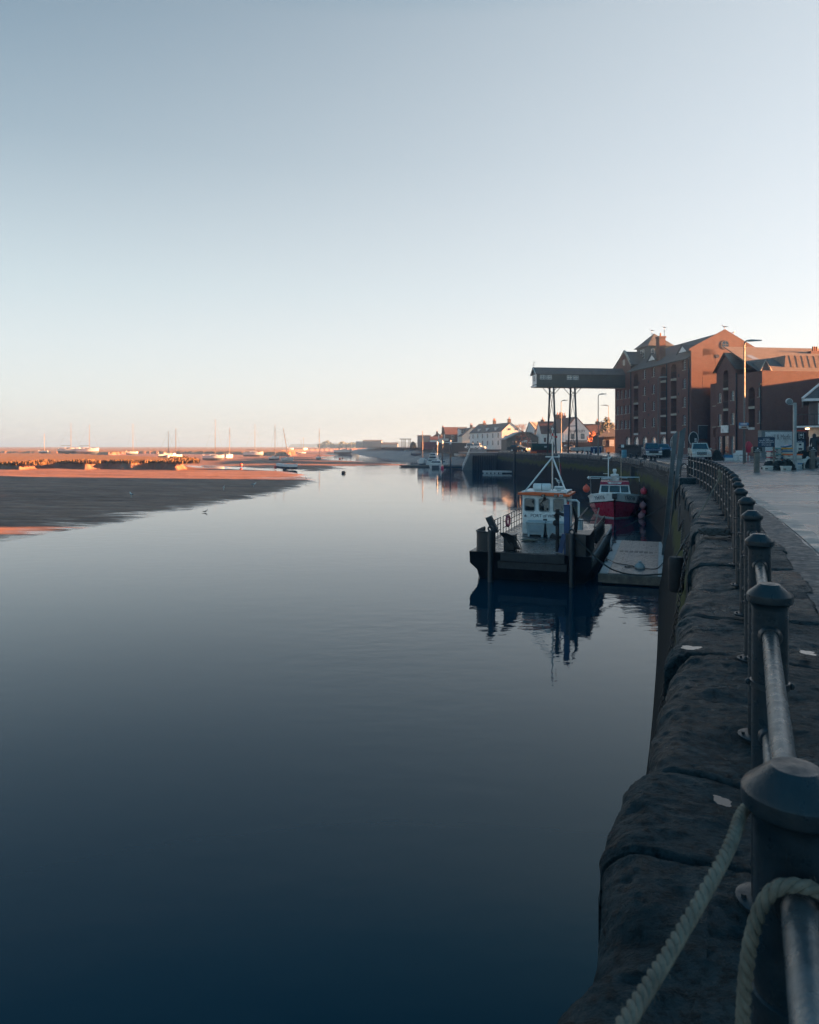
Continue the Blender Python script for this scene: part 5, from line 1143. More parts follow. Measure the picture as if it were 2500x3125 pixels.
# ================================================================ houses of the far town
def house(name, label, x0, x1, d, zb, ze, zp, wallm, roofm, depth=9, gable=True, rz=0, pk=None, cat='house', chim=(), wins=(), over=.25, group=None):
    """gable=True: gable end towards the viewpoint; else ridge runs across"""
    w_ = (x1-x0)/F*d; t_ = thing(name, label, cat, at((x0+x1)/2, d, z=0), rz, group); h = w_/2; p = 0 if pk is None else (pk-(x0+x1)/2)/F*d
    mb = MB(); mb.box(-h,h,0,depth,zb-.6,ze)
    if gable:
        mb.poly([(-h,0,ze),(h,0,ze),(p,0,zp)]); mb.poly([(-h,depth,ze),(h,depth,ze),(p,depth,zp)])
    else:
        mb.poly([(-h,0,ze),(-h,depth,ze),(-h,depth/2,zp)]); mb.poly([(h,0,ze),(h,depth,ze),(h,depth/2,zp)])
    mb.build('wall', wallm, t_, smooth=0)
    rf = None
    if gable:
        for s in (-1, 1):
            rf = roofslab(t_, [(s*(h+over),-.15,ze-over*.7),(s*(h+over),depth+.15,ze-over*.7),(p,depth+.15,zp),(p,-.15,zp)], .13, roofm)
    else:
        for y in (-over, depth+over): rf = roofslab(t_, [(-h-.15,y,ze-over*.7),(h+.15,y,ze-over*.7),(h+.15,depth/2,zp),(-h-.15,depth/2,zp)], .13, roofm)
    for cx, cy, cz, n_ in chim:
        mb = MB(); mb.box(cx-.5,cx+.5,cy-.4,cy+.4,ze,cz); mb.box(cx-.57,cx+.57,cy-.47,cy+.47,cz,cz+.18); c_ = mb.build('chimney', BRICKD, t_, smooth=0)
        for k in range(n_): mb = MB(); mb.lathe([(.17,0),(.13,.75)], (cx-.3+k*.6/max(1,n_-1) if n_ > 1 else cx, cy, cz+.18), 7); mb.build('chimney_pot', mat('terracotta',(.35,.14,.08),.8), c_)
    fm_ = lambda a, d_, z: (a, d_, z)
    for a, z, ww_, hh, fr in wins: window(t_, fm_, a-ww_/2, a+ww_/2, z-hh/2, z+hh/2, -.02, 0, 2, 2, fr, None, False, .08)
    return t_
def A(x, y): return 1230+x*300/1725, 1240+y*300/1725
def Bz(x, y): return 1500+x*400/1725, 1240+y*400/1725
# chandlery
d = 188; z_ = lambda y: zz(1240+y*400/1725, d)
ch = house('chandlery', 'white gabled shop lettered CHANDLERY with brown tiled roof behind the trestles', 1500+945*.2319, 1500+1305*.2319, d, .3, z_(340), z_(140), WREND, PANT, 15, True, .12, 1500+1115*.2319,
   'shop', [(0,13,z_(95),3),(1.9,6,z_(165),1)], [(-1.15,z_(395),1.0,1.35,DKGREY),(1.55,z_(395),1.0,1.35,DKGREY)])
mb = MB(); mb.box(-3.05,2.7,-.12,-.03,z_(465),z_(448)); mb.build('fascia', DKGREY, ch, smooth=0)
text('lettering', 'CHANDLERY', .95, INK, ch, (.1,-.05,z_(328)), (PI/2,0,0), sx=.78)
for a in (-2.0,-.2,1.6): window(ch, lambda a_,d_,z: (a_,d_,z), a-.75, a+.75, .5, z_(472), -.02, 0, 2, 1, WHITE, None, False, .1, 'shop_window')
mb = MB(); mb.box(-3.95,-3.7,1,15,.3,4.2); 
lm = lambda a, d_, z: (-3.55+d_, a, z)
h2 = house('white_wing', 'low white wing left of the chandlery under a long brown roof', 1500+660*.2319, 1500+940*.2319, 200, .3, zz(1240+355*.2319,200), zz(1240+195*.2319,200), WREND, PANT, 9, False, 0, None, 'house', [(2.5,4.5,zz(1272,200),2),(4.2,4.5,zz(1268,200),2)], [(2.2,3.6,.5,1.6,DKGREY),(3.6,3.6,.5,1.6,DKGREY),(-2,3.2,.6,1.2,DKGREY)])
# timber shed
d = 205; Z = lambda y: zz(1240+y*.2319, d)
sh = thing('timber_shed', 'wide grey boarded quayside shed with shallow roof and pale door panel', 'shed', at(1500+400*.2319, d, z=0)); k = .2319/F*d
bx = lambda x: (x-400)*k
BOARD = tiles('grey_boarding', (.12,.115,.105), .25, .25)
mb = MB(); mb.prism([(bx(200),-.3),(bx(635),-.3),(bx(635),Z(425)),(bx(520),Z(352)),(bx(370),Z(352)),(bx(265),Z(405)),(bx(200),Z(435))], 'y', 0, 12); mb.build('wall', BOARD, sh, smooth=0)
mb = MB(); mb.prism([(bx(178),Z(440)),(bx(368),Z(345)),(bx(522),Z(345)),(bx(655),Z(440)),(bx(655),Z(430)),(bx(522),Z(335)),(bx(368),Z(335)),(bx(178),Z(430))], 'y', -.5, 12.3); mb.build('roof', mat('pale_sheet_roof',(.3,.3,.29),.6), sh, smooth=0)
mb = MB(); mb.box(bx(370),bx(525),-.06,-.01,Z(475),Z(445)); mb.box(bx(295),bx(600),-.08,-.02,Z(482),Z(476)); mb.build('pale_panel', WHITE, sh, smooth=0)
mb = MB(); mb.box(bx(205),bx(240),-.06,-.01,Z(560),Z(470)); mb.build('door', WOOD, sh, smooth=0)
# white gable and slate house, brick gable house
d = 225; Z = lambda y: zz(1240+y*.2319, d)
house('slate_roof_house', 'small white gabled house with dark slate roof between shed and brick gable', 1500+457*.2319, 1500+600*.2319, d, .3, Z(335), Z(205), WREND, SLATE, 9, True, -.5, 1500+500*.2319, 'house', [(2.3,4,Z(178),1)])
house('brick_gable_house', 'brown brick gabled house with tall white arched window and brown roof', 1500+590*.2319, 1500+760*.2319, 215, .3, zz(1240+320*.2319,215), zz(1240+200*.2319,215), BRICKD, PANT, 9, True, -.45, 1500+640*.2319, 'house', [(3.2,5,zz(1266,215),1)], [(-2.2,zz(1240+352*.2319,215),.9,2.2,WHITE)])
# long cream house with dormers: gable towards us, front along the water side
d = 250; Z = lambda y: zz(1240+y*.2319, d)
cr_ = house('cream_terrace', 'long cream rendered terrace with white gable end and small dormers', 1500+130*.2319, 1500+405*.2319, d, .6, Z(328), Z(215), WREND, SLATE, 38, True, .21, 1500+250*.2319, 'terrace', [(-.2,2,Z(170),1),(-.2,18,Z(170),4),(-.2,30,Z(185),4)], [(-1.1,Z(300),.35,.6,DKGREY),(-.6,Z(300),.35,.6,DKGREY),(1.5,Z(300),.35,.6,DKGREY),(2.0,Z(300),.35,.6,DKGREY),(-2.1,Z(408),.6,1.3,DKGREY),(-1.4,Z(408),.6,1.3,DKGREY)])
sm = lambda a, d_, z: (-3.62+d_, a, z)
for r_ in range(2):
    for q in range(6): window(cr_, sm, 3+q*6, 4.2+q*6, 1.8+r_*2.6, 3.4+r_*2.6, -.04, 0, 2, 2, DKGREY, None, False, .1)
for q in range(3):
    mb = MB(); y = 8+q*10; mb.box(-3.3,-1.5,y-.7,y+.7,Z(328),Z(328)+1.5); mb.build('dormer', WHITE, cr_, smooth=0)
house('warm_terrace', 'narrow warm cream house front standing beyond the long terrace', 1486, 1502, 268, .8, zz(1326,268), zz(1318,268), mat('warm_render',(.6,.45,.33),.8,var=.1), PANT, 8, False, .1, None, 'house', [(0,4,zz(1305,268),3)], [(-.5,zz(1340,268),.6,1.2,DKGREY),(.5,zz(1352,268),.6,1.2,DKGREY)])
# pale gable house with dark sign
d = 300; Z = lambda y: zz(1240+y*.1739, d)
px = lambda x: 1230+x*.1739
gs = house('sign_gable_house', 'cream gable end house with one dark blue signboard facing the harbour', px(1040), px(1367), d, 1.0, Z(520), Z(372), CREAM, SLATE, 10, True, .1, px(1212), 'house', [(.0,.8,Z(335),2)], [])
kk = .1739/F*d; mb = MB(); mb.box((1155-1203)*kk,(1270-1203)*kk,-.1,-.02,Z(578),Z(530)); sb = mb.build('signboard', mat('navy_sign',(.04,.06,.09),.5), gs, smooth=0)
mb = MB(); mb.box((1165-1203)*kk,(1262-1203)*kk,-.11,-.102,Z(560),Z(546)); mb.build('sign_stripe', LGREY, sb, smooth=0)
house('pink_house', 'pink rendered house with dark roof right of the cream gable', px(1368), px(1500), 310, 1.0, zz(1240+540*.1739,310), zz(1240+420*.1739,310), PINK, PANT, 9, False, .1, None, 'house', [], [(2.5,4.2,.8,1.6,DKGREY)])
house('brown_roof_house', 'long brown roofed brick house rising behind the cream gable', px(1240), px(1392), 330, 1.5, zz(1240+440*.1739,330), zz(1240+362*.1739,330), BRICKD, PANT, 9, False, .1, None, 'house')
tw = thing('maltings_tower', 'plain square brick tower rising above the pink house', 'tower', at(px(1515), 340, z=0)); mb = MB(); mb.box(-4.7,4.7,0,9,0,zz(1240+318*.1739,340)); mb.box(-4.9,-1.5,-.1,3,zz(1240+318*.1739,340),zz(1240+308*.1739,340)); mb.build('wall', BRICKD, tw, smooth=0)
house('dark_roof_house', 'low dark roofed house below the brick tower', px(1440), px(1560), 325, 1.5, zz(1240+480*.1739,325), zz(1240+415*.1739,325), BRICKD, SLATE, 8, False)
d = 315; Z = lambda y: zz(1240+y*.1739, d); kk = .1739/F*d
bh = house('balcony_house', 'brown roofed waterside house with white posted first floor balcony', px(745), px(1000), d, 1.0, Z(490), Z(362), BRICKD, PANT, 11, False, .08, None, 'house', [(-3.6,5.5,Z(375),3)], [(0,Z(555),1.3,2.4,WHITE),(3.2,Z(560),.5,2.2,WHITE)])
mb = MB(); mb.box(-6.6,5.8,-1.5,0,Z(640),Z(628)); mb.build('balcony_floor', WHITE, bh, smooth=0)
mb = MB(); [mb.box(x-.15,x+.15,-1.5,-1.2,1.0,Z(495)) for x in (-6.3,-3.8,5.2)]; mb.build('balcony_post', WHITE, bh, smooth=0)
mb = MB(); mb.box(-6.5,-2.0,-1.55,-1.45,Z(605),Z(565)); mb.build('balcony_panel', CREAM, bh, smooth=0)
house('bay_house', 'white timber framed bay with grey roof beside the cream gable', px(1000), px(1135), 308, 1.0, zz(1240+405*.1739,308), zz(1240+365*.1739,308), WREND, SLATE, 7, False, .08, None, 'house', [], [(-.6,zz(1240+440*.1739,308),.9,1.6,DKGREY),(.6,zz(1240+440*.1739,308),.9,1.6,DKGREY)])
house('grey_boat_shed', 'wide hazy grey shed left of the waterside houses', px(258), px(485), 390, 1.0, zz(1240+512*.1739,390), zz(1240+505*.1739,390), mat('hazy_shed',(.2,.18,.17),.8), SLATE, 14, False, 0, None, 'shed')
house('pyramid_roof_house', 'house with steep reddish roof and single chimney behind low white cottage', px(528), px(690), 370, 1.0, zz(1240+530*.1739,370), zz(1240+470*.1739,370), BRICKD, PANT, 9, True, 0, None, 'house', [(-.2,3,zz(1240+445*.1739,370),1)])
house('white_cottage', 'low white cottage with brown roof beside the maroon hoarding', px(480), px(735), 350, .8, zz(1240+585*.1739,350), zz(1240+530*.1739,350), WREND, PANT, 8, False, 0, None, 'cottage')
mb = MB(); o = at(px(545), 330, z=0); mb.box(o.x-6,o.x+5.5,330,330.3,0,zz(1240+625*.1739,330)); tag(mb.build('maroon_hoarding', mat('maroon_paint',(.16,.03,.05),.6), smooth=0), 'dark maroon hoarding at the water edge in front of the white cottage', 'hoarding')
mb = MB(); o = at(px(940), 262, z=0); mb.box(o.x-7,o.x+7.5,262,262.4,-1,zz(1240+640*.1739,262)); tag(mb.build('brown_fence', DWOOD, smooth=0), 'dark brown boarded fence below the balcony house', 'fence')
# roofs to the right of the chandlery
d = 200; Z = lambda y: zz(1240+y*.2319, d)
house('terrace_row', 'row of reddish roofed houses behind the wall right of the chandlery', 1500+1235*.2319, 1500+1520*.2319, 215, .5, zz(1240+345*.2319,215), zz(1240+230*.2319,215), BRICKD, PANT, 9, False, 0, None, 'terrace', [(1.5,4.5,zz(1240+200*.2319,215),1),(4.8,4.5,zz(1240+205*.2319,215),2),(-5.5,4.5,zz(1240+180*.2319,215),2)])
house('red_brick_house', 'tall red brick chimneyed house catching sun beside the granary', 1500+1470*.2319, 1500+1580*.2319, 225, .5, zz(1240+260*.2319,225), zz(1240+205*.2319,225), BRICK, PANT, 8, False, 0, None, 'house', [(1,4,zz(1240+175*.2319,225),2)])
house('white_gable_cottage', 'small white gable peeping out beside the granary corner', 1500+1545*.2319, 1500+1640*.2319, 205, .5, zz(1240+300*.2319,205), zz(1240+230*.2319,205), WREND, SLATE, 8, True, 0, None, 'cottage')
d = 148; Z = lambda y: zz(1240+y*.2319, d); kk = .2319/F*d
gt = house('gatehouse', 'small dark brick lodge with noticeboard leaning on the granary', 1500+1478*.2319, 1500+1642*.2319, d, .2, Z(395), Z(395)+.2, BRICKD, SLATE, 6, False, .14, None, 'lodge', [], [(-1.3,Z(480),.5,1.2,LGREY)])
mb = MB(); mb.poly([(-2.9,-.3,Z(395)-.2),(2.6,-.3,Z(395)-.2),(2.6,4,Z(290)),(1.4,4,Z(290))]); mb.build('lean_to_roof', SLATE, gt, smooth=0)
mb = MB(); mb.box(-.15,.85,-.1,-.02,Z(525),Z(440)); mb.build('noticeboard', WHITE, gt, smooth=0)
mb = MB(); o = at(1500+1385*.2319, 165, z=0); mb.box(o.x-8,o.x+4.5,165,165.4,0,zz(1240+470*.2319,165)); tag(mb.build('brick_boundary_wall', BRICKD, smooth=0), 'low brick boundary wall between chandlery and lodge', 'wall')
# far sheds across the bend
def C(x): return 950+x*350/1725
d = 620; Z = lambda y: zz(1270+y*350/1725, d)
house('far_boathouse', 'big hazy grey boathouse on the far bend', C(775), C(1055), d, .5, Z(372), Z(357), mat('hazy_shed',(.2,.18,.17),.8), SLATE, 20, False, 0, None, 'boathouse')
house('far_annex', 'pale low annex left of the far boathouse', C(668), C(775), d+5, .5, Z(395), Z(380), mat('pale_shed',(.35,.34,.32),.8), mat('pale_sheet_roof',(.3,.3,.29),.6), 15, False, 0, None, 'shed')
house('far_workshop', 'long low pale workshop right of the far boathouse', C(1050), C(1300), 560, .5, zz(1270+420*.2029,560), zz(1270+398*.2029,560), mat('pale_shed',(.35,.34,.32),.8), SLATE, 15, False, 0, None, 'workshop')
tf = thing('steel_gantry', 'skeletal steel hoist gantry on the far quay', 'gantry', at(C(1415), 480, z=0)); mb = MB(); kk = .2029/F*480
mb.box(-85*kk,90*kk,-1,1,zz(1270+350*.2029,480),zz(1270+338*.2029,480)); [mb.box(x*kk-.2,x*kk+.2,-.2,.2,0,zz(1270+340*.2029,480)) for x in (-50,-20,0,55,75)]; mb.build('frame', STEEL, tf, smooth=0)
mb = MB(); mb.cyl((0,0,8),(0,0,zz(1270+305*.2029,480)),.2,n=6); mb.build('mast', STEEL, tf)

# ================================================================ trees
def bare_tree(name, label, base, H, spread, mt, seed=1, depth=6, cat='tree'):
    r_ = random.Random(seed); t_ = thing(name, label, cat, base); tk = MB(); cr2 = MB()
    def grow(p, dr, L, r, k):
        q = p + dr*L; (tk if k < 2 else cr2).tube([p, (p+q)/2 + Vector((r_.uniform(-.1,.1)*L, r_.uniform(-.1,.1)*L, 0)), q], [r, r*.85, r*.68], 5 if k < 3 else 3, False)
        if k >= depth: return
        for _ in range(r_.choice((2,3,3))):
            nd = (dr + Vector((r_.uniform(-1,1), r_.uniform(-1,1), r_.uniform(-.15,.75)))*spread).normalized(); grow(q, nd, L*r_.uniform(.62,.82), r*.62, k+1)
    grow(Vector((0,0,-.3)), Vector((0,0,1)), H*.27, H*.028, 0)
    tk.build('trunk', mt, t_); cr2.build('crown', mt, t_); return t_
TWIG = mat('winter_twigs', (.2,.12,.075), .9, var=.3)
bare_tree('bare_tree', 'leafless round headed winter tree behind the cream terrace', at(1500+365*.2319, 272, z=1.0), 11.5, .75, TWIG, 4)
bare_tree('bare_tree', 'leafless tree behind the row of houses, left one of the pair', at(1500+1490*.2319, 240, z=1.0), 9.5, .75, TWIG, 8)
bare_tree('bare_tree', 'leafless tree half hidden by the granary edge', at(1500+1590*.2319, 236, z=1.0), 9.5, .8, TWIG, 13)
def leafy(name, label, base, rx, rz_, mt, n_=260, seed=1, cat='bush', lf=.35):
    r_ = random.Random(seed); t_ = thing(name, label, cat, base); mb = MB()
    for _ in range(n_):
        a, u = r_.uniform(0,2*PI), r_.uniform(-.2,1); rr = math.sqrt(max(0,1-max(u,0)**2))*r_.uniform(.55,1.05)*(1+.25*math.sin(a*3+seed))
        c_ = Vector((math.cos(a)*rr*rx, math.sin(a)*rr*rx, rz_*(.15+.85*u)*r_.uniform(.75,1.05)+.1)); s = lf*r_.uniform(.5,1.2)
        X = Vector((r_.uniform(-1,1),r_.uniform(-1,1),r_.uniform(-1,1))).normalized(); Y = X.orthogonal().normalized()
        mb.poly([c_-X*s, c_+Y*s*.6, c_+X*s, c_-Y*s*.6])
    mb.build('crown', mt, t_, smooth=0); mb = MB(); mb.tube([(0,0,-.3),(.05,0,rz_*.5)], [.12,.06], 6); mb.build('trunk', DWOOD, t_); return t_
EVG = mat('evergreen', (.035,.05,.03), .8, var=.5, scale=1.2)
leafy('evergreen_tree', 'dark evergreen tree between the row of houses and the lodge', at(1500+1515*.2319, 190, z=.5), 2.6, 8.2, EVG, 700, 2, 'tree', .45)
leafy('orange_shrub', 'orange leaved shrub by the wall right of the chandlery', at(1500+1330*.2319, 172, z=.3), 1.6, 4.4, mat('orange_leaves',(.42,.12,.05),.8,var=.4), 240, 3)
leafy('orange_shrub', 'reddish orange shrub beside the timber shed', at(1500+420*.2319, 190, z=.2), 2.6, 5.0, mat('red_leaves',(.3,.1,.07),.8,var=.5), 300, 5)
leafy('dark_bush', 'hazy dark bush by the far quay gantry', at(1261, 420, z=.5), 1.7, 3.4, EVG, 300, 6, lf=.5)
leafy('hazy_tree', 'pale hazy tree behind the balcony house', at(px(702), 420, z=.5), 2.2, 9, mat('hazy_twigs',(.2,.17,.13),.9), 400, 7, 'tree', .8)
wd = MB(); r_ = random.Random(9)                                   # far wood across the marsh
for k in range(1500):
    x = r_.uniform(972, 1094); hmax = 2.5+6*math.exp(-((x-998)/14)**2)+4.5*math.exp(-((x-1045)/9)**2)+3*math.exp(-((x-1075)/15)**2)
    c_ = at(x, 1050+r_.uniform(-30,60), z=0) + Vector((0,0,r_.uniform(0,1)*hmax)); s = r_.uniform(1.2,3); X = Vector((r_.uniform(-1,1),r_.uniform(-1,1),r_.uniform(-1,1))).normalized(); Y = X.orthogonal()
    wd.poly([c_-X*s, c_+Y*s*.7, c_+X*s, c_-Y*s*.7])
tag(wd.build('far_wood', EVG, smooth=0), 'hazy dark wood on the skyline beyond the marsh', 'wood', kind='stuff')
hl = MB(); P = [at(x, 2600, z=0) for x in np.linspace(880, 1500, 60)]
hl.loft([[(p.x, 2600, -3) for p in P], [(p.x, 2650, 6+9*abs(mnoise.noise(Vector((i*.17,3,0))))+ (8 if i > 12 else 2)) for i, p in enumerate(P)], [(p.x, 2900, -3) for p in P]], cap=False, closed=False)
tag(hl.build('hills', EVG), kind='structure')
# tufted grass on the lip of the near marsh bank
tg = MB(); r_ = random.Random(11)
mp_ = np.array([[x, y] for x, y in MARSH])
for i in range(2, 13):
    a, b = Vector((*MARSH[i],0)), Vector((*MARSH[i+1],0)); L = (b-a).length
    for _ in range(int(min(L, 80)*26)):
        p = a.lerp(b, r_.random()); nn_ = Vector((-(b-a).y, (b-a).x, 0)).normalized(); p += nn_*r_.uniform(-.5,4.5)*(1 if nn_.y > 0 else -1)
        z = gz(p.x, p.y) if False else -2.3; h_ = r_.uniform(.05,.42)*(1+1.1*mnoise.noise(Vector((p.x*.25,p.y*.25,0)))); w_ = r_.uniform(.1,.3); an_ = r_.uniform(0,PI); q = Vector((math.cos(an_)*w_, math.sin(an_)*w_, 0)); lean = Vector((r_.uniform(-.3,.3), r_.uniform(-.3,.3), 0))
        tg.poly([p-q+Vector((0,0,z-.5)), p+q+Vector((0,0,z-.5)), p+q*.4+lean+Vector((0,0,z+h_)), p-q*.4+lean+Vector((0,0,z+h_))])
tag(tg.build('marsh_grass', mat('marsh_grass',(.10,.055,.018),.9,var=.6,scale=.6), smooth=0), 'rusty tufted grass along the eroded marsh edge', 'grass', kind='stuff')

# ================================================================ boats on the mud and at the jetty
def yacht(name, label, px, y_wl, L, rz, mast, hullm, z=None, d=None, heel=0, cabin=True, top=BOATW, boom=True, rake=0, group='sailing boats aground on the mud', cat='sailing boat', stays=True, mhx=0):
    d = d or dist(y_wl, -4.3); p = at(px, d, z=0); z = zz(y_wl, d) if z is None else z; z = max(z, gz(p.x, d)-.12) if d < 350 and p.x < 0 else z; p.z = z
    t_ = thing(name, label, cat, p, rz, group); t_.rotation_euler[1] = heel; b = L*.31; fb_ = L*.25
    S_ = [(-L/2,.62,.25,1.0),(-L*.3,.9,.1,.95),(0,1,0,.95),(L*.28,.72,.05,1.02),(L*.43,.32,.15,1.1),(L*.5,.03,.5,1.15)]
    def ringz(f0, f1):
        R = []
        for x, w_, k, s_ in S_:
            h0, h1 = fb_*s_*f0, fb_*s_*f1; wa = lambda f: b/2*w_*(.35+.65*min(1,(f*1.6))**.7)
            k0 = k*fb_ ; R.append([(x,-wa(f1),max(h1,k0)),(x,-wa(f0),max(h0,k0*.7)),(x,0,max(h0*.85,k0*.6)),(x,wa(f0),max(h0,k0*.7)),(x,wa(f1),max(h1,k0))])
        return R
    mb = MB(); mb.loft(ringz(0,.5), cap=True); hb = mb.build('lower_hull', hullm, t_); mb = MB(); mb.loft(ringz(.5,1), cap=True); mb.build('topside', top, t_)
    mb = MB(); mb.box(-L*.2,L*.0,-.06,.06,-L*.05,fb_*.3); mb.build('keel', hullm, t_)
    if cabin:
        zt = fb_*.95; mb = MB(); mb.loft([[(-L*.18,-b*.3,zt-.1),(L*.25,-b*.22,zt-.1),(L*.25,b*.22,zt-.1),(-L*.18,b*.3,zt-.1)],[(-L*.16,-b*.25,zt+L*.07),(L*.18,-b*.16,zt+L*.04),(L*.18,b*.16,zt+L*.04),(-L*.16,b*.25,zt+L*.07)]]); cb = mb.build('cabin', BOATW, t_)
        for s in (-1,1): mb = MB(); mb.box(-L*.1,L*.12,s*b*.285-.01,s*b*.285+.01,zt+.04,zt+L*.03); mb.build('cabin_window', GLASSB, cb)
        mb = MB(); mb.tube([(-L*.47,-b*.28,fb_),(-L*.47,-b*.28,fb_+.6),(-L*.47,b*.28,fb_+.6),(-L*.47,b*.28,fb_)], .025, 4); mb.build('stern_rail', GALV, t_)
    if mast:
        mx_ = L*.08+mhx; tp = (mx_+rake, 0, fb_+mast); mb = MB(); mb.tube([(mx_,0,fb_*.9), tp], [.11,.08], 6); mb.build('mast', mat('alloy_mast',(.13,.10,.085),.5,.2), t_)
        if stays:
            mb = MB(); mb.cyl(tp,(L*.49,0,fb_*1.1),.018,n=3); mb.cyl(tp,(-L*.48,0,fb_),.018,n=3); mb.cyl(tp,(mx_,b*.45,fb_),.015,n=3); mb.cyl(tp,(mx_,-b*.45,fb_),.015,n=3); mb.build('stay', STEEL, t_)
        if boom: mb = MB(); mb.tube([(mx_,0,fb_+L*.14),(-L*.36,0,fb_+L*.13)], .1, 6); mb.build('boom', DKGREY, t_)
    return t_
def Y3(x, y): return x*1000/1725, 1260+y*1000/1725
NAVY = mat('navy_hull', (.02,.035,.06), .35); GREYH = mat('grey_hull', (.12,.14,.15), .4)
E = lambda x, y: (560+x*400/1725, 1270+y*400/1725)
def mh(px, yt, yb, y_wl): d_ = dist(y_wl, -4.3); return (yb-yt)/F*d_
def ya(lbl, x, ytop, yk, Lpx, rz, hullm, **kw):
    px_, yk_ = x, yk; d_ = dist(yk_, kw.pop('zk', -4.4)); L = Lpx/F*d_; m_ = (yk_-ytop)/F*d_ - L*.25
    return yacht('sailing_boat', lbl, px_, yk_, L, rz, m_, hullm, d=d_, **kw)
x, y = E(395,592); ya('grey sailing boat aground, tallest masted of the middle group', x, E(0,45)[1], y, 64, .05, GREYH)
x, y = E(600,560); ya('white sailing boat seen stern on beside the grey tall masted one', x, E(0,155)[1], y, 44, 1.3, BOATW)
x, y = E(920,540); ya('white sailing boat aground broadside on bow to the right, on its own', x, E(0,100)[1], y, 60, 0, GREYH)
x, y = E(1195,580); ya('dark blue hulled sailing boat behind the open launch', x, E(0,105)[1], y, 42, 1.0, NAVY)
x, y = E(1370,600); ya('small sunlit white sailing boat with mast leaning to the left', x, E(0,165)[1], y, 44, .8, BOATW, heel=0, rake=-2.4)
x, y = E(1362,700); lb = yacht('open_launch', 'white striped dark blue open launch on the wet mud beside the creek', x, y, 68/F*dist(y,-4.75), -.25, 0, NAVY, d=dist(y,-4.75), heel=.06, cabin=False, group=None, cat='launch', top=WHITE)
mb = MB(); L_ = 68/F*dist(y,-4.75); mb.box(-L_*.1,L_*.12,-.6,.6,L_*.14,L_*.2); mb.build('engine_box', DKGREY, lb); mb = MB(); mb.tube([(-L_*.48,0,L_*.1),(-L_*.5,0,L_*.26)], .12, 6); mb.build('outboard', BLACK, lb)
G_ = lambda x, y: (x*580/1725, 1280+y*580/1725)
for lbl, x, yt, yk, Lp, rz in (('hull hidden sailing boat with short mast at the far left of the marsh',395,125,306,26,.4),('white sailing boat with tallest mast left of centre behind the marsh',628,30,310,64,.15),('sailing boat with dark covered cockpit behind the marsh',795,45,314,66,.1),
     ('lone masted sailing boat behind the middle of the marsh',1198,40,320,34,.3),('pale sailing boat at the marsh corner, left mast of three',1515,105,350,52,.5),('white sailing boat at the marsh corner nearest the mud',1585,80,362,52,.9)):
    x_, y_ = G_(x, yk); d_ = 345 if x < 1400 else 290; z_ = zz(y_, d_); L = Lp*.336/.336/F*d_; yacht('sailing_boat', lbl, x_, y_, L, rz, (y_-G_(0,yt)[1])/F*d_-L*.25, GREYH if x < 1550 else BOATW, d=d_, z=z_)
x, y = C(115), 1270+650*.2029; ya('white sailing boat standing alone on the sand bar near mid channel', x, 1270+180*.2029, y, 30, 1.2, GREYH, zk=-4.6)
for lbl, x, yt, yk, Lp in (('tiny hazy sailing boat near the far marsh, left of two',1543,325,490,34),('tiny hazy sailing boat near the far marsh, right of two',1575,300,495,36)):
    x_, y_ = E(x, yk); d_ = 560; yacht('sailing_boat', lbl, x_, y_, Lp*.2319*2/F*d_, .5, (y_-E(0,yt)[1])/F*d_, GREYH, d=d_, z=zz(y_,d_))
x_, y_ = E(1605,442); yacht('motor_cruiser', 'far sunlit white motor cruiser by the distant marsh', x_, y_, 5.5, 1.0, 0, WHITE, d=600, z=zz(y_,600), group=None, cat='motor boat')
x_, y_ = E(1412,440); yacht('motor_cruiser', 'tiny white boat alone on the far marsh edge', x_, y_, 5, .3, 0, WHITE, d=600, z=zz(y_,600), group=None, cat='motor boat')
for lbl, x, y in (('orange mooring buoy lying on the red mud',*E(758,650)),('orange mooring buoy beside the open launch',*E(1212,680)),('small orange buoy under the stern of the white boat',*E(592,552)),('small pinkish buoy on the sand bar beside its reflection',*(C(430),1270+650*.2029))):
    d_ = dist(y, -4.4); o = MB().ball((0,0,0), .5, 10, 7).build('mooring_buoy', ORB); o.location = at(x, d_, z=zz(y, d_)+.2); tag(o, lbl, 'buoy')
for lbl, x, y, r in (('dark round buoy floating alone in mid channel',C(487),1270+862*.2029,.5),('small dark buoy in the channel near the sand bar',C(470),1270+638*.2029,.45)):
    d_ = dist(y, WZ); o = MB().ball((0,0,0), r, 10, 7, (1,1,.8)).build('mooring_buoy', BLACK); o.location = at(x, d_, z=WZ+.2); tag(o, lbl, 'buoy')
# jetty group
jd = 212
jt = thing('boat_jetty', 'low grey floating jetty with moored boats below the far houses', 'jetty', at(px(850), jd+6, z=WZ), -.25); mb = MB(); mb.box(-16,9,-1.2,1.2,.15,.55); mb.build('deck', WOOD, jt); mb = MB(); mb.box(-15.5,8.5,-1,1,-.4,.15); mb.build('float', BLACK, jt)
def pile(lbl, x, yt, d_, yb=None):
    t_ = thing('mooring_pile', lbl, 'pile', at(x, d_, z=WZ-1), group='dark round jetty piles'); z1 = zz(yt, d_)-WZ+1; mb = MB(); mb.cyl((0,0,0),(0,0,z1),.24,n=12); mb.build('shaft', STEEL, t_); mb = MB(); mb.lathe([(.25,z1-.9),(.26,z1-.9),(.26,z1),(.02,z1+.35)], n=12); mb.build('white_cap', WHITE, t_)
pile('dark jetty pile with white cap, leftmost and shortest of three', px(600), 1240+628*.1739, 235); pile('dark jetty pile with white cap, the middle one', px(692), 1240+612*.1739, 222); pile('dark jetty pile with white cap, nearest and rightmost', px(834), 1240+612*.1739, 210)
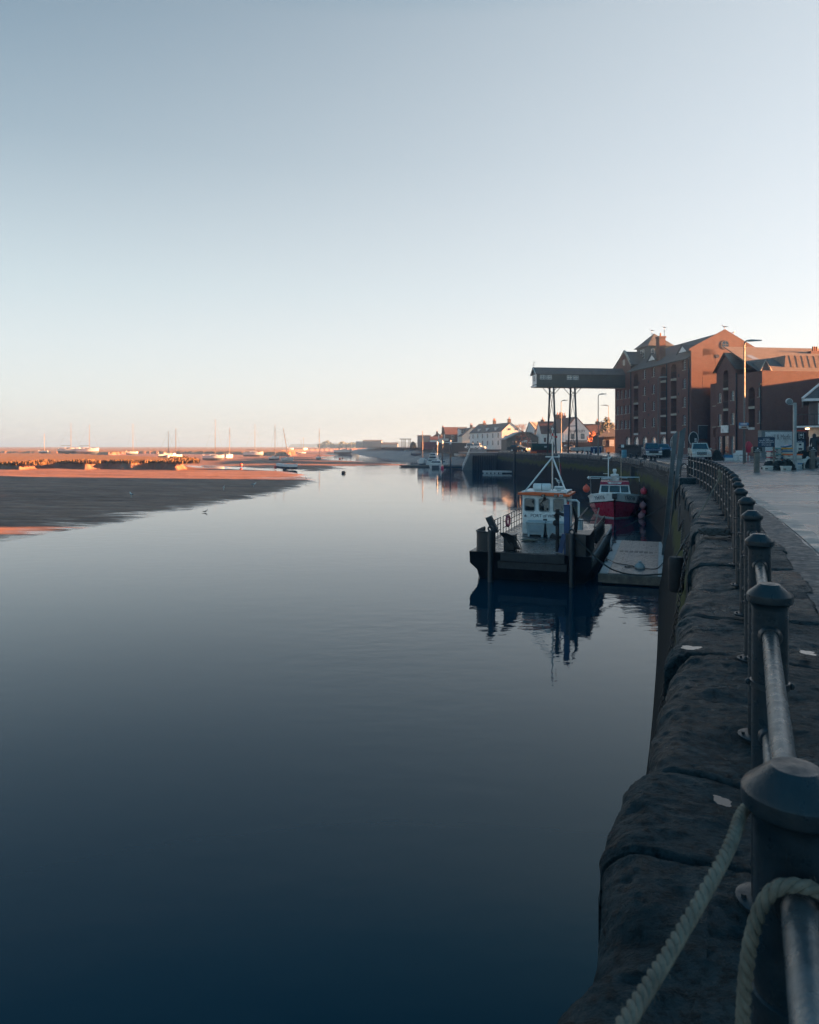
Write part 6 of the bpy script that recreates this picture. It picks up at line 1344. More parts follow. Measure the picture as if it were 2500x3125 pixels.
def cruiser(lbl, x, y, Wpx, d_, rz, L, decks=2, name='motor_cruiser'):
    w_ = Wpx/F*d_; t_ = thing(name, lbl, 'motor boat', at(x, d_, z=WZ), rz); h = w_*.33
    mb = MB(); mb.loft([[(-w_*.3,0,-.3),(w_*.3,0,-.3),(w_*.42,-.3,h*.6),(w_*.45,-.4,h),(-w_*.45,-.4,h),(-w_*.42,-.3,h*.6)],[(-w_*.45,L*.3,-.3),(w_*.45,L*.3,-.3),(w_*.5,L*.3,h*.6),(w_*.5,L*.3,h*.9),(-w_*.5,L*.3,h*.9),(-w_*.5,L*.3,h*.6)],[(-w_*.45,L,-.2),(w_*.45,L,-.2),(w_*.48,L,h*.6),(w_*.48,L,h*.8),(-w_*.48,L,h*.8),(-w_*.48,L,h*.6)]]); mb.build('hull', WHITE, t_)
    zc_ = h*.9
    for k in range(decks):
        f = .4-.08*k; mb = MB(); mb.loft([[(-w_*f,L*.2,zc_),(w_*f,L*.2,zc_),(w_*f,L*.7,zc_),(-w_*f,L*.7,zc_)],[(-w_*f*.85,L*.27,zc_+.95),(w_*f*.85,L*.27,zc_+.95),(w_*f*.9,L*.7,zc_+.95),(-w_*f*.9,L*.7,zc_+.95)]]); cb = mb.build('cabin', WHITE, t_); mb = MB(); mb.poly([(-w_*f*.85,L*.2+.0,zc_+.35),(w_*f*.85,L*.2,zc_+.35),(w_*f*.75,L*.23,zc_+.85),(-w_*f*.75,L*.23,zc_+.85)]); mb.build('windscreen', GLASSB, cb, smooth=0); zc_ += .95
    mb = MB(); mb.tube([(-w_*.2,L*.5,zc_),(0,L*.5,zc_+1.2),(w_*.2,L*.5,zc_)], .05, 5); mb.cyl((0,L*.5,zc_+.9),(0,L*.5,zc_+1.9),.03,n=5); mb.build('radar_arch', WHITE, t_)
    mb = MB(); mb.tube([(-w_*.4,-.3,h+.5),(w_*.4,-.3,h+.5)], .03, 4); [mb.cyl((q*w_*.4,-.3,h-.1),(q*w_*.4,-.3,h+.5),.025,n=4) for q in (-1,-.3,.3,1)]; mb.build('bow_rail', GALV, t_); return t_
cruiser('white flybridge cruiser moored at the jetty, tallest boat there', px(505), 0, 42, 224, -.15, 11, 3)
ct = cruiser('white twin hulled motor boat moored nearest at the jetty end', px(572), 0, 42, 207, -.1, 8, 1, 'catamaran'); mb = MB(); mb.box(-1.0,1.0,-.6,2,-.1,.8); mb.build('tunnel', DKGREY, ct)
cruiser('small white boat with dark frame behind the jetty piles', px(715), 0, 26, 228, .2, 6, 1)
yacht('sailing_boat', 'dark hulled sailing boat with bare masts left of the flybridge cruiser', px(340), 1240+1030*.1739, 9, 1.45, 9.2, NAVY, d=231, z=WZ-.2, group=None)
buoy(at(px(690), 203, z=WZ+.25), .45, mat('pink_red_buoy',(.75,.08,.14),.4), 'bright pink buoy floating at the jetty end', None, None)
for i, (x, y, L, rz, dq_) in enumerate([(225,868,5,.2,345),(1005,880,4,.15,240),(1020,850,4,.1,246),(95,800,5,.3,430)]):
    X_, Y_ = A(x, y); yacht('dinghy', ['dark dinghy drawn up on the shingle foreshore','white dinghy lying on the mud below the steps, the nearer one','white dinghy lying on the mud below the steps, the farther one','pale dinghy high on the far foreshore'][i], X_, Y_, L, rz, 0, [NAVY,WHITE,GREYH,WHITE][i], d=dq_, z=zz(Y_,dq_), cabin=False, group=None, cat='dinghy', top=[NAVY,WHITE,WHITE,LGREY][i])
yacht('fishing_smack', 'dark old boat lying against the far quay posts', C(480), 1270+545*.2029, 14, .2, 0, STEEL, d=560, z=WZ, group=None, cat='boat')
for lb_, x, yt in (('thin far post left of the old dark boat',420,455),('thin far post above the old dark boat',460,440),('thin far post, third from the left near the old boat',530,425),('tall thin far post in the channel right of the old boat',588,415)):
    mb = MB(); p = at(C(x), 560, z=0); mb.cyl((p.x,560,WZ-1),(p.x,560,zz(1270+yt*.2029,560)),.25,n=6); tag(mb.build('channel_post', STEEL), lb_, 'post')
# far quay wall with sheet piling, steps and rails, posts
sq = thing('sheet_pile_quay', 'dark ribbed sheet pile quay corner below the railed platform', 'quay wall', (0,0,0)); mb = MB(); pts = []
a, b = at(px(1185), 192, z=0), Vector((23.3,190.5,0))
for k in range(61): p = a.lerp(b, k/60); pts.append((p.x, p.y+(.28 if k % 4 in (1,2) else 0)))
mb.loft([[(x,y,-6) for x,y in pts],[(x,y,zz(1382,190)) for x,y in pts]], cap=False, closed=False); mb.build('piling', mat('dark_sheet_pile',(.02,.024,.026),.6,var=.4), sq, smooth=0)
mb = MB(); mb.box(a.x,60,190.7,240,-1,-.42); mb.build('platform', mat('platform_stone',(.12,.12,.115),.7), sq, smooth=0)
st_ = thing('quay_steps', 'steep steps with white handrails down the sheet pile quay', 'steps', (0,0,0)); mb = MB(); p0, p1 = at(px(1040), 191, z=-4.7), at(px(1168), 191, z=-.4)
for k in range(16): p = Vector(p0).lerp(Vector(p1), k/15); mb.box(p.x,p1.x+.6,189.6,191,p.z-.28,p.z)
mb.build('flight', mat('platform_stone',(.12,.12,.115),.7), st_, smooth=0)
for dy in (189.6, 191.0): mb = MB(); mb.tube([(p0.x,dy,p0.z+1),(p1.x,dy,p1.z+1.3)], .05, 5); [mb.cyl((p0.x+(p1.x-p0.x)*u,dy,p0.z+(p1.z-p0.z)*u),(p0.x+(p1.x-p0.x)*u,dy,p0.z+(p1.z-p0.z)*u+1.1),.035,n=5) for u in np.linspace(0,1,9)]; mb.build('handrail', WHITE, st_)
pr_ = thing('platform_rail', 'white railing round the platform above the sheet piling', 'railing', (0,0,0)); mb = MB(); xa, xb = at(px(1205),190,z=0).x, at(px(1470),190,z=0).x
for z in (.1,.45,.8): mb.tube([(xa,191.2,z-.42+.3),(xb,191.2,z-.42+.3)], .04, 5)
for k in range(14): mb.cyl((xa+(xb-xa)*k/13,191.2,-.42),(xa+(xb-xa)*k/13,191.2,.7),.04,n=5)
mb.build('rail', LGREY, pr_)
for i, x in enumerate((1143,1170)):
    mb = MB(); p = at(px(x), 193, z=0); mb.cyl((p.x,193,-1),(p.x,193,zz(1240+660*.1739,193)),.14,n=8); tag(mb.build('steel_post', STEEL), ['dark post at the head of the quay steps, left of the pair','dark post at the head of the quay steps, right of the pair'][i], 'post')
tw_ = MB(); 
for k in range(10): pass
mb = MB(); o = at(px(1100), 250, z=0); mb.box(at(1370,250,z=0).x, 62, 240.2, 241, -2, .35); tag(mb.build('far_road_wall', mat('dark_retaining_wall',(.06,.06,.058),.8), smooth=0), 'dark low retaining wall under the far houses', 'wall')
mb = MB(); mb.poly([(*at(x_,d_,z=0)[:2],z_) for x_,d_,z_ in ((1445,262,.3),(2400,241.1,.3),(2400,700,.9),(1115,700,.9),(1150,560,.8),(1200,480,.7),(1270,410,.6),(1350,330,.5))]); tag(mb.build('far_quay_road', ROAD, smooth=0), kind='structure')
# raft and two leaning posts at the inner wall
rf_ = thing('work_raft', 'small pale raft floating at the foot of the inner quay wall', 'raft', at(1545, 168, z=WZ), -.1); mb = MB(); mb.box(-5.5,5.5,-1.2,1.2,.25,.6); mb.build('deck', LGREY, rf_)
for k in range(5): mb = MB(); mb.box(-5.2+k*.9,-4.6+k*.9,-1.25,1,-.5,.25); mb.build('float', LGREY, rf_)
for i, (x, yt, yb) in enumerate(((310,460,850),(368,470,860))):
    mb = MB(); X_, Yt = Bz(x, yt); Xb = Bz(x-12, 0)[0]; mb.tube([at(Xb,160,z=WZ-1), at(X_+1,160.6,py=Yt)], .28, 8); tag(mb.build('timber_pile', DWOOD), ['timber pile at the inner wall beside the raft, left of the pair','timber pile at the inner wall beside the raft, right of the pair'][i], 'pile')
# ================================================================ vehicles
def gq(d): return qz(d) - .03
def wheel(par, x, y, r=.36, w_=.24, nm='wheel'):
    mb = MB(); mb.tube([(x-w_/2,y,r),(x-w_/2+.03,y,r),(x+w_/2-.03,y,r),(x+w_/2,y,r)], [r*.9,r,r,r*.9], 18); wl_ = mb.build(nm, BLACK, par)
    mb = MB(); s = 1 if x > 0 else -1; mb.tube([(x+s*w_*.42,y,r),(x+s*(w_*.5+.01),y,r)], [r*.62,r*.55], 14); mb.build('rim', GALV, wl_)
def pickup(label, loc, rz, paint, lower, W=1.74, L=4.9, H=1.72, bull=False, plate='', canopy=False, name='pickup_truck', cat='pickup truck', bed=True):
    t_ = thing(name, label, cat, loc, rz); h = W/2; g = .42
    prof = [(0,g+.1),(.02,g+.36),(.12,g+.5),(1.25,g+.62),(1.42,g+.64),(L-.02,g+.64),(L,g+.55),(L,g+.12),(L-.6,g),(.4,g-.02)] 
    mb = MB(); sec = lambda x, k: [(x*k if True else x, y, z) for y, z in prof]
    mb.loft([[(-h*.97,y,z*.985) for y, z in prof],[(-h,y,z) for y, z in prof][:],[(h,y,z) for y, z in prof],[(h*.97,y,z*.985) for y, z in prof]]); bd = mb.build('body', paint, t_, bevel=.03)
    y0, y1 = 1.3, (3.0 if bed else L-.5); zr = H
    a = [(-h*.95,y0,g+.6),(h*.95,y0,g+.6),(h*.95,y1,g+.6),(-h*.95,y1,g+.6)]; b = [(-h*.78,y0+.62,zr-.04),(h*.78,y0+.62,zr-.04),(h*.78,y1-.25,zr-.04),(-h*.78,y1-.25,zr-.04)]; c_ = [(-h*.7,y0+.72,zr),(h*.7,y0+.72,zr),(h*.7,y1-.32,zr),(-h*.7,y1-.32,zr)]
    mb = MB(); mb.loft([a, b, c_]); cb = mb.build('cab', paint, t_, bevel=.02)
    def pn(nm, q, e_=.012):
        q = [Vector(v) for v in q]; n_ = (q[1]-q[0]).cross(q[2]-q[0]).normalized(); ctr = sum(q, Vector())/4
        if n_.dot(ctr-Vector((0,(y0+y1)/2,1.2))) < 0: n_ = -n_
        mb = MB(); mb.poly([ctr+(v-ctr)*.86+n_*e_ for v in q]); mb.build(nm, GLASSB, cb, smooth=0)
    lo = lambda p, q, u: Vector(p).lerp(Vector(q), u)
    pn('windscreen', [lo(a[0],b[0],.08), lo(a[1],b[1],.08), b[1], b[0]])
    for s, i, j in ((-1,0,3),(1,1,2)): pn('side_window', [lo(a[i],b[i],.15), lo(a[j],b[j],.15), b[j], b[i]])
    mb = MB(); mb.box(-h*.55,h*.55,-.02,.05,g+.16,g+.38); mb.build('grille', BLACK, bd)
    for s in (-1,1):
        mb = MB(); mb.obox((s*h*.78,.015,g+.3),(h*.4,.1,.2),s*-.12); mb.build('headlight', mat('headlamp',(.55,.57,.58),.12,.3), bd, bevel=.02)
        mb = MB(); mb.obox((s*(h+.11),y0+.42,g+.72),(.2,.1,.17)); mb.build('mirror', lower, cb, bevel=.02)
    mb = MB(); mb.box(-h*1.0,h*1.0,-.14,.03,g-.06,g+.13); mb.build('bumper', lower, bd, bevel=.03)
    if plate: mb = MB(); mb.box(-.26,.26,-.16,-.142,g,g+.11); pl_ = mb.build('number_plate', mat('plate_white',(.6,.6,.55),.5), bd); text('lettering', plate, .1, INK, pl_, (0,-.165,g+.055), (PI/2,0,0))
    if bull: mb = MB(); mb.tube([(-.45,-.22,g-.05),(-.5,-.24,g+.45),(-.35,-.22,g+.55),(.35,-.22,g+.55),(.5,-.24,g+.45),(.45,-.22,g-.05)], .035, 8); mb.tube([(-.48,-.23,g+.25),(.48,-.23,g+.25)], .025, 6); mb.tube([(-h,-.2,g+.28),(-.48,-.23,g+.25)], .025, 6); mb.tube([(h,-.2,g+.28),(.48,-.23,g+.25)], .025, 6); mb.build('bull_bar', GALV, bd)
    if bed: mb = MB(); mb.box(-h,h,3.05,L,g+.6,g+.78); mb.box(-h+.06,h-.06,3.1,L-.06,g+.7,g+.79); mb.build('load_bed', paint, t_)
    for s in (-1,1):
        for y in (.85, L-1.05): wheel(t_, s*(h-.1), y)
    return t_
SILV = mat('silver_paint', (.5,.48,.43), .32, .35, var=.1); DBLU = mat('dark_blue_paint', (.045,.07,.11), .3, .3, var=.15); LSIL = mat('bumper_silver', (.42,.43,.42), .4, .3)
pickup('pale silver pickup truck with bull bar parked beyond the end of the railing', at(2142,69,z=gq(69)), -.29, SILV, LSIL, bull=True, plate='V656 KPW')
pickup('dark blue pickup truck with silver bumper parked before the granary arches', at(1996,80,z=gq(80)), -.215, DBLU, LSIL, plate='P821 HNG')
pickup('blue car mostly hidden behind the dark blue pickup', at(2031,97,z=gq(97)), -.2, mat('mid_blue_paint',(.05,.13,.22),.35,.2), DBLU, name='parked_car', cat='car', H=1.6, bed=False, L=4.3)
pickup('dark car with pale roof parked under the trestles by the chandlery', at(1747,158,z=.3), .1, DKGREY, LGREY, name='parked_car', cat='car', H=1.55, bed=False, L=4.2)
pickup('black car parked at the left end of the green skip', at(1612,142,z=.25), .9, mat('black_paint',(.015,.015,.017),.25), DKGREY, name='parked_car', cat='car', H=1.5, bed=False, L=4.2)
for px_, lb in ((1462,'white van on the far quay, left of the two'),(1481,'white van on the far quay, right of the two')):
    pickup(lb, at(px_,246,z=.35), 1.2, WHITE, GREY, name='van', cat='van', H=2.1, W=1.9, bed=False, L=4.8)
# ================================================================ street furniture
def lamp_post(label, px_, d, ytop, arm, head=.55, r=.075):
    p = at(px_, d, z=gq(d)); t_ = thing('street_lamp', label, 'street lamp', p, 0, 'street lamps'); h = zz(ytop, d)-p.z
    mb = MB(); mb.tube([(0,0,0),(0,0,1.2),(0,0,1.3),(0,0,h-.4),(arm*.05,0,h-.12),(arm*.2,0,h)], [r*1.6,r*1.6,r,r*.75,r*.7,r*.6], 10); mb.build('pole', mat('lamp_pole',(.12,.125,.12),.5,.3), t_)
    mb = MB(); mb.loft([[(arm*.15,-.08,h-.05),(arm*.15,.08,h-.05),(arm*.15,.08,h+.06),(arm*.15,-.08,h+.06)],[(arm*.55,-.15,h-.06),(arm*.55,.15,h-.06),(arm*.55,.1,h+.12),(arm*.55,-.1,h+.12)],[(arm*(.3+head),-.1,h),(arm*(.3+head),.1,h),(arm*(.3+head),.08,h+.08),(arm*(.3+head),-.08,h+.08)]]); mb.build('lamp_head', mat('lamp_head',(.3,.3,.29),.5), t_)
lamp_post('tall street lamp sunlit down one side in front of the brick flats', 2272, 62.8, 1040, 1, 1.2, .085)
lamp_post('street lamp standing before the middle of the granary frontage', 2009, 100, 1151, 1, .9)
lamp_post('street lamp between the two gallery trestles', 1713, 140, 1222, 1, 1.0)
lamp_post('street lamp nearest the quay between trestles and granary', 1826, 104, 1203, 1, .9)
lamp_post('street lamp close to the granary corner with its head turned left', 1858, 150, 1237, -1, 1.2)
fp = thing('floodlight_post', 'pale square floodlight post with flared foot beside the fish crates', 'floodlight', at(2426,46.5,z=gq(46))); h = zz(1229,46.5)-gq(46)
mb = MB(); mb.box(-.085,.085,-.085,.085,0,h); mb.build('post', mat('pale_steel',(.33,.36,.36),.5,.1), fp, bevel=.01)
mb = MB(); mb.prism([(-.36,0),(.36,0),(.09,.55),(-.09,.55)], 'y', -.02, .02); mb.prism([(-.36,0),(.36,0),(.09,.55),(-.09,.55)], 'x', -.02, .02); mb.box(-.32,.32,-.32,.32,0,.025); mb.build('foot', LGREY, fp)
mb = MB(); mb.box(-.4,-.08,-.04,.04,h-.14,h-.06); mb.build('arm', LGREY, fp); mb = MB(); mb.tube([(-.42,-.16,h+.06),(-.38,.04,h+.1),(-.34,.2,h+.13)], [.2,.19,.1], 14); lh = mb.build('lamp', LGREY, fp); mb = MB(); mb.tube([(-.425,-.18,h+.055),(-.423,-.165,h+.057)], [.16,.18], 14); mb.build('lens', glassy('lamp_lens',(.2,.22,.22),.1), lh)
# finger sign, lifebuoy, post heads, notice
fs = thing('direction_sign', 'blue and white direction sign on a thin post before the flats', 'sign', at(2270,58,z=gq(58))); h = zz(1288,58)-gq(58)
mb = MB(); mb.cyl((0,0,0),(0,0,h),.045,n=10); mb.build('post', DKGREY, fs); mb = MB(); mb.prism([(-.42,h-.28),(.3,h-.28),(.42,h-.17),(.3,h-.04),(-.42,h-.04)], 'y', -.09, -.06); sg = mb.build('blue_panel', mat('sign_blue',(.06,.17,.32),.5), fs)
mb = MB(); mb.box(-.3,.22,-.096,-.092,h-.19,h-.12); mb.build('legend', WHT, sg)
mb = MB(); mb.box(-.42,.36,-.09,-.06,h-.52,h-.3); sg = mb.build('grey_panel', LGREY, fs); mb = MB(); mb.box(-.22,.2,-.096,-.092,h-.47,h-.36); mb.build('brown_legend', mat('sign_brown',(.12,.05,.03),.5), sg)
mb = MB(); mb.tube([(-.3,-.06,h-.62),(-.26,-.06,h-.62)], [.1,.1], 4); 
lbp = thing('lifebuoy_housing', 'red lifebuoy housing on a post near the white fish boxes', 'lifebuoy', at(2284,68,z=gq(68)))
mb = MB(); mb.cyl((0,.05,0),(0,.05,1.1),.05,n=8); mb.build('post', RED, lbp); mb = MB(); mb.tube([(-.02,-.13,1.42),(0,-.1,1.42),(.03,.08,1.42)], [.5,.56,.56], 26); o = mb.build('housing', mat('lifebuoy_red',(.36,.02,.05),.4), lbp); o.scale = (.36,1,.98); o.rotation_euler[2] = .3; o.location = (0,0,-.08)
def post_head(label, px_, d):
    t_ = thing('timber_bollard', label, 'bollard', at(px_,d,z=gq(d)), -.1); mb = MB(); mb.box(-.13,.13,-.13,.13,-.1,1.2); mb.build('post', mat('bollard_timber',(.14,.135,.12),.8,var=.35,scale=5), t_, bevel=.02)
    mb = MB(); mb.box(-.26,.26,-.17,.17,1.13,1.42); mb.prism([(-.26,1.42),(.26,1.42),(.2,1.48),(-.2,1.48)], 'y', -.15, .15); hd = mb.build('sign_head', mat('head_black',(.02,.03,.035),.45), t_, bevel=.015)
    text('lettering', 'LORRIES', .075, WHT, hd, (0,-.173,1.28), (PI/2,0,0)); text('lettering', 'LOADING ONLY', .06, WHT, hd, (0,-.173,1.18), (PI/2,0,0)); mb = MB(); mb.lathe([(.04,0),(.04,.004)], (0,0,0), 10); o = mb.build('emblem', WHT, hd); o.rotation_euler = (PI/2,0,0); o.location = (0,-.172,1.38)
post_head('timber bollard with black lettered head standing alone on the wet road', 2309.5, 42.3)
post_head('timber bollard with black lettered head in front of the walking person', 2479, 47)
ns = thing('notice_board', 'navy notice board for fishermen on timber posts before the crates', 'notice board', at(2338,46,z=gq(46)), -.02)
mb = MB(); mb.box(.46,.55,-.03,.06,0,2.0); mb.box(-.46,-.38,.03,.1,0,2.0); mb.build('post', WOOD, ns); z0_, z1_ = zz(1364,46)-gq(46), zz(1334,46)-gq(46)
mb = MB(); mb.box(-.53,.53,-.06,-.035,z0_,z1_); nb = mb.build('board', mat('notice_navy',(.02,.045,.085),.5), ns, bevel=.005)
for i, (s, z, sz) in enumerate((("AUTHORISED",.5,.085),("FISHERMEN'S VEHICLES ONLY",.4,.085),("NO CARS OR PUBLIC PARKING",.3,.085),("KEEP CLEAR AT ALL TIMES",.2,.06),("HARBOUR COMMISSIONERS",.12,.06))): text('lettering', s, sz, WHT, nb, (0,-.064,z0_+z), (PI/2,0,0), sx=.8)
# bollards and small posts along the quay edge
def edge_at(px_):
    return min(np.linspace(42, 120, 500), key=lambda d: abs(CX+F*edge(d)/d-px_) + (0 if True else 0))
bp_ = None
for i, v in enumerate((85,155,540,1020,1145,1325,1465,1545)):
    px_ = 1780+v*.1391; cand = [d for d in np.linspace(44, 125, 700) if abs(CX+F*(edge(d)+.5)/d-px_) < 1.2]; d = cand[0] if cand else 60; p = Vector((edge(d),d,qz(d))) + nrm(d)*.55
    if bp_ is None:
        bp_ = thing('mooring_bollard', '', 'mooring bollard', p, 0, 'iron mooring bollards on the quay edge'); mb = MB(); mb.lathe([(.22,0),(.2,.06),(.12,.1),(.11,.3),(.16,.36),(.2,.42),(.17,.48),(.02,.5)], n=12); mb.build('body', IRON, bp_); mb = MB(); mb.tube([(-.3,0,.42),(.3,0,.42)], .06, 8); mb.build('horn', IRON, bp_); o = bp_
    else: o = copy_tree(bp_); o.location = p
    o.rotation_euler[2] = .4*i; o['label'] = ['iron mooring bollard farthest along the far quay edge','second farthest iron mooring bollard on the quay edge','iron mooring bollard standing apart in the middle of the edge','iron mooring bollard above the red boat mast','iron mooring bollard just right of the red boat mast','iron mooring bollard below the blue pickup bumper','iron mooring bollard left of the last one before the piles','nearest iron mooring bollard left of the steel piles'][i]
for i, (px_, y) in enumerate(((1784.7,1388.5),(1798,1388.5),(1813,1389.5),(1828,1390),(1846.7,1385.5))):
    d = 105 if i < 4 else 118; mb = MB(); mb.lathe([(.09,0),(.09,.75),(.07,.82),(.02,.84)], n=10); o = mb.build('guard_post', LGREY); o.location = at(px_, d, z=qz(d)); tag(o, ['slim pale guard post, first from the left by the quay edge','slim pale guard post, second from the left','slim pale guard post, third from the left','slim pale guard post, fourth from the left under the lamp','slim pale guard post standing back nearest the lodge'][i], 'guard post', 'pale guard posts')
sk_ = thing('covered_skip', 'long dark green covered skip on a red base by the quay edge', 'skip', at(1658,136,z=.2), .05); mb = MB(); mb.prism([(-2,0),(2,0),(2.1,.55),(-2.1,.55)], 'y', 0, 1.7); mb.build('base', mat('dull_red',(.14,.03,.025),.6), sk_); mb = MB(); mb.prism([(0,.551),(1.7,.551),(1.75,1.2),(1.2,1.75),(.4,1.75),(-.05,1.2)], 'x', -2.1, 2.1); mb.build('tarpaulin', mat('green_tarp',(.03,.055,.04),.55,var=.3), sk_); mb = MB(); mb.box(.2,.8,-.08,-.04,1.0,1.3); mb.build('label_plate', LGREY, sk_)
mb = MB(); mb.box(-.55,.55,0,.5,0,.35); o = mb.build('orange_box', ORANGE, bevel=.03); o.location = at(1629,128,z=.2); tag(o, 'orange box at the foot of the green skip', 'box')
bt_ = thing('boat_trailer', 'blue covered boat on a low trailer behind the guard posts', 'boat trailer', at(1797,124,z=.2), .1); mb = MB(); mb.loft([[(-2.6,0,.5),(2.3,0,.5),(2.3,1.4,.5),(-2.6,1.4,.5)],[(-2.8,-.1,1.0),(2.4,-.1,1.25),(2.4,1.5,1.25),(-2.8,1.5,1.0)]]); mb.build('cover', LGREY, bt_); mb = MB(); mb.box(.3,2.2,-.15,-.05,.1,1.1); mb.build('blue_side', BLUE, bt_)
for x in (-1.2,1.2): wheel(bt_, x, .0, .3, .2)
br_ = thing('oil_drum', 'pale blue plastic drum at the end of the dark timber stack', 'drum', at(1905,84,z=gq(84))); mb = MB(); mb.lathe([(.02,0),(.29,.01),(.3,.3),(.31,.32),(.3,.34),(.3,.62),(.31,.64),(.3,.66),(.28,.9),(.02,.91)], n=16); mb.build('body', mat('blue_plastic',(.09,.25,.33),.5), br_)
ts = thing('timber_stack', 'long dark stack of timber and gear before the granary end', 'timber stack', at(1930,90,z=gq(90)), -.1); mb = MB(); r_ = random.Random(3)
for k in range(60): mb.obox((r_.uniform(-.4,.4),r_.uniform(0,1.2),.08+(k//6)*.15), (r_.uniform(1.6,2.5),.14,.13), r_.uniform(-.06,.06))
mb.build('timber', DWOOD, ts); mb = MB(); mb.box(-1.36,-1.2,-.2,-.05,0,1.55); mb.build('end_post', DWOOD, ts)
mb = MB(); mb.box(-1.4,-1.05,-.25,-.21,1.15,1.5); mb.build('tag_plate', WHITE, ts)
def heap(name, label, loc, rx, ry, h, mt, cat, seed=0, n_=150, r=.03, cord=True):
    r_ = random.Random(seed); mb = MB(); R = []
    for z in np.linspace(0,1,6): R.append([(math.cos(q)*rx*math.sqrt(max(.02,1-z))*(1+.25*mnoise.noise(Vector((math.cos(q)*2+seed,math.sin(q)*2,z)))), math.sin(q)*ry*math.sqrt(max(.02,1-z))*(1+.25*mnoise.noise(Vector((math.cos(q)*2,math.sin(q)*2+seed,z)))), z*h*.9) for q in np.linspace(0,2*PI,16)[:-1]])
    mb.loft(R)
    for _ in range(n_):
        a, z = r_.uniform(0,2*PI), r_.uniform(0,.95); k = math.sqrt(1-z); c_ = Vector((math.cos(a)*rx*k, math.sin(a)*ry*k, z*h)); e_ = r_.uniform(0,PI)
        mb.tube([c_+Vector((math.cos(e_+s)*rx*.16, math.sin(e_+s)*ry*.16, math.sin(s*2+a)*h*.1+.02)) for s in np.linspace(0,3.5,6)], r, 3)
    o = mb.build(name, mt); o.location = loc; return tag(o, label, cat)
NETM = mat('dark_net', (.025,.04,.042), .8, var=.5, scale=6)
heap('net_heap', 'dark heap of nets beside the blue pickup', at(2037,84,z=gq(84)), .75,.6,.95, NETM, 'nets', 1)
heap('net_heap', 'tangled glinting pots and nets right of the silver pickup', at(2190,71,z=gq(71)), .5,.5,1.0, mat('pot_mesh',(.06,.08,.08),.4,.2,var=.6,scale=9), 'nets', 2)
heap('net_heap', 'dark heap of netting in front of the coloured crates, left one', at(2376,45.5,z=gq(45)), .42,.4,.55, NETM, 'nets', 3)
heap('net_heap', 'dark heap of netting in front of the coloured crates, right one', at(2402,45.2,z=gq(45)), .5,.4,.62, NETM, 'nets', 4)
heap('net_heap', 'dark net heap under the notice board', at(2352,46.6,z=gq(46)), .5,.35,.5, NETM, 'nets', 6)
heap('net_heap', 'wide dark mound of gear behind the white dog', at(2456,49,z=gq(49)), .85,.5,1.15, NETM, 'nets', 7)
# ---- crates
def crate(label, loc, rz, W=.95, D=.55, H=.19, rim=ORANGE, body=WHITE, tilt=0, group='fish crates'):
    t_ = thing('fish_crate', label, 'crate', loc, rz, group); t_.rotation_euler[1] = tilt; mb = MB(); w_, q = W/2, D/2; e_ = .02
    mb.loft([[(-w_+.03,-q+.03,0),(w_-.03,-q+.03,0),(w_-.03,q-.03,0),(-w_+.03,q-.03,0)],[(-w_,-q,H-.035),(w_,-q,H-.035),(w_,q,H-.035),(-w_,q,H-.035)]]); mb.build('box', body, t_)
    mb = MB(); mb.box(-w_-.012,w_+.012,-q-.012,q+.012,H-.085,H-.004); mb.build('rim', rim, t_)
    mb = MB(); mb.box(-w_*.9,-w_*.9+.16,-q-.006,-q+.03,H*.2,H*.45); mb.build('hand_hole', DKGREY, t_)
BLR = mat('crate_blue',(.03,.16,.3),.5); TEAL = mat('crate_teal',(.1,.28,.3),.5); YEL = mat('crate_yellow',(.7,.32,.04),.5); DRED = mat('crate_red',(.3,.03,.06),.5); OFFW = mat('crate_white',(.58,.58,.54),.55,var=.15,dirt=(.3,.3,.28)); GRYC = mat('crate_grey',(.33,.35,.35),.55)
KW = {id(ORANGE):'orange',id(BLR):'blue',id(TEAL):'teal',id(YEL):'yellow',id(DRED):'dark red',id(OFFW):'white',id(GRYC):'grey'}
def stack_(px_, d, W, rims, where, rz=-.12, bodies=None):
    n_ = len(rims); z = gq(d)
    nm = {1:'the bottom',2:'second from the bottom',3:'third from the bottom',4:'fourth from the bottom',5:'fifth from the bottom',6:'sixth from the bottom',7:'seventh from the bottom'}
    r_ = random.Random(int(px_))
    for i, rm in enumerate(rims):
        lv = 'the topmost' if i == n_-1 else nm[i+1]; crate('%s rimmed crate, %s of the %s' % (KW[id(rm)], lv, where), at(px_+r_.uniform(-.8,.8), d, z=z), rz+r_.uniform(-.07,.07), W, .6, .2, rm, OFFW if i % 3 else GRYC); z += .197
stack_(2353,47.5,.34,[OFFW,GRYC,OFFW,DRED,OFFW,DRED],'narrow left crate stack', -.05)
stack_(2370,47.8,.36,[OFFW,TEAL,OFFW,OFFW,TEAL,GRYC,TEAL],'second narrow crate stack')
stack_(2398,48.2,.98,[BLR,OFFW,ORANGE,BLR,YEL,BLR,YEL],'tall middle crate stack')
crate('loose blue crate tipped on the tall middle crate stack', at(2400,48.2,z=gq(48)+.197*7+.03), .15, .5,.4,.12, BLR, BLR, -.16)
stack_(2420,46.9,.95,[GRYC,BLR,OFFW,OFFW,ORANGE],'front right crate stack', -.16)
crate('low white crate on the road below the notice board', at(2344,45.6,z=gq(45)), -.05, .55,.4,.26, OFFW, OFFW)
crate('low white crate holding dark net beside the floodlight foot', at(2399,44.6,z=gq(44)), -.05, .52,.4,.28, OFFW, OFFW)
